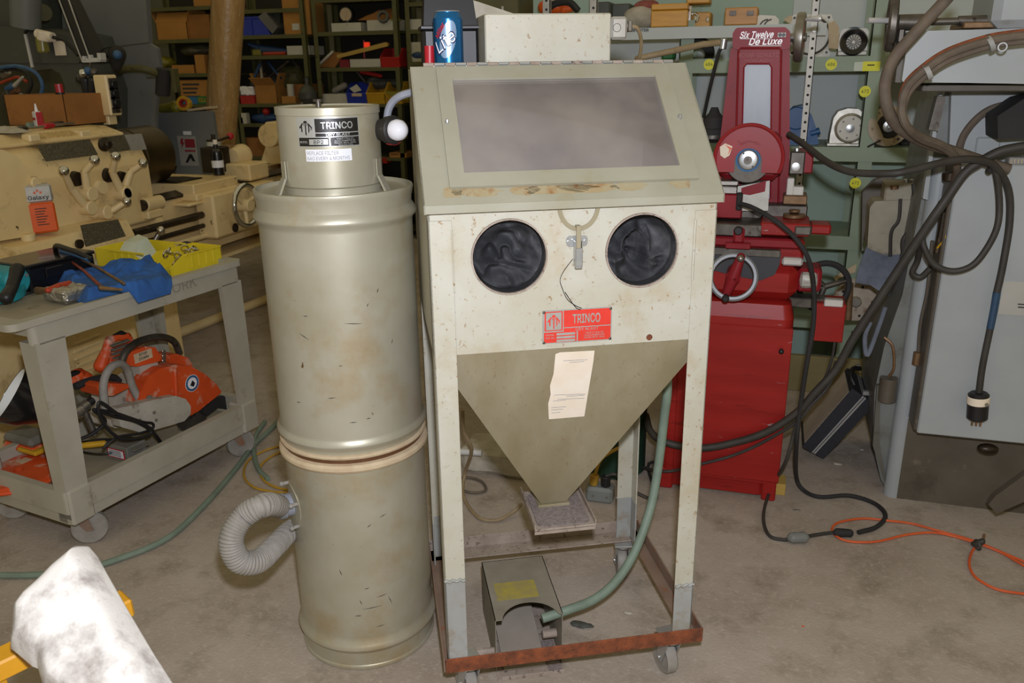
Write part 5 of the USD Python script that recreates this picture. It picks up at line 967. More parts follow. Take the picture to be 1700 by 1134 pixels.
# ================================================================ DARK GREEN STEEL SHELVING (far left)
YS, DS = 7.0, .42
def zS(py, px=450): return PY(px, py, YS)[2]
def xS(px, py=110): return PY(px, py, YS)[0]
M('steel_green', '5d5d33', '4f4f2b', s=5, rough=.55, dirt='35351e', ds=9, dt=.6)
bays = [('A', 241, 384, (13, 67, 124, 174, 208, 262)), ('B', 386, 512, (17, 60, 94, 174, 207, 262)), ('C', 524, 664, (-2, 54, 114, 174, 206, 262)), ('D', 676, 800, (4, 50, 104, 172, 205, 262))]
lbl = ['dark green steel shelving bay at the far left, left of the paper roll', 'dark green steel shelving bay right of the paper roll holding the blue bin', 'dark green steel shelving bay with white cartons behind the dust collector', 'dark green steel shelving bay partly hidden by the blasting cabinet']
BAY = {}
for (k, xa, xb, zs), lb_ in zip(bays, lbl):
    x0, x1 = xS(xa), xS(xb); sh = T('steel_shelving', lb_, 'shelving', ((x0+x1)/2, YS+DS/2, 0))
    for xx in (x0, x1-.045):
        for yy in (YS, YS+DS-.004): sh.p('upright', J(box((xx, yy, 0), (xx+.045, yy+.004, 2.35), 0), box((xx if xx == x0 else xx+.041, yy-(.04 if yy > YS else 0), 0), (xx+.004 if xx == x0 else xx+.045, yy+.04 if yy == YS else yy, 2.35), 0)), 'steel_green')
    xm = (xa+xb)/2; BAY[k] = []
    for py in list(zs)+[320, 380]:
        z = zS(py, xm); BAY[k].append(z)
        sh.p('shelf', J(box((x0+.004, YS+.002, z-.012), (x1-.004, YS+DS-.006, z+.006), 0), box((x0+.004, YS+.001, z-.022), (x1-.004, YS+.004, z+.012), 0)), 'steel_green')
    sh.p('back_panel', box((x0, YS+DS, .05), (x1, YS+DS+.004, 2.35), 0), 'shelf_back')
M('white_card', 'c6c4b4', 'bab8a6', s=8, rough=.85, dirt='8d8a74', ds=14, dt=.62)
M('bin_blue', '2a3fae', '24379c', rough=.45); M('bin_red', 'b5261f', 'a2201a', rough=.45); M('wood_strip', 'b89a4c', 'a88a40', s=8, rough=.7, stretch=(1, 1, 8))
M('green_box', '2d7a3c', '286c36', rough=.6); M('blue_box', '2f6fa0', '2a6290', rough=.6); M('grey_plastic', '6b6b66', '5e5e5a', rough=.5); M('glow_red', 'd8331c', 'c82c18', rough=.4)
def rect_box(name, label, cat, k, si, x0, y0, x1, Y=YS+.03, d=.26, m='cardboard', open_=0, print_=0, h=None, grp=None):
    """a carton or tray standing on shelf si of bay k: px x0..x1, its top at pixel row y0"""
    xm = (x0+x1)/2; z0 = BAY[k][si]+.006; z1 = PY(xm, y0, Y)[2]; xa, xb = PY(x0, y0, Y)[0], PY(x1, y0, Y)[0]
    t_ = T(name, label, cat, ((xa+xb)/2, Y+d/2, z0), group=grp)
    if open_:
        w_ = .004; t_.p('box_body', J(box((xa, Y, z0), (xb, Y+w_, z1), 0), box((xa, Y+d-w_, z0), (xb, Y+d, z1), 0), box((xa, Y, z0), (xa+w_, Y+d, z1), 0), box((xb-w_, Y, z0), (xb, Y+d, z1), 0), box((xa, Y, z0), (xb, Y+d, z0+w_), 0)), m)
        if open_ > 1:
            for s_, xx in ((1, xa), (-1, xb)): t_.p('flap', turn(box((xx-.002, Y, z1), (xx+.002, Y+d, z1+.11), 0), (xx, Y, z1), (0, 1, 0), -s_*.35), m)
            t_.p('flap', turn(box((xa, Y-.002, z1), (xb, Y+.002, z1+.10), 0), (xa, Y, z1), (1, 0, 0), -.5 if open_ == 2 else .9), m)
    else:
        t_.p('box_body', box((xa, Y, z0), (xb, Y+d, z1), .003), m)
        t_.p('tape', box(((xa+xb)/2-.02, Y-.001, z1-.04), ((xa+xb)/2+.02, Y+d+.0, z1+.001), 0), m)
    if print_:
        for j in range(print_): t_.p('print_line', box((xa+(xb-xa)*.08, Y-.002, z0+(z1-z0)*(.78-.17*j)), (xa+(xb-xa)*(.62-.06*(j % 3)), Y-.0005, z0+(z1-z0)*(.86-.17*j)), 0), 'ink')
    return t_, xa, xb, z0, z1
rb = rect_box
rb('cardboard_box', 'open flapped cardboard box on the second shelf left of the paper roll', 'cardboard box', 'A', 1, 258, 37, 309, m='cardboard_light', open_=2)
rb('cardboard_box', 'closed dark brown cardboard box just right of the open flapped one', 'cardboard box', 'A', 1, 309, 24, 346, Y=YS+.05, m='cardboard')
rb('cardboard_box', 'cardboard box cut off by the top of the picture left of the paper roll', 'cardboard box', 'A', 0, 318, -20, 352, m='cardboard_light')
rb('cardboard_box', 'low open cardboard box with a bag on it left of the paper roll', 'cardboard box', 'A', 2, 284, 108, 322, m='cardboard_light', open_=1)
rb('cardboard_box', 'upright cardboard carton beside the low open box left of the paper roll', 'cardboard box', 'A', 2, 322, 91, 338, m='cardboard_light')
rb('cardboard_box', 'cardboard carton half hidden by the left edge of the paper roll', 'cardboard box', 'A', 2, 346, 92, 362, m='cardboard_light')
rb('cardboard_box', 'printed cardboard box with lines of black lettering left of the paper roll', 'cardboard box', 'A', 3, 297, 133, 350, m='cardboard_light', print_=4)
rb('product_box', 'small blue and white product box under the printed cardboard box', 'box', 'A', 3, 301, 161, 327, Y=YS-.005, d=.03, m='blue_box')
g_ = rb('product_box', 'green product box with yellow lettering beside the paper roll', 'box', 'A', 3, 327, 160, 350, Y=YS-.005, d=.03, m='green_box')
g_[0].p('lettering', text('CLUB', .035, ((g_[1]+g_[2])/2, YS-.006, g_[3]+.02), (1, 0, 0), (0, 0, 1), depth=.002), 'tool_yellow', smooth=False)
def blob(name, label, cat, k, si, x, py, r, s=(1, 1, .6), m='olive_green', Y=YS+.12, amp=.03, seed=1):
    q = PY(x, py, Y); z0 = BAY[k][si]+.006; q[2] = max(q[2], z0+r*s[2]*.9)
    b_ = ball((0, 0, 0), r, 4, s); b_ = rough_up(b_, amp, 9, seed); b_.apply_translation(q); v_ = np.array(b_.vertices); v_[:, 2] = np.maximum(v_[:, 2], z0); b_.vertices = v_
    return O(name, label, cat, b_, m, smooth=True)
M('bag_yellow', '8d862c', '7a7426', rough=.4); M('bag_clear', '5f5c48', '504d3c', s=20, rough=.3)
blob('plastic_bag', 'crumpled yellow-green bag on the third shelf at the far left', 'bag', 'A', 2, 276, 104, .10, m='bag_yellow', seed=3)
blob('plastic_bag', 'crumpled grey clear bag lying on the boxes left of the paper roll', 'bag', 'A', 2, 330, 84, .15, (1.2, .8, .35), 'bag_clear', YS+.2, seed=5)
tp1 = T('tape_measure', 'yellow and red tape dispenser on top of the electrical cabinet', 'tape', PY(300, 180, 5.1)); q = PY(306, 172, 5.1); tp1.p('body', J(ring(q, (.3, -1, .2), .05, .028, .04, 24)), 'tool_yellow'); tp1.p('core', ring(q, (.3, -1, .2), .029, .02, .05, 24), 'bin_red')
blob_ = O('work_gloves', 'black and yellow work gloves lying on the electrical cabinet', 'gloves', rough_up(hull(np.vstack([ball(PY(268, 180, 5.15), .03, 2).vertices, ball(PY(292, 178, 5.1), .04, 2).vertices])), .01, 22, 2, 2), 'bag_yellow')
pk = O('paper_packet', 'flat tan paper packet lying on the electrical cabinet corner', 'packet', turn(boxP(310, 180, 340, 184, 5.02, .15), PY(325, 182, 5.05), (0, 1, 0), -.1), 'gasket')
# bay B
b_ = T('plastic_bin', 'bright blue plastic bin right of the paper roll', 'storage bin', (xS(422), YS+.15, BAY['B'][1]))
z0 = BAY['B'][1]+.006
b_.p('tray', prism([(xS(392), z0), (xS(452), z0), (xS(440), zS(28, 430)), (xS(392), zS(27, 400))], -.25, (0, YS+.03, 0)), 'bin_blue'); b_.p('rim', box((xS(392), YS+.02, zS(31, 420)), (xS(440), YS+.04, zS(27, 420)), .004), 'bin_blue'); b_.p('rib', box((xS(420), YS+.02, z0), (xS(423), YS+.03, zS(30, 420)), 0), 'bin_blue')
O("grey_tray", 'grey plastic tray tilted against the blue bin', 'tray', prismP([(428, 28), (440, 19), (461, 45), (452, 56)], YS+.0, .22), 'grey_plastic'); O('dark_binder', 'dark grey folder leaning behind the tilted grey tray', 'folder', prismP([(438, 21), (464, 22), (466, 52), (452, 50)], YS+.1, .12), 'machine_dark')
c_ = rb('cardboard_box', 'tall closed cardboard box with white label on the second shelf beside the blue bin', 'cardboard box', 'B', 1, 466, -12, 511, m='cardboard_light'); card(c_[0], 485, 39, 497, 50, YS+.03, 'white_card')
M('tool_blue', '2c4a74', '243e62', rough=.5)
O('blue_tool', 'long dark blue hand tool lying right of the paper roll', 'tool', link([PY(413, 73, YS+.1), PY(434, 82, YS+.1), PY(474, 86, YS+.1)], [.015, .04, .03]), 'tool_blue'); O('orange_tool', 'orange-red bar lying under the dark blue hand tool', 'bar', cyl(PY(438, 89, YS+.03)*(1, 1, 0)+(0, 0, BAY['B'][2]+.025), PY(474, 88, YS+.03)*(1, 1, 0)+(0, 0, BAY['B'][2]+.025), .018, n=10), 'red_handle'); O('brass_fitting', 'small brass fitting beside the paper roll on the shelf', 'fitting', boxP(418, 82, 432, 93, YS+.05, .06, .01), 'bag_yellow')
rb('carton_tray', 'white shallow carton at the right end of the shelf beside the paper roll', 'carton', 'B', 2, 475, 76, 514, m='white_card', open_=1)
for k, (a_, c2, m_, lb_) in enumerate((((432, 105), (420, 135), 'tool_blue', 'dark slanted tool leftmost in the clutter right of the paper roll'), ((433, 106), (436, 140), 'steel', 'steel rod upright in the clutter right of the paper roll'), ((446, 104), (466, 130), 'tool_blue', 'blue slanted tool in the clutter right of the paper roll'), ((440, 135), (480, 100), 'steel_dark', 'long dark bar crossing the clutter right of the paper roll'), ((484, 98), (495, 112), 'steel', 'short bright bar near the shelf upright in the clutter'))): O('metal_rod', lb_, 'rod', cyl(PY(*a_, YS+.1+.02*k), PY(*c2, YS+.08), .015, n=8), m_)
O('pipe_bundle', 'heap of dark scrap behind the cardboard boxes right of the paper roll', 'scrap', rough_up(boxP(412, 128, 470, 150, YS+.2, .15, .03), .04, 8, 7, 4), 'machine_dark', kind='stuff')
blob('canvas_bag', 'dark olive canvas bag beside the shelf upright', 'bag', 'B', 3, 482, 128, .14, (1, .8, .8), 'olive_green', YS+.25, seed=9)
rb('cardboard_box', 'cardboard box with raised flap below the clutter right of the paper roll', 'cardboard box', 'B', 3, 422, 141, 458, m='cardboard_light', open_=3); rb('cardboard_box', 'wide low cardboard box at the shelf upright behind the white roll', 'cardboard box', 'B', 3, 478, 140, 514, Y=YS+.1, m='cardboard'); rb('cardboard_box', 'tiny cardboard carton in front of the wide low box', 'cardboard box', 'B', 3, 467, 160, 490, Y=YS+.01, d=.06, m='cardboard_light')
O('paper_towel_roll', 'white paper roll standing between the cardboard boxes', 'roll', cyl((xS(473), YS+.06, BAY['B'][3]+.006), (xS(473), YS+.06, zS(140, 473)), .032, n=20), 'white_card')
O('metal_jug', 'dark rounded jug with spout at the shelf upright', 'jug', J(rev([(0, 0), (.05, 0), (.085, .05), (.085, .1), (.05, .15), (.02, .17), (.02, .23), (.028, .24)], (xS(509), YS-.02, BAY['B'][3]+.007), (0, 0, 1), 24)), 'machine_dark')
O('crushed_foil', 'bright crumpled white and silver packet on the red bin beside the paper roll', 'packet', rough_up(boxP(398, 144, 420, 158, YS+.0, .05, .005), .012, 22, 2, 4), 'can_white'); rb('plastic_bin', 'small red bin beside the paper roll under the crumpled packet', 'storage bin', 'B', 3, 396, 159, 421, Y=YS-.0, d=.12, m='bin_red')
rb('cardboard_box', 'large closed cardboard box on a low shelf behind the lathe tool post', 'cardboard box', 'B', 5, 398, 229, 460, m='cardboard'); rb('cardboard_box', 'dark cardboard box near the dust collector on a low shelf', 'cardboard box', 'B', 5, 440, 232, 470, Y=YS+.2, m='cardboard')
rb('small_bottle', 'white bottle with blue label on the lower shelf beside the paper roll', 'bottle', 'B', 4, 398, 188, 408, Y=YS, d=.06, m='white_card'); blob('tool_pile', 'heap of small blue and red tools on the lower shelf', 'tools', 'B', 4, 440, 195, .10, (1.5, .6, .5), 'tool_blue', YS+.1, seed=12); O('red_ball', 'red ball on top of the heap of small tools', 'cap', ball(PY(442, 185, YS+.05), .035, 2), 'bin_red')
# bay C
for i, (a_, b2, y_, si, lb_) in enumerate(((549, 600, 38, 1, 'white shallow carton under the dial gauge, left of two'), (608, 661, 33, 1, 'white shallow carton under the brown paper, right of two'), (580, 632, 98, 2, 'white shallow carton under the wooden strip'), (530, 582, 156, 3, 'white shallow carton left of the blue bin above the dust collector'))): rb('carton_tray', lb_, 'carton', 'C', si, a_, y_, b2, m='white_card', open_=1)
rb('carton_tray', 'white shallow carton half hidden by the black case on the cabinet', 'carton', 'D', 1, 675, 32, 700, m='white_card', open_=1); rb('carton_tray', 'dusty cream carton behind the cabinet lid beside the shelf upright', 'carton', 'D', 2, 674, 70, 711, m='white_card', open_=1, Y=YS+.02); blob('blue_bowl', 'dark blue plastic tub on the shelf beside the cabinet lid', 'tub', 'D', 2, 700, 93, .11, (1.3, .8, .6), 'tool_blue', YS+.1, .0)
dg = T('dial_gauge', 'round dial gauge standing in a white carton on the shelving', 'gauge', PY(574, 30, YS+.1)); q = PY(574, 24, YS+.06); dg.p('case', cyl(q, q+(0, .05, 0), .065, n=28), 'black'); dg.p('dial', cyl(q-(0, .004, 0), q, .055, n=28), 'gasket'); dg.p('stem', cyl(q-(0, -.02, .14), q-(0, -.02, .05), .03, n=16), 'black')
O('brown_wrap', 'crumpled brown paper lying over the right white carton', 'paper', rough_up(hull([PY(a_, b2, YS+c2) for a_, b2, c2 in ((592, 34, .05), (655, 33, .05), (600, 30, .2), (660, 12, .25), (630, 18, .1), (664, 30, .25))]), .015, 12, 2, 3), 'cardboard')
O('ring_coupling', 'dark ring coupling on the right white carton', 'ring', ring(PY(636, 28, YS+.01), (.3, -1, .3), .05, .03, .04, 24), 'machine_dark'); O('yellow_strip', 'small yellow strip beside the ring coupling', 'strip', boxP(648, 31, 662, 34, YS+.02, .05, 0), 'bag_yellow')
O('wooden_strip', 'pale yellow wooden strip propped across the white carton', 'wooden strip', prismP([(559, 91), (560, 97), (643, 77), (644, 72), (640, 70)], YS+.0, .03, .003), 'wood_strip'); O('wooden_board', 'brown board leaning at a slant in the shelving bay', 'board', prismP([(525, 111), (552, 86), (572, 88), (556, 112)], YS+.08, .02), 'cardboard'); O('board_edge', 'white edge strip along the slanted brown board', 'strip', prismP([(524, 110), (551, 84), (554, 86), (527, 112)], YS+.06, .02), 'white_card')
O('red_lighter', 'glowing red marker light standing behind the wooden strip', 'light', boxP(604, 70, 612, 79, YS+.1, .03, .004), mat('red_glow', 'ff4020', 'ff3a1a', emit=.5)); O('black_pen', 'thin red and black pen beside the red marker light', 'pen', cyl(PY(605, 97, YS+.12), PY(604, 67, YS+.12), .008, n=8), 'can_red'); rb('small_box', 'small dark red box at the left end of the white carton', 'box', 'C', 2, 563, 99, 579, d=.1, m='danger_red')
def tiltbin(lb_, pix, m_, si, k='C', grp=None):
    x0, y0, x1, y1 = pix; Y = YS+.0; xa, xb = PY(x0, y1, Y)[0], PY(x1, y1, Y)[0]; z0 = BAY[k][si]+.007; h = PY((x0+x1)/2, y0, Y)[2]-z0
    t_ = T('plastic_bin', lb_, 'storage bin', ((xa+xb)/2, Y+.1, z0), group=grp); sd = [(0, 0), (.25, 0), (.25, h), (.08, h*.98), (-.02, h*.5)]
    P_ = [(Y+a_, z0+c2) for a_, c2 in sd]; t_.p('tray', J(prism(P_, .004, (xa, 0, 0), (0, 1, 0)), prism(P_, .004, (xb-.004, 0, 0), (0, 1, 0)), box((xa, Y+.246, z0), (xb, Y+.25, z0+h), 0), box((xa, Y, z0), (xb, Y+.25, z0+.004), 0), prism([(Y, z0), (Y+.004, z0), (Y-.016, z0+h*.5), (Y-.02, z0+h*.5)], xb-xa, (xa, 0, 0), (0, 1, 0))), m_)
    t_.p('rim', box((xa, Y-.024, z0+h*.46), (xb, Y-.016, z0+h*.52), .001), m_)
    return t_
tiltbin('red tilted parts bin right of the white carton under the wooden strip', (633, 79, 665, 110), 'bin_red', 2); tiltbin('blue tilted parts bin between the white carton and the yellow bin', (577, 137, 610, 168), 'bin_blue', 3); tiltbin('yellow tilted parts bin right of the blue bin above the dust collector', (610, 136, 640, 168), 'tool_yellow', 3); tiltbin('second yellow parts bin against the shelf upright', (640, 136, 668, 158), 'tool_yellow', 3)
O('note_card', 'white paper card standing in the blue tilted bin', 'card', prismP([(580, 147), (592, 140), (600, 150), (588, 154)], YS+.02, .006), 'white_card'); O('small_tan_block', 'tan label block on the front of the blue tilted bin', 'label', boxP(584, 155, 600, 160, YS-.03, .01, 0), 'gasket')
O('red_handle_tool', 'red-handled tool lying above the yellow bins', 'tool', link([PY(600, 119, YS+.1), PY(632, 126, YS+.1)], [.02, .018]), 'bin_red'); O('dark_bar', 'dark slanted bar above the blue tilted bin', 'bar', cyl(PY(592, 119, YS+.15), PY(607, 137, YS+.15), .014, n=8), 'steel_dark'); O('clutter_heap', 'heap of dark small parts above the yellow bins', 'parts', rough_up(boxP(606, 130, 662, 146, YS+.12, .12, .03), .03, 12, 4, 4), 'machine_dark', kind='stuff'); O('white_sheet', 'yellowish folded cardboard panel beside the lamp hose', 'panel', prismP([(638, 152), (676, 152), (678, 166), (655, 164)], YS-.06, .03), 'bag_yellow'); O('putty_tube', 'pale plastic tube lying behind the left white carton', 'tube', link([PY(556, 151, YS+.1), PY(572, 142, YS+.1)], [.03, .03]), 'hose_grey')
rb('cardboard_box', 'orange carton with black print low on the shelving beside the cabinet', 'cardboard box', 'C', 5, 646, 254, 674, Y=YS, m='cardboard_light', print_=2); rb('plastic_bin', 'red bin low on the shelving beside the orange carton', 'storage bin', 'C', 5, 632, 264, 645, Y=YS, d=.1, m='bin_red'); rb('cardboard_box', 'dark yellow carton behind the lamp beside the dust collector', 'cardboard box', 'C', 4, 646, 232, 670, Y=YS, d=.1, m='bag_yellow')
# ================================================================ RED SURFACE GRINDER
GY = 2.81
M('steel_bright', 'd4d4d2', 'c4c4c2', rough=.25, metal=.4)
M('dull_steel', '8d9093', '7f8285', s=20, rough=.5, metal=.5)
M('grinder_red', '9c231e', '8a1b17', s=4, rough=.42, spec=.3, dirt='a09a98', ds=14, dt=.67, dw=.02, dirt2='5a1512', ds2=6, dt2=.60, dw2=.15, stretch=(.5, 1, 4))
M('column_red', '8e2229', '7e1b21', s=4, rough=.45, spec=.25, dirt='6a1c22', ds=8, dt=.62, dw=.14)
M('window_grey', 'a2aab4', '98a0aa', s=5, rough=.4, dirt='7c7466', ds=5, dt=.62, dw=.12, stretch=(3, 1, .8))
M('grind_wheel', '7f7b76', '716d68', s=60, rough=.9); M('vinyl_black', '3a3c40', '303236', rough=.6)
gr = T('surface_grinder', 'tall red surface grinder with round wheel guard and cabinet base right of the blasting cabinet', 'surface grinder', (-.09, 3.05, 0))
gx0, gx1 = -.30, .125
zc1 = PY(1250, 500, GY)[2]
base_ = gr.p('base_cabinet', J(prism(rnd(sb_(gx0, GY, gx1, GY+.50), .035), zc1-.06-.07, (0, 0, .07), (1, 0, 0), (0, 1, 0)), prism(rnd(sb_(gx0+.02, GY+.02, gx1-.04, GY+.48), .03), .06, (0, 0, .012), (1, 0, 0), (0, 1, 0)),
   hull(np.vstack([np.c_[np.array(rnd(sb_(gx0, GY, gx1, GY+.5), .035).exterior.coords), np.full(len(rnd(sb_(gx0, GY, gx1, GY+.5), .035).exterior.coords), zc1-.06)], np.c_[np.array(rnd(sb_(gx0+.012, GY+.012, gx1-.012, GY+.488), .03).exterior.coords), np.full(len(rnd(sb_(gx0+.012, GY+.012, gx1-.012, GY+.488), .03).exterior.coords), zc1-.012)], np.c_[np.array(rnd(sb_(gx0+.04, GY+.04, gx1-.04, GY+.46), .03).exterior.coords), np.full(len(rnd(sb_(gx0+.04, GY+.04, gx1-.04, GY+.46), .03).exterior.coords), zc1)]]))), 'grinder_red')
def gp(px, py, y=GY): return PY(px, py, y)
dz1, dz0 = gp(1250, 541)[2], gp(1240, 795)[2]; dx1_ = gp(1308, 640)[0]
dr = gr.p('door', box((gx0+.05, GY-.006, dz0), (dx1_, GY+.0, dz1), .003), 'grinder_red'); q = gp(1297, 580); gr.p('latch_knob', J(cyl(q+(0, -.006, 0), q+(0, -.022, 0), .006, n=12), ball(q+(0, -.024, 0), .009, 2)), 'black', under=dr)
for sx in (gx1-.055, gx0+.0): gr.p('foot', box((sx, GY+.002, 0), (sx+.05, GY+.07, .085), .006), 'grinder_red')
gr.p('wood_block', box((gx1-.03, GY+.06, 0), (gx1+.03, GY+.14, .045), .002), 'wood_strip', label='small wooden block under the foot')
sadY = GY+.02
gr.p('saddle', J(boxP(1165, 437, 1325, 497, sadY, .34, .03), boxP(1150, 395, 1335, 440, sadY+.03, .30, .01)), 'grinder_red')
gr.p('apron', prismP([(1120, 412), (1297, 422), (1294, 440), (1286, 456), (1262, 466), (1220, 458), (1150, 440)], sadY-.012, .01), 'vinyl_black', label='hanging black vinyl way apron')
gr.p('apron_strip', boxP(1120, 412, 1296, 424, sadY-.016, .02, .002), 'steel_dark')
gr.p('table', J(boxP(1120, 394, 1330, 410, sadY-.01, .20, .006)), 'column_red'); gr.p('table_way', J(boxP(1120, 371, 1265, 391, sadY-.02, .17, .003)), 'steel_dark'); gr.p('table_end', boxP(1262, 371, 1345, 392, sadY-.02, .17, .004), 'grinder_red'); gr.p('end_block', boxP(1318, 375, 1348, 392, sadY-.024, .10, .006), 'steel_dark')
gr.p('table_stop', boxP(1345, 374, 1380, 390, sadY, .09, .006), 'grinder_red'); gr.p('stop_lever', J(boxP(1217, 378, 1236, 405, sadY-.04, .02, .008), boxP(1204, 404, 1246, 414, sadY-.04, .02, .003)), 'column_red'); q = gp(1226, 382, sadY-.04); gr.p('knob', cyl(q, q-(0, .018, 0), .014, n=16, ch=.003), 'black')
q = gp(1319, 352, sadY+.10)
gr.p('collar', J(*[cyl(q+(0, 0, h_), q+(0, 0, h_+t_), r_, n=24, ch=.002) for h_, t_, r_ in ((.0, .008, .018), (-.018, .012, .036), (-.035, .018, .016), (-.048, .014, .034), (-.06, .012, .03))]), 'saw_bronze')
gr.p('grip_bar', boxP(1298, 429, 1333, 442, sadY-.03, .03, .006), 'steel_bright'); gr.p('reversing_box', boxP(1323, 447, 1364, 486, sadY+.03, .12, .01), 'column_red'); gr.p('dirty_handle', rough_up(boxP(1328, 453, 1357, 479, sadY+.0, .03, .008), .004, 40, 2, 3), 'galvanised')
# side shelf with switch box
sx = gr.p('side_box', boxP(1350, 505, 1402, 568, GY+.06, .12, .003), 'grinder_red'); gr.p('chrome_block', boxP(1368, 498, 1400, 510, GY+.05, .03, .003), 'steel_bright', under=sx); gr.p('arm', boxP(1300, 495, 1372, 512, GY+.10, .06, .004), 'steel_dark', under=sx)
# hand wheel in front
hwc = gp(1217, 460, GY-.08)
hw = gr.p('handwheel', rev([(.063, -.006), (.066, -.010), (.077, -.009), (.081, -.002), (.080, .006), (.074, .010), (.066, .009), (.063, .005), (.063, -.006)], hwc, (.05, -1, .25), 48, caps=False), 'dull_steel', label='bright metal handwheel', smooth=40)
gr.p('spoke', link([hwc+(.02, .0, .068), hwc, hwc+(-.02, 0, -.066)], [.014, .022, .014]), 'column_red', under=hw); gr.p('hub', cyl(hwc+(0, -.01, 0), hwc+(0, .12, 0), .024, n=20, ch=.004), 'column_red', under=hw); gr.p('crank_knob', cyl(hwc+(-.018, -.012, -.066), hwc+(-.018, -.04, -.066), .012, n=16, ch=.004), 'black', under=hw); gr.p('crank_knob', ball(hwc+(.02, -.022, .068), .012, 2), 'steel', under=hw, smooth=True)
# column
CYY = 3.02
gr.p('column', J(prismP([(1213, 80), (1311, 80), (1311, 345), (1180, 345), (1195, 235)], CYY, .22, .006)), 'column_red')
gr.p('column_cap', prismP([(1216, 82), (1216, 56), (1222, 46), (1304, 45), (1312, 52), (1312, 82)], CYY-.012, .24, .012), 'column_red')
gr.p('face_frame', prismP([(1218, 345), (1226, 84), (1230, 79), (1294, 79), (1298, 84), (1292, 345)], CYY-.012, .012, .004, holes=[[(1230, 330), (1236, 112), (1241, 106), (1276, 106), (1281, 112), (1278, 330)]]), 'column_red')
gr.p('face_window', prismP([(1230, 330), (1236, 112), (1241, 106), (1276, 106), (1281, 112), (1278, 330)], CYY-.004, .004), 'window_grey', label='grey wheel-dust slot plate')
wcx = gp(1259, 188, CYY-.005); gr.p('slide_plate', J(prismP([(1234, 225), (1234, 180), (1238, 164), (1250, 154), (1264, 153), (1275, 163), (1277, 180), (1276, 225)], CYY-.007, .003)), 'window_grey')
gr.p('frame_moulding', J(tubeP([(x, y, CYY-.013) for x, y in ((1219, 340), (1226, 84), (1230, 80), (1294, 80), (1297, 84), (1292, 340))], .0035, 8, 1), tubeP([(x, y, CYY-.013) for x, y in ((1229, 330), (1235, 112), (1240, 106), (1277, 106), (1281, 112), (1279, 330))], .0025, 8, 1)), 'column_red')
bx3, bz3 = (1,0,0), (0,0,1)
o = gp(1256, 64, CYY-.0125); gr.p('lettering', text('Six Twelve', .020, gp(1255, 63, CYY-.0125), bx3, bz3, width=.106, depth=.002, shear=.25), 'can_white', smooth=False, label='white script lettering'); gr.p('lettering', text('De Luxe', .020, gp(1270, 74, CYY-.0125), bx3, bz3, width=.104, depth=.002, shear=.25), 'can_white', smooth=False, label='white script lettering')
gr.p('script_line', tubeP([(1229, 64.5, CYY-.0135), (1281, 64.5, CYY-.0135)], .0012, 5, 2), 'can_white'); gr.p('script_line', tubeP([(1246, 76, CYY-.0135), (1297, 76, CYY-.0135)], .0012, 5, 2), 'can_white')
gr.p('cast_lettering', text('BOYAR-SCHULTZ', .013, gp(1259, 95, CYY-.0125), bx3, bz3, width=.125, depth=.003), 'grinder_red', smooth=False); gr.p('cast_lettering', text('CHICAGO', .009, gp(1259, 103, CYY-.0125), bx3, bz3, width=.06, depth=.003), 'grinder_red', smooth=False)
for a_, b2 in ((1236, 1244), (1274, 1282)): gr.p('cast_line', boxP(a_, 100, b2, 101, CYY-.014, .004, 0), 'grinder_red')
sw = gr.p('switch_plate', boxP(1291, 54, 1305, 62, CYY-.014, .004, .001), 'galvanised'); 
for x_ in (1295, 1301): q = gp(x_, 58, CYY-.014); gr.p('push_button', cyl(q, q-(0, .004, 0), .006, n=14), 'black', under=sw)
# head, guard, wheel
M('guard_red', '9c272c', '8c2024', s=5, rough=.38, spec=.35)
HY = 2.86
gr.p('wheel_head', J(boxP(1196, 222, 1296, 300, HY+.04, .26, .02)), 'column_red')
gq_ = gp(1243, 262, HY); rg = .5*(gp(1301, 262, HY)[0]-gp(1187, 262, HY)[0])
arcp = [(gq_[0]+rg*math.cos(a), gq_[2]+rg*math.sin(a)) for a in np.linspace(-.42, math.pi+.42, 48)]
e0, e1 = arcp[0], arcp[-1]; guard = rnd(Polygon(arcp), .008).difference(circ(gq_[0], gq_[2]-.01, rg*.40)).difference(sb_(gq_[0]-rg*.40, gq_[2]-rg, gq_[0]+rg*.40, gq_[2]-.01))
gd_ = gr.p('wheel_guard', prism(guard, -.075, (0, HY-.03, 0)), 'guard_red', label='red half-round wheel guard')
gr.p('guard_lip', J(*[tube([(x_, HY-.03, z_) for x_, z_ in np.array(arcp)*.985+np.array([gq_[0], gq_[2]])*.015], .006, 8, 0)]), 'guard_red', under=gd_)
gr.p('torn_label', prismP([(1195, 244), (1204, 238), (1216, 243), (1211, 258), (1203, 263), (1196, 258)], HY-.031, .001), 'paper', under=gd_, label='torn paper label'); gr.p('orange_scrap', prismP([(1204, 240), (1215, 246), (1208, 258), (1211, 248)], HY-.032, .001), 'can_orange', under=gd_)
arrow = [(1224, 233), (1229, 239), (1227, 240), (1231, 241), (1243, 235), (1254, 238), (1254, 240), (1263, 240), (1258, 237), (1256, 234), (1256, 236), (1243, 233), (1230, 237)]
gr.p('rotation_arrow', prismP(arrow, HY-.034, .003), 'grinder_red', under=gd_)
wc_ = gp(1242, 265, HY-.015); wr_ = .5*(gp(1278, 265, HY)[0]-gp(1206, 265, HY)[0])*1.0
gr.p('grinding_wheel', cyl(wc_+(0, .02, -.004), wc_+(0, -.004, -.004), wr_*1.02, n=56, ch=.002), 'grind_wheel')
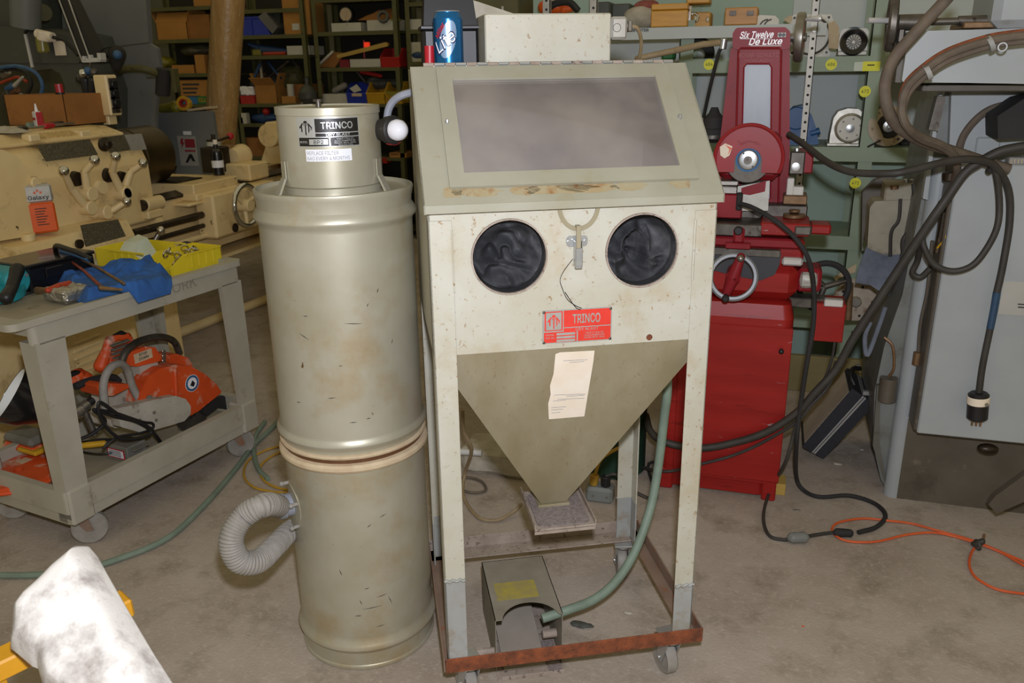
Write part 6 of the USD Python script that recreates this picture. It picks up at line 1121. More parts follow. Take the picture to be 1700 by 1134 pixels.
gr.p('blotter', ring(wc_+(0, -.005, 0), (0, 1, 0), rg*.36, rg*.28, .002, 40), 'blue_box', label='blue paper ring on the wheel'); gr.p('flange', rev([(rg*.30, 0), (rg*.30, .006), (rg*.27, .010), (rg*.20, .012)], wc_+(0, -.004, 0), (0, -1, 0), 40), 'zinc'); gr.p('spindle_nut', J(ring(wc_+(0, -.02, 0), (0, 1, 0), rg*.12, rg*.05, .012, 24), cyl(wc_+(0, -.0, 0), wc_+(0, -.018, 0), rg*.07, n=12)), 'steel_dark')
for a in (-.9, 2.2): gr.p('flange_hole', cyl(wc_+np.array([rg*.24*math.cos(a), -.0165, rg*.24*math.sin(a)]), wc_+np.array([rg*.24*math.cos(a), -.014, rg*.24*math.sin(a)]), .003, n=10), 'black')
# work parts left of the wheel, back plate and lamp
gr.p('back_plate', prismP([(1222, 310), (1278, 300), (1275, 350), (1232, 350)], HY+.03, .02), 'galvanised'); gr.p('red_scuff', prismP([(1231, 312), (1272, 300), (1270, 318), (1245, 324), (1230, 322)], HY+.029, .002), 'column_red')
gr.p('work_vise', J(boxP(1195, 300, 1226, 308, sadY+.02, .10, .003), boxP(1190, 310, 1224, 322, sadY+.02, .10, .003)), 'steel'); gr.p('magnetic_chuck', boxP(1150, 322, 1232, 362, sadY+.03, .14, .004), 'column_red'); gr.p('chuck_socket', J(boxP(1222, 322, 1232, 350, sadY+.02, .05, .004)), 'black_rough')
gr.p('saddle_plate', boxP(1230, 340, 1340, 372, sadY+.12, .12, .004), 'steel_dark')
# elevating handwheel at the top right, seen almost edge-on
ec_ = gp(1328, 62, CYY+.06)
ew = gr.p('elevating_wheel', rev([(.058, -.010), (.074, -.014), (.079, -.008), (.079, .010), (.074, .014), (.058, .010), (.058, -.010)], ec_, (1, -.08, 0), 44, caps=False), 'steel', label='steel elevating handwheel', smooth=40); gr.p('web', cyl(ec_-np.array([.006, -.001, 0]), ec_+np.array([.006, -.001, 0]), .06, n=32), 'grinder_red', under=ew); gr.p('shaft', cyl(ec_-(.09, -.02, 0), ec_+(.02, -.004, 0), .014, n=16), 'steel', under=ew)
k0 = ec_+(.012, -.0, .055); gr.p('crank_handle', rev([(.005, 0), (.006, .012), (.0085, .028), (.011, .042), (.009, .05), (.004, .052)], k0, (1, -.2, .05), 18), 'steel_bright', under=ew, smooth=40); gr.p('crank_collar', cyl(k0-(.016, 0, 0), k0+(.0, 0, 0), .016, n=18, ch=.003), 'saw_bronze', under=ew)
# motor box at the right of the column
mb = gr.p('switch_block', boxP(1322, 252, 1350, 288, HY+.05, .14, .004), 'column_red'); gr.p('face_plate', boxP(1311, 252, 1336, 290, HY+.03, .03, .004), 'steel_dark', under=mb); q = gp(1321, 277, HY+.03); gr.p('eye', rev([(.014, 0), (.014, .004), (.010, .005)], q, (0, -1, 0), 24), 'zinc', under=mb); gr.p('cap_screws', J(cyl(gp(1323, 252, HY+.06), gp(1323, 246, HY+.06), .008, n=10)), 'zinc', under=mb)
gr.p('way_plate', boxP(1300, 325, 1340, 340, HY+.08, .10, .003), 'saw_bronze')
# gooseneck lamp left of the column
gl_ = T('machine_lamp', 'black machine lamp with long thin arm standing left of the red grinder column', 'lamp', PY(1184, 235, 3.1))
gl_.p('arm', tube([gp(1203, 75, 3.05), gp(1196, 82, 3.05), (gp(1192, 92, 3.05)), gp(1180, 140, 3.06), gp(1168, 195, 3.08)], .006, 8, 6), 'black'); gl_.p('arm', link([gp(1058, 97, 3.12), gp(1120, 84, 3.12), gp(1165, 74, 3.08), gp(1202, 70, 3.05)], [.010, .011, .011, .010]), 'cable_tan', label='tan jointed upper arm'); gl_.p('joint', J(cyl(gp(1202, 64, 3.05), gp(1200, 82, 3.05), .012, n=14, ch=.002)), 'zinc')
gl_.p('shade', rev([(.022, 0), (.048, .012), (.05, .045), (.04, .05), (.036, .085), (.02, .10), (.012, .12)], gp(1183, 236, 3.1), (0, 0, 1), 28), 'black_rough')
gl_.p('ring', ring(gp(1183, 226, 3.1), (0, 0, 1), .051, .046, .012, 28), 'steel_dark')
# loose cable over the grinder
O('grinder_cable', 'black cable from the grinder chuck arching over the table down to the floor', 'cable', tube([gp(1228, 338, GY+.0), gp(1250, 345, GY-.04), gp(1285, 365, GY-.09), gp(1320, 395, GY-.1), gp(1342, 430, GY-.09), gp(1351, 480, GY-.06), gp(1350, 540, GY-.06), gp(1340, 600, GY-.06), gp(1328, 680, GY-.05), gp(1322, 740, GY-.05), PZ(1322, 790, .06), PZ(1332, 812, .012), PZ(1360, 825, .009), PZ(1410, 823, .009), PZ(1452, 836, .009), PZ(1470, 856, .009), PZ(1455, 875, .009), PZ(1425, 884, .012)], .008, 8, 8), 'black_rough')

# ================================================================ GREEN SHELVING (right) AND GREY PERFORATED RACK
YG = 4.0
M('green_post', '8fa08a', '84957f', s=6, rough=.5, dirt='5f6a58', ds=14, dt=.66); M('green_panel', 'a2b8aa', '97ad9f', s=2, rough=.7); M('grey_panel', 'c2cac8', 'b6bebc', s=2, rough=.6)
gs = T('green_shelving', 'pale green steel shelving with back panels behind the red grinder', 'shelving', (.2, YG+.2, 0))
zb = [PY(1430, p_, YG)[2] for p_ in (106, 257, 405, 540)]; xl, xr_ = PY(1128, 90, YG)[0], 2.2
xp = PY(1443, 200, YG)[0]
for x0, zt9 in ((xl, 1.70), (xp-.03, 2.3), (xr_, 2.3)): gs.p('post', J(box((x0, YG, 0), (x0+.062, YG+.004, zt9), 0), box((x0, YG, 0), (x0+.004, YG+.05, zt9), 0)), 'green_post')
for x0 in (xl, xp-.03, xr_): gs.p('rear_post', box((x0, YG+.385, 0), (x0+.05, YG+.389, 2.3), 0), 'green_post')
xll = -1.35
for z in zb: gs.p('shelf', J(box((xl, YG-.004, z-.030), (xr_, YG-.001, z+.032), 0), box((xl, YG-.001, z+.028), (xr_, YG+.40, z+.032), 0)), 'green_post')
gs.p('back_panel', box((xll, YG+.405, zb[1]), (xr_, YG+.41, 1.66), 0), 'grey_panel'); gs.p('back_panel', box((xll, YG+.405, .04), (xr_, YG+.41, zb[1]), 0), 'green_panel'); gs.p('back_panel', box((xll, YG+.405, 1.66), (xp-.351, YG+.41, 2.4), 0), 'green_panel'); gs.p('back_panel', box((xp-.35, YG+.405, 1.66), (xr_, YG+.41, 2.4), 0), 'grey_panel')
gs.p('kick_board', box((xl-.1, YG-.04, 0), (xr_, YG-.008, PY(1400, 592, YG)[2]), .003), 'wall_ochre', label='ochre kick board at the floor')
def sticker(px, py, txt, Y=YG-.005):
    q = PY(px, py, Y); s_ = gs.p('number_sticker', cyl(q, q-(0, .001, 0), .0235, n=28), 'sticker_yellow', label='round yellow sticker numbered '+txt); gs.p('lettering', text(txt, .014, q+(0, -.001, -.006), (1, 0, 0), (0, 0, 1), width=.03, depth=.0005, bold=False), 'ink', under=s_, smooth=False)
M('sticker_yellow', 'e4e41e', 'dada16', rough=.5)
sticker(1177, 107, '484'); sticker(1380, 107, '486'); sticker(1436, 152, '473'); sticker(1420, 304, '472')
q = PY(1446, 110, YG-.005); tg = gs.p('yellow_tag', boxP(1432, 102, 1461, 118, YG-.006, .001, 0), 'sticker_yellow', label='yellow tape label'); gs.p('clear_tape', boxP(1418, 103, 1433, 118, YG-.0055, .0006, 0), 'cloudy', under=tg); gs.p('ink_scribble', boxP(1440, 107, 1452, 109, YG-.0065, .0006, 0), 'ink', under=tg)
# grey rack standing in front
YR = 3.93
rk = T('perforated_rack', 'grey rack of perforated posts with one shelf in front of the green shelving', 'rack', (0, YR, 0))
zr = PY(1100, 47, YR)[2]
for a_, t_ in ((907, 2.3), (985, 2.3), (1354, 2.3)):
    x0 = PY(a_-6, 20, YR)[0]; w_ = PY(a_+6, 20, YR)[0]-x0; ps = sb_(x0, 0.0, x0+w_, t_)
    hp_ = shapely.union_all([circ(x0+w_/2, z, .0058, 12) for z in np.arange(1.0, 2.0, .038)]); pst = rk.p('post', J(prism(ps.difference(hp_), -.003, (0, YR, 0)), box((x0+w_-.003, YR, 0), (x0+w_, YR+.03, t_), 0)), 'galvanised', smooth=False)
    rk.p('slot_shadow', box((x0+.002, YR+.0032, .9), (x0+w_-.004, YR+.0045, 2.05), 0), 'black_rough', under=pst, label='dark strip standing in for the shade behind the holes')  # black strip put in for the shade seen through the holes
xa, xb = PY(1010, 50, YR)[0], PY(1372, 50, YR)[0]
rk.p('shelf', J(box((xa-.35, YR+.004, zr-.045), (xb, YR+.007, zr+.004), 0), box((xa-.35, YR+.007, zr), (xb, YR+.35, zr+.004), 0)), 'grey_panel')
rk.p('lettering', text('CARPENTER', .012, PY(1058, 51, YR)+(0, .003, -.004), (1, 0, 0), (0, 0, 1), width=.10, depth=.002), 'ink', smooth=False)
for x_ in (1354,): rk.p('shelf_bolt', J(*[cyl(PY(x_-2, p_, YR), PY(x_-2, p_, YR)-(0, .006, 0), .009, n=12) for p_ in (50,)]), 'zinc')
# things on the grey shelf
M('wood_box', 'c08a3c', 'b07c34', s=6, rough=.45, stretch=(1.5, 1, 14), dirt='8e5f28', ds=8, dt=.6, dw=.2); M('wood_yellow', 'd09a35', 'c08c2e', s=7, rough=.45, stretch=(2, 1, 10))
YB = YR+.02; zs_ = zr+.006
def zbox(Tn, n_, x0, y0, x1, d, m_, Y=YB, z=None, ch=.004, **k):
    xm = (x0+x1)/2; xa_, xb_ = PY(x0, y0, Y)[0], PY(x1, y0, Y)[0]; return Tn.p(n_, box((xa_, Y, zs_ if z is None else z), (xb_, Y+d, PY(xm, y0, Y)[2]), ch), m_, **k), xa_, xb_
wb = T('wooden_box', 'yellow varnished wooden instrument box with nickel latch on the grey shelf', 'wooden box', PY(1110, 45, YB))
_, xa_, xb_ = zbox(wb, 'box_body', 1081, 17, 1142, .26, 'wood_yellow'); zt_ = PY(1110, 17, YB)[2]; wb.p('lid', box((xa_, YB, zt_+.002), (xb_, YB+.26, PY(1110, 6, YB)[2]), .004), 'wood_yellow'); wb.p('latch', J(box((xb_-.002, YB+.06, zt_-.05), (xb_+.012, YB+.12, zt_+.02), .003), torus((xb_+.02, YB+.09, zt_-.03), (0, 1, 0), .018, .005, 16, 6)), 'chrome')
wb3 = T('wooden_box', 'small yellow wooden box peeping out behind the latched one', 'wooden box', PY(1165, 40, YB+.1)); zbox(wb3, 'box_body', 1150, 20, 1180, .16, 'wood_yellow', YB+.12); wb3.p('latch', J(boxP(1152, 26, 1158, 36, YB+.11, .01, .002), boxP(1172, 28, 1178, 36, YB+.11, .01, .002)), 'chrome')
O('wooden_block', 'small yellow wooden block lying on the latched wooden box', 'wooden block', boxP(1138, 0, 1177, 9, YB+.06, .14, .004)if False else box((PY(1140, 3, YB+.06)[0], YB+.06, PY(1110, 6, YB)[2]+.001), (PY(1178, 3, YB+.06)[0], YB+.2, PY(1110, 6, YB)[2]+.03), .004), 'wood_yellow')
wb2 = T('wooden_box', 'plain wooden box with two small dark hinges on the grey shelf behind the grinder', 'wooden box', PY(1225, 45, YB)); _, xa_, xb_ = zbox(wb2, 'box_body', 1204, 12, 1259, .24, 'wood_box', YB+.01)
for px in (1217, 1246): wb2.p('hinge', boxP(px-6, 18, px+5, 26, YB+.004, .007, .001), 'steel_dark')
rgp = T('paper_bundle', 'white paper bundle with pink wrapping behind the wooden box', 'paper', PY(1060, 40, YB+.1)); q0 = PY(1062, 40, YB+.1); rgp.p('white_paper', rough_up(ball((q0[0], YB+.15, zs_+.05), .07, 4, (1.2, .7, .7)), .012, 16, 3), 'rag_white', smooth=True); rgp.p('pink_wrapping', rough_up(ball((q0[0]+.02, YB+.16, zs_+.10), .05, 4, (1.2, .7, .5)), .010, 16, 6), mat('pink_cloth', '9a5a52', '84483f', s=12, rough=.9), smooth=True)
crt = T('tool_holder', 'orange and black drill lying on the rack above the light box', 'power tool', PY(915, 10, YR+.1)); crt.p('body', link([PY(903, 12, YR+.1), PY(925, 12, YR+.1)], [.03, .028]), 'can_orange'); crt.p('grip', tubeP([(908, 16, YR+.06), (922, 6, YR+.06), (945, 4, YR+.06), (960, 18, YR+.06)], .016, 10, 6), 'black'); crt.p('body_half', link([PY(935, 15, YR+.12), PY(950, 12, YR+.12)], [.022, .02]), 'can_orange')
O('dark_carton', 'dark grey equipment case between the perforated posts', 'case', boxP(978, 3, 1012, 60, YR+.08, .2, .006), 'machine_dark'); O('grey_case', 'grey equipment box between the two left perforated posts', 'case', boxP(1014, 6, 1046, 40, YR+.16, .18, .006), 'machine_dark')
# the motors and castings
def plate_poly(n): pass
M('white_metal', 'd8d6cc', 'ccc9be', s=10, rough=.5, dirt='9a9484', ds=14, dt=.66)
for i, (x0, x1, y0, y1, lb_) in enumerate(((1255, 1293, 26, 44, 'white ribbed bracket plate beside the wooden box'), )):
    br = T('cast_bracket', lb_, 'casting', PY(1275, 40, YB)); br.p('plate', prismP([(x0, 44), (x0, 28), (x0+6, 25), (x1-6, 26), (x1, 32), (x1, 44)], YB+.02, .05, .006), 'white_metal'); br.p('rib', J(*[tubeP([(x0+6+k*7, 42, YB+.018), (x0+12+k*7, 35, YB+.018), (x0+20+k*6, 32, YB+.018)], .003, 6, 4) for k in range(2)]), 'steel_dark')
mz_ = zb[0]+.034
bm = T('motor_bellhousing', 'white cast motor end plate with round rim and bolt ears behind the perforated post', 'casting', PY(1335, 95, YG+.06))
pix = [(1312, 97), (1313, 30), (1318, 24), (1372, 24), (1383, 30), (1384, 60), (1374, 84), (1380, 90), (1372, 98), (1350, 98)]
bm.p('plate', prismP(pix, YG+.06, .05, .01), 'white_metal'); qc = PY(1347, 60, YG+.058); bm.p('rim', torus(qc, (0, 1, 0), .075, .005, 48, 8), 'steel_dark'); bm.p('rim', torus(qc, (0, 1, 0), .083, .004, 48, 8), 'white_metal')
for x_, y_ in ((1319, 30), (1376, 29), (1315, 88), (1372, 87)): q = PY(x_, y_, YG+.058); bm.p('ear', J(ring(q, (0, 1, 0), .013, .006, .012, 16)), 'white_metal'); bm.p('ear_hole', cyl(q-(0, .004, 0), q+(0, .004, 0), .0062, n=12), 'black')
bm.p('cardboard_flap', prismP([(1375, 38), (1386, 34), (1393, 45), (1394, 82), (1376, 80)], YG+.03, .006), 'gasket', label='tan cardboard flap'); bm.p('cardboard_flap', prismP([(1300, 32), (1313, 25), (1316, 30), (1312, 40)], YG+.03, .006), 'gasket', label='tan cardboard corner')
mt = T('motor', 'black round motor with silver fan grille on the green shelf', 'motor', PY(1415, 98, YG+.02)); qm = PY(1416, 79, YG+.02); qm[2] = max(qm[2], mz_+.055)
mt.p('shell', rev([(.058, 0), (.062, .01), (.062, .16), (.055, .17)], qm+(0, .02, 0), (0.0, 1, .0), 40), 'tool_blue'); mt.p('mount', box((qm[0]-.06, qm[1]-.0, mz_), (qm[0]+.06, qm[1]+.08, mz_+.02), .004), 'galvanised'); mt.p('mount_plate', prism(rnd(sb_(qm[0]-.058, qm[2]-.055, qm[0]+.058, qm[2]+.055), .02), -.012, (0, qm[1]+.008, 0)), 'galvanised')
mt.p('front_ring', rev([(.031, .0), (.031, .014), (.050, .020), (.056, .006), (.056, 0)], qm+(0, .006, 0), (0, -1, 0), 44, caps=False), 'black_gloss'); gl2 = mt.p('fan_grille', cyl(qm+(0, .004, 0), qm+(0, -.002, 0), .032, n=36), 'galvanised')
for r_ in (.008, .015, .022, .029): mt.p('grille_ring', torus(qm-(0, .004, 0), (0, 1, 0), r_, .0016, 28, 6), 'chrome', under=gl2)
for k in range(14): a = k/14*2*math.pi; mt.p('grille_slot', link([qm+np.array([.007*math.cos(a), -.003, .007*math.sin(a)]), qm+np.array([.029*math.cos(a), -.003, .029*math.sin(a)])], [.0012, .0022]), 'black', under=gl2)
# blue gearbox, silver blower, dark round motor on the middle shelf
z2 = zb[1]+.034
M('gear_blue', '22568c', '1c4a7c', s=8, rough=.45)
gbx = T('gearbox', 'dark blue cast gearbox on the green shelf behind the perforated post', 'gearbox', PY(1330, 240, YG+.06)); gbx.p('housing', rough_up(prismP([(1305, 242), (1306, 190), (1318, 178), (1333, 175), (1348, 192), (1354, 210), (1360, 240)], YG+.08, .14, .008), .002, 20, 1, 2), 'gear_blue'); q = PY(1322, 196, YG+.075); gbx.p('round_cover', cyl(q, q-(0, .02, 0), .05, n=32, ch=.004), 'gear_blue'); gbx.p('shaft_boss', J(cyl(PY(1345, 222, YG+.09), PY(1361, 217, YG+.09), .016, n=16, ch=.002)), 'gear_blue')
bl = T('blower', 'silver cast blower housing with round face on the green shelf', 'blower', PY(1413, 245, YG+.02))
bl.p('housing', prismP([(1376, 244), (1378, 225), (1384, 196), (1392, 185), (1408, 180), (1425, 181), (1436, 190), (1440, 205), (1440, 244)], YG+.05, .12, .006), 'foil'); q = PY(1411, 213, YG+.05); bl.p('scroll_rim', J(torus(q, (0, 1, 0), .058, .007, 44, 8)), 'foil'); bl.p('face_plate', cyl(q+(0, .0, 0), q-(0, .010, 0), .055, n=40, ch=.002), 'white_metal'); bl.p('hub', rev([(.018, 0), (.018, .006), (.008, .008)], q-(0, .010, 0), (0, -1, 0), 24), 'zinc')
for k in range(6): a = k/6*2*math.pi+.3; p_ = q+np.array([.042*math.cos(a), -.010, .042*math.sin(a)]); bl.p('screw', cyl(p_, p_-(0, .003, 0), .004, n=10), 'steel_dark')
bl.p('foot', box((PY(1372, 246, YG+.02)[0], YG+.02, z2), (PY(1446, 246, YG+.02)[0], YG+.16, z2+.012), .002), 'foil')
rm = T('flange_motor', 'rusty round flange motor with black face leaning on the green shelf', 'motor', PY(1472, 252, YG+.0)); q = PY(1473, 221, YG+.02); q[2] = max(q[2], z2+.088)
rm.p('flange', rev([(.085, 0), (.087, .006), (.085, .014), (.06, .016)], q, (.1, -1, .05), 44), mat('flange_worn', 'b3a894', '9c8f7a', s=16, rough=.6, dirt='6a4c34', ds=18, dt=.55, dw=.1)); rm.p('back', cyl(q, q+(0, .1, 0), .06, n=32), 'black_rough'); rm.p('rubber_face', cyl(q-(0, .012, 0), q-(0, .020, 0), .052, n=36, ch=.002), 'black_rough'); rm.p('hub', rev([(.024, 0), (.024, .006), (.010, .008), (.006, .012)], q-(0, .02, 0), (0, -1, 0), 28), 'zinc')
for k in range(4): a = k*math.pi/2+.7; p_ = q+np.array([.07*math.cos(a), -.013, .07*math.sin(a)]); rm.p('bolt_hole', cyl(p_, p_-(0, .004, 0), .005, n=10), 'black')
rm.p('mount_arm', J(boxP(1453, 178, 1462, 200, YG+.03, .02, .003), boxP(1484, 178, 1494, 195, YG+.03, .02, .003)), 'steel_dark'); rm.p('probe', cyl(PY(1440, 244, YG-.02), PY(1462, 233, YG-.02), .004, n=8), 'black')
O('yellow_case', 'yellow and black reel on the shelf behind the grinder arm', 'case', boxP(1136, 80, 1145, 98, YG+.05, .1, .003), 'tool_yellow'); rl = O('dark_reel', 'dark reel lying on the shelf behind the lamp joint', 'reel', J(ring(PY(1160, 90, YG+.1), (0, 1, .2), .07, .03, .05, 32)), 'black_rough'); O('green_canister', 'green container beside the dark reel behind the lamp arm', 'container', boxP(1098, 82, 1120, 100, YG+.12, .08, .01), 'green_box')
gr.p('white_clamp', boxP(1306, 296, 1318, 325, HY+.10, .04, .003), 'white_metal'); gr.p('white_clamp', boxP(1316, 310, 1334, 325, HY+.10, .04, .003), 'white_metal')  # white clamp hung on the grinder, not one of its brackets
O('paper_tag', 'tan paper tag stuck behind the green post low on the shelving', 'paper', prismP([(1384, 460), (1422, 438), (1420, 452), (1392, 462), (1390, 470)], YG-.02, .003), 'gasket'); q = PY(1368, 476, GY+.22); whl = gr.p('cart_wheel', torus(q, (.2, -1, 0), .085, .011, 36, 8), 'black_rough', label='dark cart wheel held by an added shaft'); gr.p('spoke', J(*[link([q, q+np.array([.085*math.cos(a), .02*math.cos(a), .085*math.sin(a)])], [.012, .008]) for a in (.3, 2.4, 4.5)]), 'steel_dark', under=whl); gr.p('shaft', cyl(q, q+(-.16, .02, 0), .012, n=12), 'steel_dark', under=whl)  # a cart wheel; its shaft to the grinder is added to hold it
# ================================================================ BIG GREY MACHINE (right)
M('machine_light', 'a3a9aa', '979d9e', s=3, rough=.42, dirt='7b766a', ds=6, dt=.66, dw=.14)
M('machine_mid', '7b7f7c', '6a6d68', s=4, rough=.45, dirt='504c3c', ds=6, dt=.52, dw=.2)
M('machine_grime', '5f5f56', '504e44', s=8, rough=.6, dirt='3a352a', ds=10, dt=.55, dw=.2); M('pump_grey', 'a09a86', '8d8673', s=10, rough=.6, dirt='655d48', ds=12, dt=.56, dw=.16); M('bright_steel', 'd4d4d2', 'c4c4c2', rough=.3, metal=.35)
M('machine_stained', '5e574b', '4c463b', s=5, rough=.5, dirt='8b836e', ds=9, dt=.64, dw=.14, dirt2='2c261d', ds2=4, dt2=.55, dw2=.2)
M('cable_dusty', '6b5f50', '564b3f', s=18, rough=.75); M('cable_dark', '3b3833', '2e2b27', s=16, rough=.6); M('cable_blue', '2c4a66', '243c54', s=16, rough=.6); M('canvas_grey', '737985', '5f656f', s=12, rough=.95)
gm = T('milling_machine', 'big light grey machine tool with long horizontal table and sheet-metal door at the right edge', 'machine', (.95, 3.3, 0))
MY = 2.96
gm.p('column', prismP([(1478, 826), (1462, 795), (1449, 735), (1452, 650), (1468, 575), (1498, 490), (1530, 330), (1556, 200), (1572, 140), (1800, 130), (1800, 800), (1500, 800)], MY+.04, .45, .02), 'machine_mid')
x_ = PY(1500, 700, MY+.02)[0]; gm.p('highlit_corner', cyl((x_, MY+.03, 0.0), (x_, MY+.03, 1.22), .032, n=24), 'machine_light')  # rounded column corner; its paler grey paints in the edge highlight
gm.p('base_panel', prismP([(1500, 690), (1520, 700), (1800, 740), (1800, 885), (1480, 826)], MY, .04), 'machine_stained')
gm.p('base_flange', prismP([(1449, 740), (1456, 640), (1462, 640), (1460, 735), (1472, 800), (1478, 826)], MY+.02, .05), 'machine_grime')
dY = 2.82
dz0_, dz1_ = PY(1517, 719, dY)[2], PY(1597, 272, dY)[2]; dxl = .5*(PY(1517, 719, dY)[0]+PY(1597, 272, dY)[0])
dr2 = gm.p('door', box((dxl, dY, dz0_), (dxl+.75, dY+.025, dz1_), .004), 'machine_light'); gm.p('door_frame', box((dxl-.008, dY+.02, dz0_-.0), (dxl+.02, dY+.14, dz1_+.0), .004), 'machine_stained')
gm.p('label_plate', boxP(1661, 469, 1760, 525, dY-.003, .003, .0), 'plate_silver', under=dr2); [gm.p('print_line', boxP(1690, a, 1720, a+2, dY-.004, .001, 0), 'ink', under=dr2) for a in (505, 510)]
q = PY(1640, 745, dY+.02); gm.p('door_latch', ball(q, .025, 2, (1.3, .8, .7)), 'oily_iron')
gm.p('face_recess', prismP([(1580, 142), (1800, 138), (1800, 280), (1600, 280), (1575, 270)], MY+.0, .05, .02), 'machine_light')
gm.p('arch_ridge', tubeP([(1588, 265, MY), (1600, 225, MY), (1628, 192, MY), (1662, 176, MY), (1720, 170, MY)], .012, 8, 8), 'cable_dusty', label='dusty curved rib')
TY = 2.66
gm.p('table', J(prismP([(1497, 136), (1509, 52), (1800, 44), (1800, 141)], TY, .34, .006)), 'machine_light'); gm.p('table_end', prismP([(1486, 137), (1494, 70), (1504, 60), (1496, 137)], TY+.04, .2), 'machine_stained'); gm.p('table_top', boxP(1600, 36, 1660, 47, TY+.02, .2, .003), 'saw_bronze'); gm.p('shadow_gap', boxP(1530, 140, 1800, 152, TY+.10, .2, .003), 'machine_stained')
gm.p('head', J(boxP(1652, -30, 1800, 45, TY-.03, .3, .02)), 'machine_light')
hc_ = PY(1480, 38, TY+.05); whl2 = gm.p('handwheel', rev([(.055, -.008), (.072, -.012), (.078, -.006), (.078, .008), (.072, .012), (.055, .008), (.055, -.008)], hc_, (1, -.05, 0), 40, caps=False), 'steel_dark', label='dark edge-on handwheel', smooth=40); gm.p('web', cyl(hc_-(.004, 0, 0), hc_+(.004, 0, 0), .058, n=30), 'steel_dark', under=whl2); gm.p('crank_handle', cyl(PY(1441, 34, TY+.02), PY(1474, 34, TY+.04), .0075, .008, 16), 'bright_steel', under=whl2)
gm.p('feed_shaft', J(cyl(hc_, hc_+(.36, .0, .0), .010, n=14), cyl(hc_+(.015, 0, 0), hc_+(.09, 0, 0), .022, n=18, ch=.003), cyl(hc_+(.17, 0, 0), hc_+(.24, 0, 0), .014, n=14)), 'steel_dark'); gm.p('shaft_bracket', boxP(1490, 44, 1503, 72, TY+.04, .05, .005), 'steel_dark')
gm.p('side_plate', boxP(1620, 228, 1660, 262, MY-.01, .02, .004), 'machine_light'); gm.p('vent', boxP(1674, 262, 1760, 286, dY+.04, .05, .003), 'sticker_pale')
gm.p('vent_rib', J(*[boxP(1676+k*6, 264, 1678+k*6, 285, dY+.036, .004, 0) for k in range(6)]), 'gasket')
gm.p('cover', prismP([(1656, 193), (1700, 164), (1800, 140), (1800, 225), (1657, 232)], dY-.02, .16, .004), 'black_rough', label='black vinyl way cover')
gm.p('slide_strip', prismP([(1542, 215), (1556, 160), (1570, 160), (1557, 218)], MY-.06, .06), 'steel_dark'); gm.p('slide_strip', prismP([(1532, 330), (1545, 240), (1560, 150), (1566, 150), (1550, 250), (1540, 332)], MY-.02, .04), 'machine_light')
br_ = O('steel_plank', 'dark steel plank lying against the base of the grey machine at the right edge', 'plank', prismP([(1641, 838), (1652, 824), (1720, 775), (1730, 820), (1655, 853)], 2.70, .03, .003), 'machine_stained')
# coolant pump beside the column
PYY = 3.2
cpu = T('coolant_pump', 'dusty grey coolant pump tank hanging beside the grey machine column', 'pump', PY(1480, 420, PYY))
cpu.p('tank', prismP([(1440, 412), (1444, 345), (1452, 334), (1512, 332), (1518, 345), (1520, 420), (1470, 424)], PYY, .16, .012), 'pump_grey'); cpu.p('head_block', boxP(1468, 304, 1516, 344, PYY+.01, .12, .006), 'pump_grey'); cpu.p('pipe', tubeP([(1518, 305, PYY-.02), (1520, 340, PYY-.03), (1512, 380, PYY-.03), (1500, 400, PYY-.03), (1502, 430, PYY-.03)], .010, 8, 6), 'cable_dark'); cpu.p('pipe', tubeP([(1495, 330, PYY-.02), (1492, 365, PYY-.03), (1480, 385, PYY-.03), (1478, 425, PYY-.03)], .006, 8, 6), 'cable_dark')
for x_ in (1504, 1515): cpu.p('fitting', cyl(PY(x_, 306, PYY+.03), PY(x_, 297, PYY+.03), .010, n=10, ch=.002), 'zinc')
cpu.p('cap_nut', cyl(PY(1485, 314, PYY+.01), PY(1485, 308, PYY+.01), .014, n=12), 'saw_bronze'); cpu.p('bag_top', prismP([(1432, 320), (1452, 300), (1475, 290), (1500, 288), (1470, 306), (1466, 335), (1442, 345), (1430, 420)], PYY+.12, .05), 'machine_stained')
cvp = Polygon([(p[0], p[2]) for p in (PY(a, b, PYY-.01) for a, b in ((1420, 470), (1428, 440), (1440, 410), (1470, 422), (1500, 424), (1512, 440), (1505, 470), (1492, 500), (1470, 490), (1445, 475)))])
cvm = drape(cvp, lambda v_, e: .05*meshkit.fbm(v_*14, 3, 8), .004, .012); cvm = orient(cvm, (0, PYY+.03, 0), (1, 0, 0), (0, 0, 1), (0, -1, 0))
O('canvas_apron', 'faded blue-grey canvas hanging below the coolant pump', 'cloth', cvm, 'canvas_grey', smooth=True)
mf = T('motor_flange', 'round worn motor flange hanging on the green shelving below the canvas', 'flange', PY(1413, 500, PYY+.3)); q = PY(1420, 498, 3.6); mf.p('flange', rev([(.088, 0), (.09, .006), (.085, .016), (.05, .018)], q, (.1, -1, .1), 40), MATS.get('flange_worn') and 'flange_worn'); mf.p('hub', cyl(q-(0, .018, 0), q-(0, .04, 0), .022, n=20, ch=.004), 'steel'); mf.p('shaft', cyl(PY(1411, 470, 3.45), PY(1408, 530, 3.45), .014, n=12), 'saw_bronze')
for k in range(5): a = k*1.257; p_ = q+np.array([.065*math.cos(a), -.018, .065*math.sin(a)]); mf.p('bolt_hole', cyl(p_, p_-(0, .004, 0), .006, n=10), 'black')
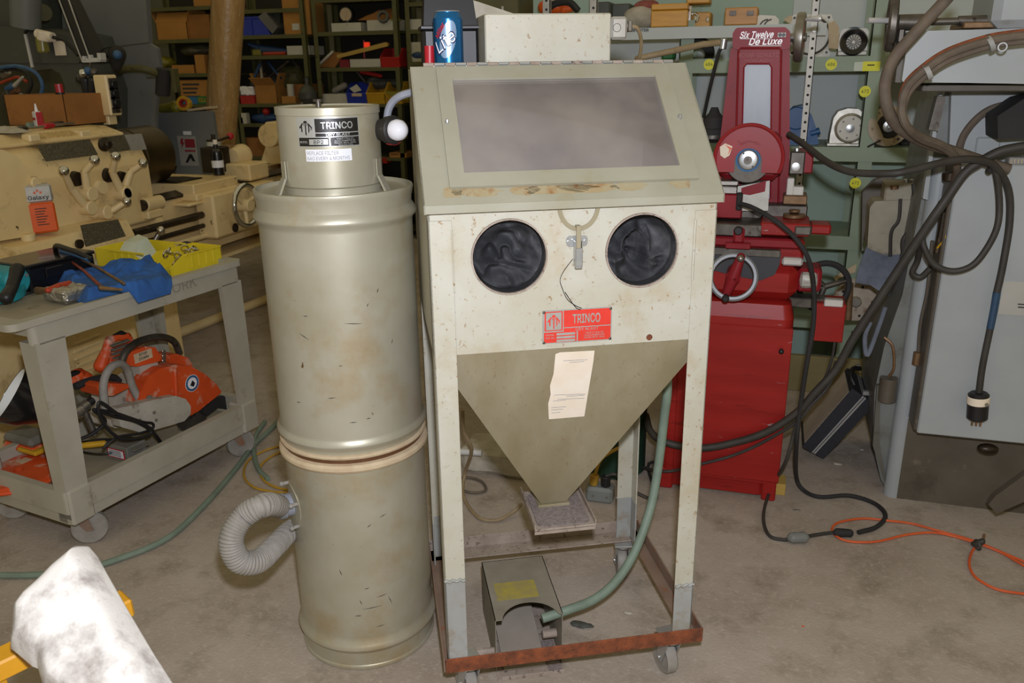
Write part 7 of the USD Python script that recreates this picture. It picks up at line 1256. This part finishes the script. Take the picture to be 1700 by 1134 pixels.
sp2 = T('copper_line', 'thin bent copper oil line with fittings on the machine column side', 'pipe', PY(1475, 600, 3.0)); sp2.p('line', tubeP([(1468, 560, 2.97), (1482, 575, 2.96), (1484, 610, 2.96), (1476, 625, 2.97)], .005, 8, 6), 'saw_bronze'); sp2.p('line', tubeP([(1548, 400, 2.9), (1540, 480, 2.92), (1528, 540, 2.93), (1524, 600, 2.94)], .006, 8, 6), 'machine_stained'); sp2.p('fitting', J(cyl(PY(1524, 585, 2.93), PY(1521, 605, 2.93), .014, n=12)), 'saw_bronze'); sp2.p('mesh_filter', cyl(PY(1476, 627, 2.98), PY(1472, 665, 2.98), .03, n=18), 'machine_stained')
sp2.p('strap', tubeP([(1470, 510, 3.0), (1458, 545, 3.0), (1440, 590, 3.0), (1436, 560, 3.0), (1445, 535, 3.02)], .008, 8, 6), 'canvas_grey')
vb = T('valve_cluster', 'brown pipe fittings between the pump and the machine door', 'valve', PY(1570, 330, 2.9)); vb.p('fitting', J(cyl(PY(1577, 285, 2.86), PY(1577, 300, 2.86), .022, n=14, ch=.003)), 'oily_iron'); vb.p('fitting', cyl(PY(1562, 345, 2.88), PY(1590, 330, 2.88), .022, n=14, ch=.003), 'oily_iron'); vb.p('pipe', tubeP([(1570, 345, 2.88), (1562, 390, 2.88), (1556, 420, 2.88)], .012, 10, 5), 'oily_iron'); vb.p('yellow_wire', tubeP([(1592, 310, 2.84), (1584, 350, 2.84), (1572, 390, 2.84), (1556, 412, 2.86)], .003, 6, 6), 'tool_yellow')
# ---- cables
CB = 2.5
O('machine_hose', 'thick brown-grey hose curling down from the top of the picture across the machine table', 'hose', tubeP([(1590, -25, 2.45), (1570, 0, CB), (1522, 52, CB), (1485, 96, CB), (1470, 137, CB), (1472, 174, CB), (1485, 204, CB+.03), (1507, 222, CB+.08), (1537, 237, CB+.14), (1585, 252, CB+.2), (1640, 270, CB+.25), (1675, 281, CB+.26)], .0155, 12, 8), 'cable_dusty')
bd = T('cable_bundle', 'taped bundle of grey cables looping over the machine table front', 'cable', PY(1540, 115, CB))
pb_ = [(1720, 58), (1690, 60), (1641, 68), (1578, 89), (1537, 115), (1507, 144), (1497, 178), (1504, 207), (1526, 226), (1563, 241), (1585, 259), (1589, 285), (1585, 300)]
for k, (dx, dy, r_) in enumerate(((0, 0, .011), (2, 9, .009), (-3, -7, .006))): bd.p('cable', tubeP([(x+dx, y+dy*(1 if i < 7 else .6), CB+.01*k+(.0 if i < 8 else .06*(i-7))) for i, (x, y) in enumerate(pb_)], r_, 10, 8), 'cable_dusty' if k < 2 else 'rust')
for x, y in ((1644, 69), (1540, 116)): bd.p('tape_band', cyl(PY(x-4, y+6, CB+.005), PY(x+4, y+2, CB+.005), .021, n=16), 'sticker_pale')
bd.p('pipe_clip', J(torus(PY(1664, 78, CB-.0), (0, 1, 0), .010, .003, 16, 6)), 'zinc')
pc_ = T('plug_cable', 'black cable with blue section ending in a plug hanging in front of the grey door', 'cable', PY(1623, 670, 2.7))
pc_.p('cable', tubeP([(1310, 223, 2.95), (1339, 243, 2.85), (1367, 265, 2.75), (1395, 280, 2.65), (1423, 287, 2.6), (1477, 288, 2.55), (1511, 283, 2.55), (1578, 267, 2.6), (1622, 265, 2.65), (1652, 276, 2.70), (1674, 315, 2.76), (1676, 370, 2.78), (1665, 440, 2.78), (1655, 485, 2.78)], .0105, 12, 8), 'cable_dark'); pc_.p('blue_section', tubeP([(1655, 485, 2.78), (1650, 515, 2.78), (1644, 545, 2.78)], .0112, 12, 6), 'cable_blue', label='blue taped section'); pc_.p('cable', tubeP([(1644, 545, 2.78), (1631, 609, 2.78), (1625, 655, 2.78)], .0105, 12, 6), 'cable_dark')
p0, p1 = PY(1625, 652, 2.775), PY(1622, 696, 2.775); pg = pc_.p('plug_body', J(cyl(p0, p1, .031, n=28, ch=.006)), 'black'); pc_.p('plug_collar', cyl(p0*.88+p1*.12, p0*.58+p1*.42, .0325, n=28, ch=.002), 'paper', under=pg, label='cream plug collar')
for dx in (-.012, 0, .012): pc_.p('prong', box(p1+(dx-.003, -.004, -.022), p1+(dx+.003, .004, 0), .001), 'saw_bronze', under=pg)
pc_.p('screw', cyl(p0*.7+p1*.3+(.018, -.028, 0), p0*.7+p1*.3+(.018, -.034, 0), .006, n=10), 'steel', under=pg)
O('loop_cable', 'dark cable hanging in a loop in front of the grey door left of the plug', 'cable', tubeP([(1640, 285, 2.74), (1652, 281, 2.72), (1659, 333, 2.74), (1655, 378, 2.74), (1633, 420, 2.74), (1610, 443, 2.74), (1579, 450, 2.74), (1550, 438, 2.74), (1534, 410, 2.74), (1530, 390, 2.76), (1524, 430, 2.85), (1515, 452, 2.87), (1528, 460, 2.87), (1545, 445, 2.86)], .0095, 12, 8), 'cable_dark')
O('main_cable', 'thick dark cable running diagonally from the grey machine down across the red cabinet', 'cable', tube([PY(x, y, d_) for x, y, d_ in ((1720, 240, 2.7), (1700, 243, 2.7), (1659, 252, 2.7), (1622, 272, 2.7), (1600, 289, 2.7), (1574, 326, 2.7), (1548, 363, 2.7), (1511, 418, 2.72), (1455, 503, 2.74), (1416, 563, 2.75), (1388, 613, 2.76), (1353, 652, 2.76), (1323, 685, 2.77), (1275, 716, 2.775), (1222, 734, 2.78), (1161, 744, 2.78), (1104, 734, 2.78), (1080, 716, 2.82), (1072, 690, 2.95))], .0135, 12, 8), 'cable_dark')
O('thin_cord', 'thin black cord sagging below the thick cable across the red cabinet', 'cord', tube([PY(x, y, d_) for x, y, d_ in ((1388, 600, 2.78), (1376, 640, 2.775), (1345, 675, 2.77), (1323, 700, 2.77), (1263, 736, 2.785), (1214, 757, 2.79), (1161, 771, 2.79), (1121, 781, 2.785), (1092, 782, 2.80), (1065, 775, 2.9))], .0058, 8, 8), 'cable_dark')
O('thin_cord', 'thin black cord hanging beside the red side box down to the thick cable', 'cord', tube([PY(x, y, 2.78) for x, y in ((1386, 568), (1380, 600), (1362, 645), (1340, 680), (1326, 700))], .0045, 8, 8), 'cable_dark')
ex = T('plugged_cable', 'black power cord with dusty plug lying on the floor in front of the red cabinet', 'cord', PZ(1330, 893))
ex.p('cord', tube([PY(1325, 690, 2.77), PY(1318, 720, 2.76), PY(1305, 765, 2.74), PZ(1283, 805, .05), PZ(1270, 840, .02), PZ(1268, 868, .008), PZ(1278, 890, .007), PZ(1300, 896, .007), PZ(1314, 895, .01)], .006, 8, 8), 'cable_dark'); ex.p('plug', J(rough_up(hull(np.vstack([ball(PZ(1316, 893, .02), .018, 2).vertices, ball(PZ(1334, 892, .02), .018, 2).vertices])), .003, 60, 1, 1)), 'machine_mid'); ex.p('cord', tube([PZ(1338, 891, .010), PZ(1355, 888, .007), PZ(1375, 885, .007), PZ(1388, 884, .010)], .006, 8, 6), 'cable_dark'); ex.p('socket', rough_up(hull(np.vstack([ball(PZ(1390, 884, .016), .015, 2).vertices, ball(PZ(1410, 885, .016), .014, 2).vertices])), .004, 60, 2, 1), 'black_rough')
M('orange_cord', 'd8622c', 'c4552a', s=14, rough=.6)
def z2p(x, y): return 1220+x*.365, 720+y*.365
oc_ = T('extension_cord', 'orange extension cord looped and knotted on the floor at the right', 'extension cord', PZ(1500, 880))
A_ = [(1400, 640), (1315, 600), (1220, 545), (1130, 508), (1000, 468), (900, 450), (780, 460), (650, 490), (540, 492), (475, 475), (442, 440), (470, 405), (580, 386), (700, 396), (800, 408), (900, 435), (1000, 462), (1100, 492), (1180, 525), (1315, 582), (1400, 618)]
oc_.p('cord', tube([PZ(*z2p(x, y), .005+.004*(i % 2)) for i, (x, y) in enumerate(A_)], .0042, 8, 8), 'orange_cord'); oc_.p('cord', tube([PZ(*z2p(x, y), .005) for x, y in ((1100, 506), (1075, 545), (1066, 590), (1080, 635), (1120, 672), (1200, 710), (1315, 728), (1420, 735))], .0042, 8, 8), 'orange_cord')
oc_.p('tie', J(torus(PZ(*z2p(1103, 507), .012), (1, .3, .1), .014, .006, 16, 8), link([PZ(*z2p(1085, 500), .012), PZ(*z2p(1105, 520), .012)], [.008, .006])), 'cable_dark'); oc_.p('plug', link([PZ(*z2p(1105, 500), .018), PZ(*z2p(1125, 490), .03)], [.012, .010]), 'cable_dark'); oc_.p('prong', box(PZ(*z2p(1130, 480), .032)-(.003, .003, 0), PZ(*z2p(1130, 480), .032)+(.004, .003, .018), 0), 'saw_bronze')
# ---- black carrying case
M('case_black', '25272e', '1e2026', s=60, rough=.6); M('case_dust', 'b8aa94', 'a4967f', s=8, rough=.9)
cv_ = T('carrying_case', 'black carrying case with silver trim tilted on the floor beside the red cabinet', 'case', PY(1366, 755, 3.2)*(1, 1, 0))
def cse(f0, f1, d=.24, Y=3.19, in_=0):
    A_, B_, C_, D_ = (np.array(p, float) for p in ((1331, 742), (1415, 645), (1453, 672), (1367, 762)))
    return prismP([A_+(D_-A_)*f0, B_+(C_-B_)*f0, B_+(C_-B_)*f1, A_+(D_-A_)*f1], Y+in_, d-in_, .006 if f1-f0 > .3 else 0)
cv_.p('shell', cse(0, .47), 'case_black'); cv_.p('shell', cse(.60, 1.0), 'case_black'); cv_.p('trim', cse(.46, .61, .245, 3.187), 'plate_silver', label='silver trim strip'); cv_.p('trim_groove', cse(.52, .545, .245, 3.186), 'black')
A_, B_ = PY(1331, 742, 3.19), PY(1415, 645, 3.19); dn_ = np.array([B_[2]-A_[2], 0, -(B_[0]-A_[0])]); dn_ = -dn_/np.linalg.norm(dn_)
cv_.p('dusty_top', J(hull([p+dn_*h_+(0, y_, 0) for p in (A_+(B_-A_)*.06, A_+(B_-A_)*.94) for h_ in (.0, .0012) for y_ in (.004, .235)])), 'case_dust', label='dust-covered upper face')
h_ = [PY(1425, 628, 3.26), PY(1420, 615, 3.30), PY(1430, 612, 3.36), PY(1440, 628, 3.38)]
cv_.p('handle', tube([PY(1418, 640, 3.24), PY(1412, 624, 3.26), PY(1417, 612, 3.32), PY(1427, 612, 3.36)], .010, 10, 6), 'black'); cv_.p('latch', J(boxP(1432, 650, 1444, 657, 3.185, .02, .002), boxP(1420, 607, 1428, 615, 3.38, .02, .002)), 'zinc')
# ---- scraps on the floor
def scrap(nme, lb_, cat, px, py, r, m_, s=(1, .7, .3), seed=1):
    q = PZ(px, py, 0); b_ = rough_up(ball((0, 0, 0), r, 2, s), r*.35, 40, seed); b_.apply_translation(q+(0, 0, 0)); b_.apply_translation((0, 0, -b_.bounds[0][2])); return O(nme, lb_, cat, b_, m_)
scrap('white_scrap', 'small white crumpled scrap on the floor below the black case', 'scrap', 1391, 772, .016, 'rag_white', seed=2); scrap('white_scrap', 'tiny white crumb on the floor between the case and the grey machine', 'scrap', 1431, 747, .008, 'can_white', seed=3); scrap('dark_lump', 'dark flat lump of debris on the floor inside the cabinet stand', 'debris', 966, 1040, .026, 'machine_dark', (1.4, .6, .3), 4); scrap('paper_scrap', 'small white paper scrap on the floor inside the cabinet stand', 'scrap', 1043, 1019, .010, 'rag_white', (1.2, .8, .25), 5); scrap('orange_chip', 'tiny orange chip on the bare floor at the lower right', 'scrap', 1333, 1040, .005, 'can_orange', seed=6); scrap('foil_scrap', 'small shiny foil scrap on the floor in front of the red cabinet', 'scrap', 1322, 848, .010, 'foil', (1.3, .7, .3), 7)
sv = []
for _ in range(260):
    x, y = RNG.uniform(.02, .98), RNG.uniform(0, 1); q = PZ(740+x*960, 760+y*340, 0); a = RNG.uniform(0, 6.28); r_ = RNG.uniform(.0012, .0035)
    sv.append(turn(box(q+(-r_, -r_*.4, 0), q+(r_, r_*.4, .0015), 0), q, (0, 0, 1), a))
O('metal_shavings', 'bright specks of metal shavings scattered over the concrete floor', 'shavings', J(sv), 'galvanised', smooth=False, kind='stuff')

# ================================================================ BEHIND THE CABINET AND DRUM, LOW DOWN
gh = O('garden_hose', 'green hose snaking over the floor from behind the drum to the left foreground', 'hose', tube([PZ(x, y, .011) for x, y in ((470, 690), (450, 712), (420, 740), (398, 770), (365, 810), (330, 848), (290, 885), (250, 908), (205, 925), (165, 938), (110, 950), (50, 955), (-20, 955))], .0105, 10, 8), 'green_hose')
M('yellow_cord', 'b9912c', 'a37e26', s=14, rough=.6)
O('coiled_cable', 'yellow-brown cord coiled loosely on the floor left of the drum', 'cord', tube([PZ(x, y, .006) for x, y in ((475, 738), (440, 748), (412, 765), (405, 790), (420, 808), (450, 816), (480, 818))], .005, 8, 8), 'yellow_cord'); O('coiled_cable', 'second yellow-brown cord strand nearest the drum on the floor', 'cord', tube([PZ(x, y, .006) for x, y in ((480, 745), (452, 757), (432, 775), (436, 795), (455, 808), (480, 814))], .005, 8, 8), 'yellow_cord'); O('green_hose_loop', 'short dusty green hose loop behind the yellow cords', 'hose', tube([PZ(x, y, .01) for x, y in ((440, 700), (424, 725), (422, 755), (430, 780), (445, 795))], .010, 8, 8), 'green_hose')
ob = T('outlet_box', 'dusty grey-green electrical outlet box on the floor behind the hopper', 'outlet box', PZ(995, 830)); qb = PZ(995, 832, 0)
ob.p('box_body', box(qb+(-.05, -.02, .0), qb+(.05, .05, .06), .01), 'machine_mid'); ob.p('yellow_plug', cyl(qb+(-.025, .01, .06), qb+(-.02, .01, .10), .016, n=14, ch=.003), 'yellow_cord'); ob.p('black_plug', cyl(qb+(.02, .01, .06), qb+(.02, .01, .10), .018, n=14, ch=.003), 'black'); ob.p('cord', tube([qb+(-.02, .01, .10), qb+(-.0, .02, .16), qb+(.05, .06, .19), qb+(.10, .12, .19)], .006, 8, 6), 'yellow_cord'); ob.p('cord', tube([qb+(.02, .01, .10), qb+(.06, .01, .11), qb+(.12, .02, .05), qb+(.2, .06, .012), np.array([-.36, 2.98, .01]), np.array([-.22, 3.0, .007])], .006, 8, 6), 'cable_dark')
for k, (x, y) in enumerate(((984, 812), (1004, 808))): ob.p('screw', cyl(qb+(-.02+.05*k, -.0195, .03), qb+(-.02+.05*k, -.0225, .03), .004, n=8), 'steel')
O('trailing_cable', 'olive-grey power lead drooping to the floor between the cabinet legs', 'cord', tube([PY(768, 680, 2.4), PY(770, 715, 2.45), PY(783, 747, 2.5), PZ(772, 785, .06), PZ(770, 825, .01), PZ(793, 858, .008), PZ(824, 864, .008), PZ(852, 850, .02), PZ(866, 836, .05)], .0065, 8, 8), 'cable_tan'); O('floor_cord', 'small loop of grey cord on the floor behind the left cabinet leg', 'cord', tube([PZ(x, y, .007) for x, y in ((760, 812), (785, 818), (806, 814), (800, 800), (780, 793), (758, 794))], .0055, 8, 8), 'cable_dusty')
wbk = O('packing_paper', 'pale crumpled packing paper on the floor seen between the cabinet legs', 'paper', rough_up(box(PZ(765, 785, 0), PZ(765, 785, 0)+(.30, .16, .11), .02), .02, 12, 3, 4), 'rag_white'); O('white_pipe', 'short white pipe above the packing paper behind the cabinet', 'pipe', cyl(PZ(757, 750, .115), PZ(800, 752, .118), .012, n=12), 'white_rod')
gc = O('green_can', 'dark green canister on the floor behind the hopper', 'canister', cyl(PZ(1020, 775, 0), PZ(1020, 775, 0)+(0, 0, .32), .12, n=30, ch=.01), mat('dark_green', '1f3f30', '1a3528', rough=.5))
# black case and sheet standing on the cabinet roof behind the can
kcs = T('tool_case', 'black moulded plastic tool case behind the drink can on the cabinet roof', 'case', CF.w((.1, .4, ZT)), CF.yaw)
def RY(px, py, y): return CF.on(px, py, 1, y)
a_, b_ = RY(703, 98, .40), RY(795, 40, .40)
kz = .5*(RY(740, 45, .40)[2]+RY(740, 47, .40)[2])
def klocal(m_): m_ = m_.copy(); m_.vertices = CF.w(m_.vertices); return m_
kcs.p('lower_shell', klocal(box((a_[0], .40, ZT-.005), (b_[0], .49, kz), .008)), 'black'); kcs.p('upper_shell', klocal(hull([(x, y, z) for x, z in ((a_[0]+.004, kz+.004), (b_[0]-.004, kz+.004), (a_[0]+.010, kz+.075), (b_[0]-.012, kz+.075)) for y in (.40+(z-kz)*.2, .49)])), 'black'); kcs.p('rim', klocal(box((a_[0]-.004, .396, kz-.004), (b_[0]+.004, .494, kz+.005), .002)), 'black')
O('red_bottle', 'red object standing behind the drink can on the cabinet roof', 'bottle', klocal(cyl((a_[0]+.012, .36, ZT-.005), (a_[0]+.012, .36, ZT+.045), .012, n=14)), 'can_red'); O('cream_sheet', 'folded cream sheet of card standing behind the light box', 'card', klocal(prism([(RY(p, q_, .45)[0], RY(p, q_, .45)[2]) for p, q_ in ((775, -8), (800, 0), (860, 20), (880, 60), (860, 95), (780, 95))], -.004, (0, .45+.06, 0))), 'rag_white')
lft = T('cabinet_lift', 'olive-green locker standing behind the light box', 'locker', PY(850, 10, 3.95)*(1, 1, 0)); lft.p('body', boxP(792, -30, 862, 330, 3.75, .25, .004), 'olive_green'); lft.p('handle', boxP(832, 10, 836, 22, 3.74, .012, .002), 'zinc')

# ================================================================ FOREGROUND: WHITE RAG ON A YELLOW BAR
ry_ = UP*.80+FWD*.60; ry_ /= np.linalg.norm(ry_); rn_ = np.cross(RT, ry_); r0_ = PD(140, 1030, 1.08)
def RP(px, py): d = ray(px, py); return C+((r0_-C)@rn_)/(d@rn_)*d
pr_ = [(5, 1068), (10, 1005), (30, 978), (80, 930), (122, 897), (138, 898), (152, 915), (168, 945), (212, 1022), (250, 1085), (283, 1136), (310, 1190), (120, 1200), (62, 1140), (50, 1102), (40, 1098)]
poly = Polygon([((RP(*p)-r0_)@RT, (RP(*p)-r0_)@ry_) for p in pr_]); poly = rnd(poly, .004)
def rag_z(v_, e): return -.030*(1-np.minimum(e/.03, 1))**2+.014*meshkit.fbm(v_*np.array([14, 9, 1])+1, 3, 4)+.01*np.minimum(e/.02, 1)
rgm = drape(poly, rag_z, .004, .006); M('rag_stained', 'c4c0b8', 'b8b4ac', s=8, rough=.95, dirt='5a4c42', ds=12, dt=.48, dw=.24, bump=.12, bs=300)
O('white_rag', 'white shop rag with dark smudges draped over a yellow bar in the lower left foreground', 'rag', orient(rgm, r0_, RT, ry_, rn_), 'rag_stained', smooth=True)
M('bar_yellow', 'b98412', 'a8760f', s=8, rough=.45, dirt='6a5a30', ds=18, dt=.64)
yb_ = T('yellow_barrier', 'yellow steel bar under the white rag in the lower left foreground', 'barrier', PD(-60, 1150, 1.0)*(1, 1, 0))
b0_, b1_ = PD(-40, 1122, 1.10), PD(213, 1000, 1.24); bx_, by_, bz_ = axes(b1_-b0_)
def beam(p0, p1, w, h): x, y, z = axes(p1-p0); return orient(box((-w/2, -h/2, 0), (w/2, h/2, np.linalg.norm(p1-p0)), .003), p0, x, y, z)
yb_.p('top_bar', beam(b0_, b1_, .04, .03), 'bar_yellow')
for p_ in (b0_+(b1_-b0_)*.03, ): yb_.p('post', box((p_[0]-.02, p_[1]-.02, 0), (p_[0]+.02, p_[1]+.02, p_[2]-.012), .003), 'bar_yellow')
yb_.p('foot', box((b0_[0]-.15, b0_[1]-.15, 0), (b0_[0]+.15, b0_[1]+.15, .01), .003), 'bar_yellow')

dmo = T('dark_motor', 'black motor with a cream tag on the green shelf behind the hoses', 'motor', PY(1530, 250, 4.1)); q = PY(1522, 228, 4.1)
dmo.p('body', cyl(q+(-.05, .04, -.01), q+(.08, .10, -.01), .055, n=28, ch=.008), 'black_rough'); dmo.p('foot', box((q[0]-.06, q[1]+.0, zb[1]+.033), (q[0]+.1, q[1]+.14, zb[1]+.05), .003), 'black_rough'); dmo.p('tag', prismP([(1523, 196), (1540, 180), (1552, 182), (1546, 200), (1524, 200)], 4.05, .004), 'paper', label='cream paper tag')
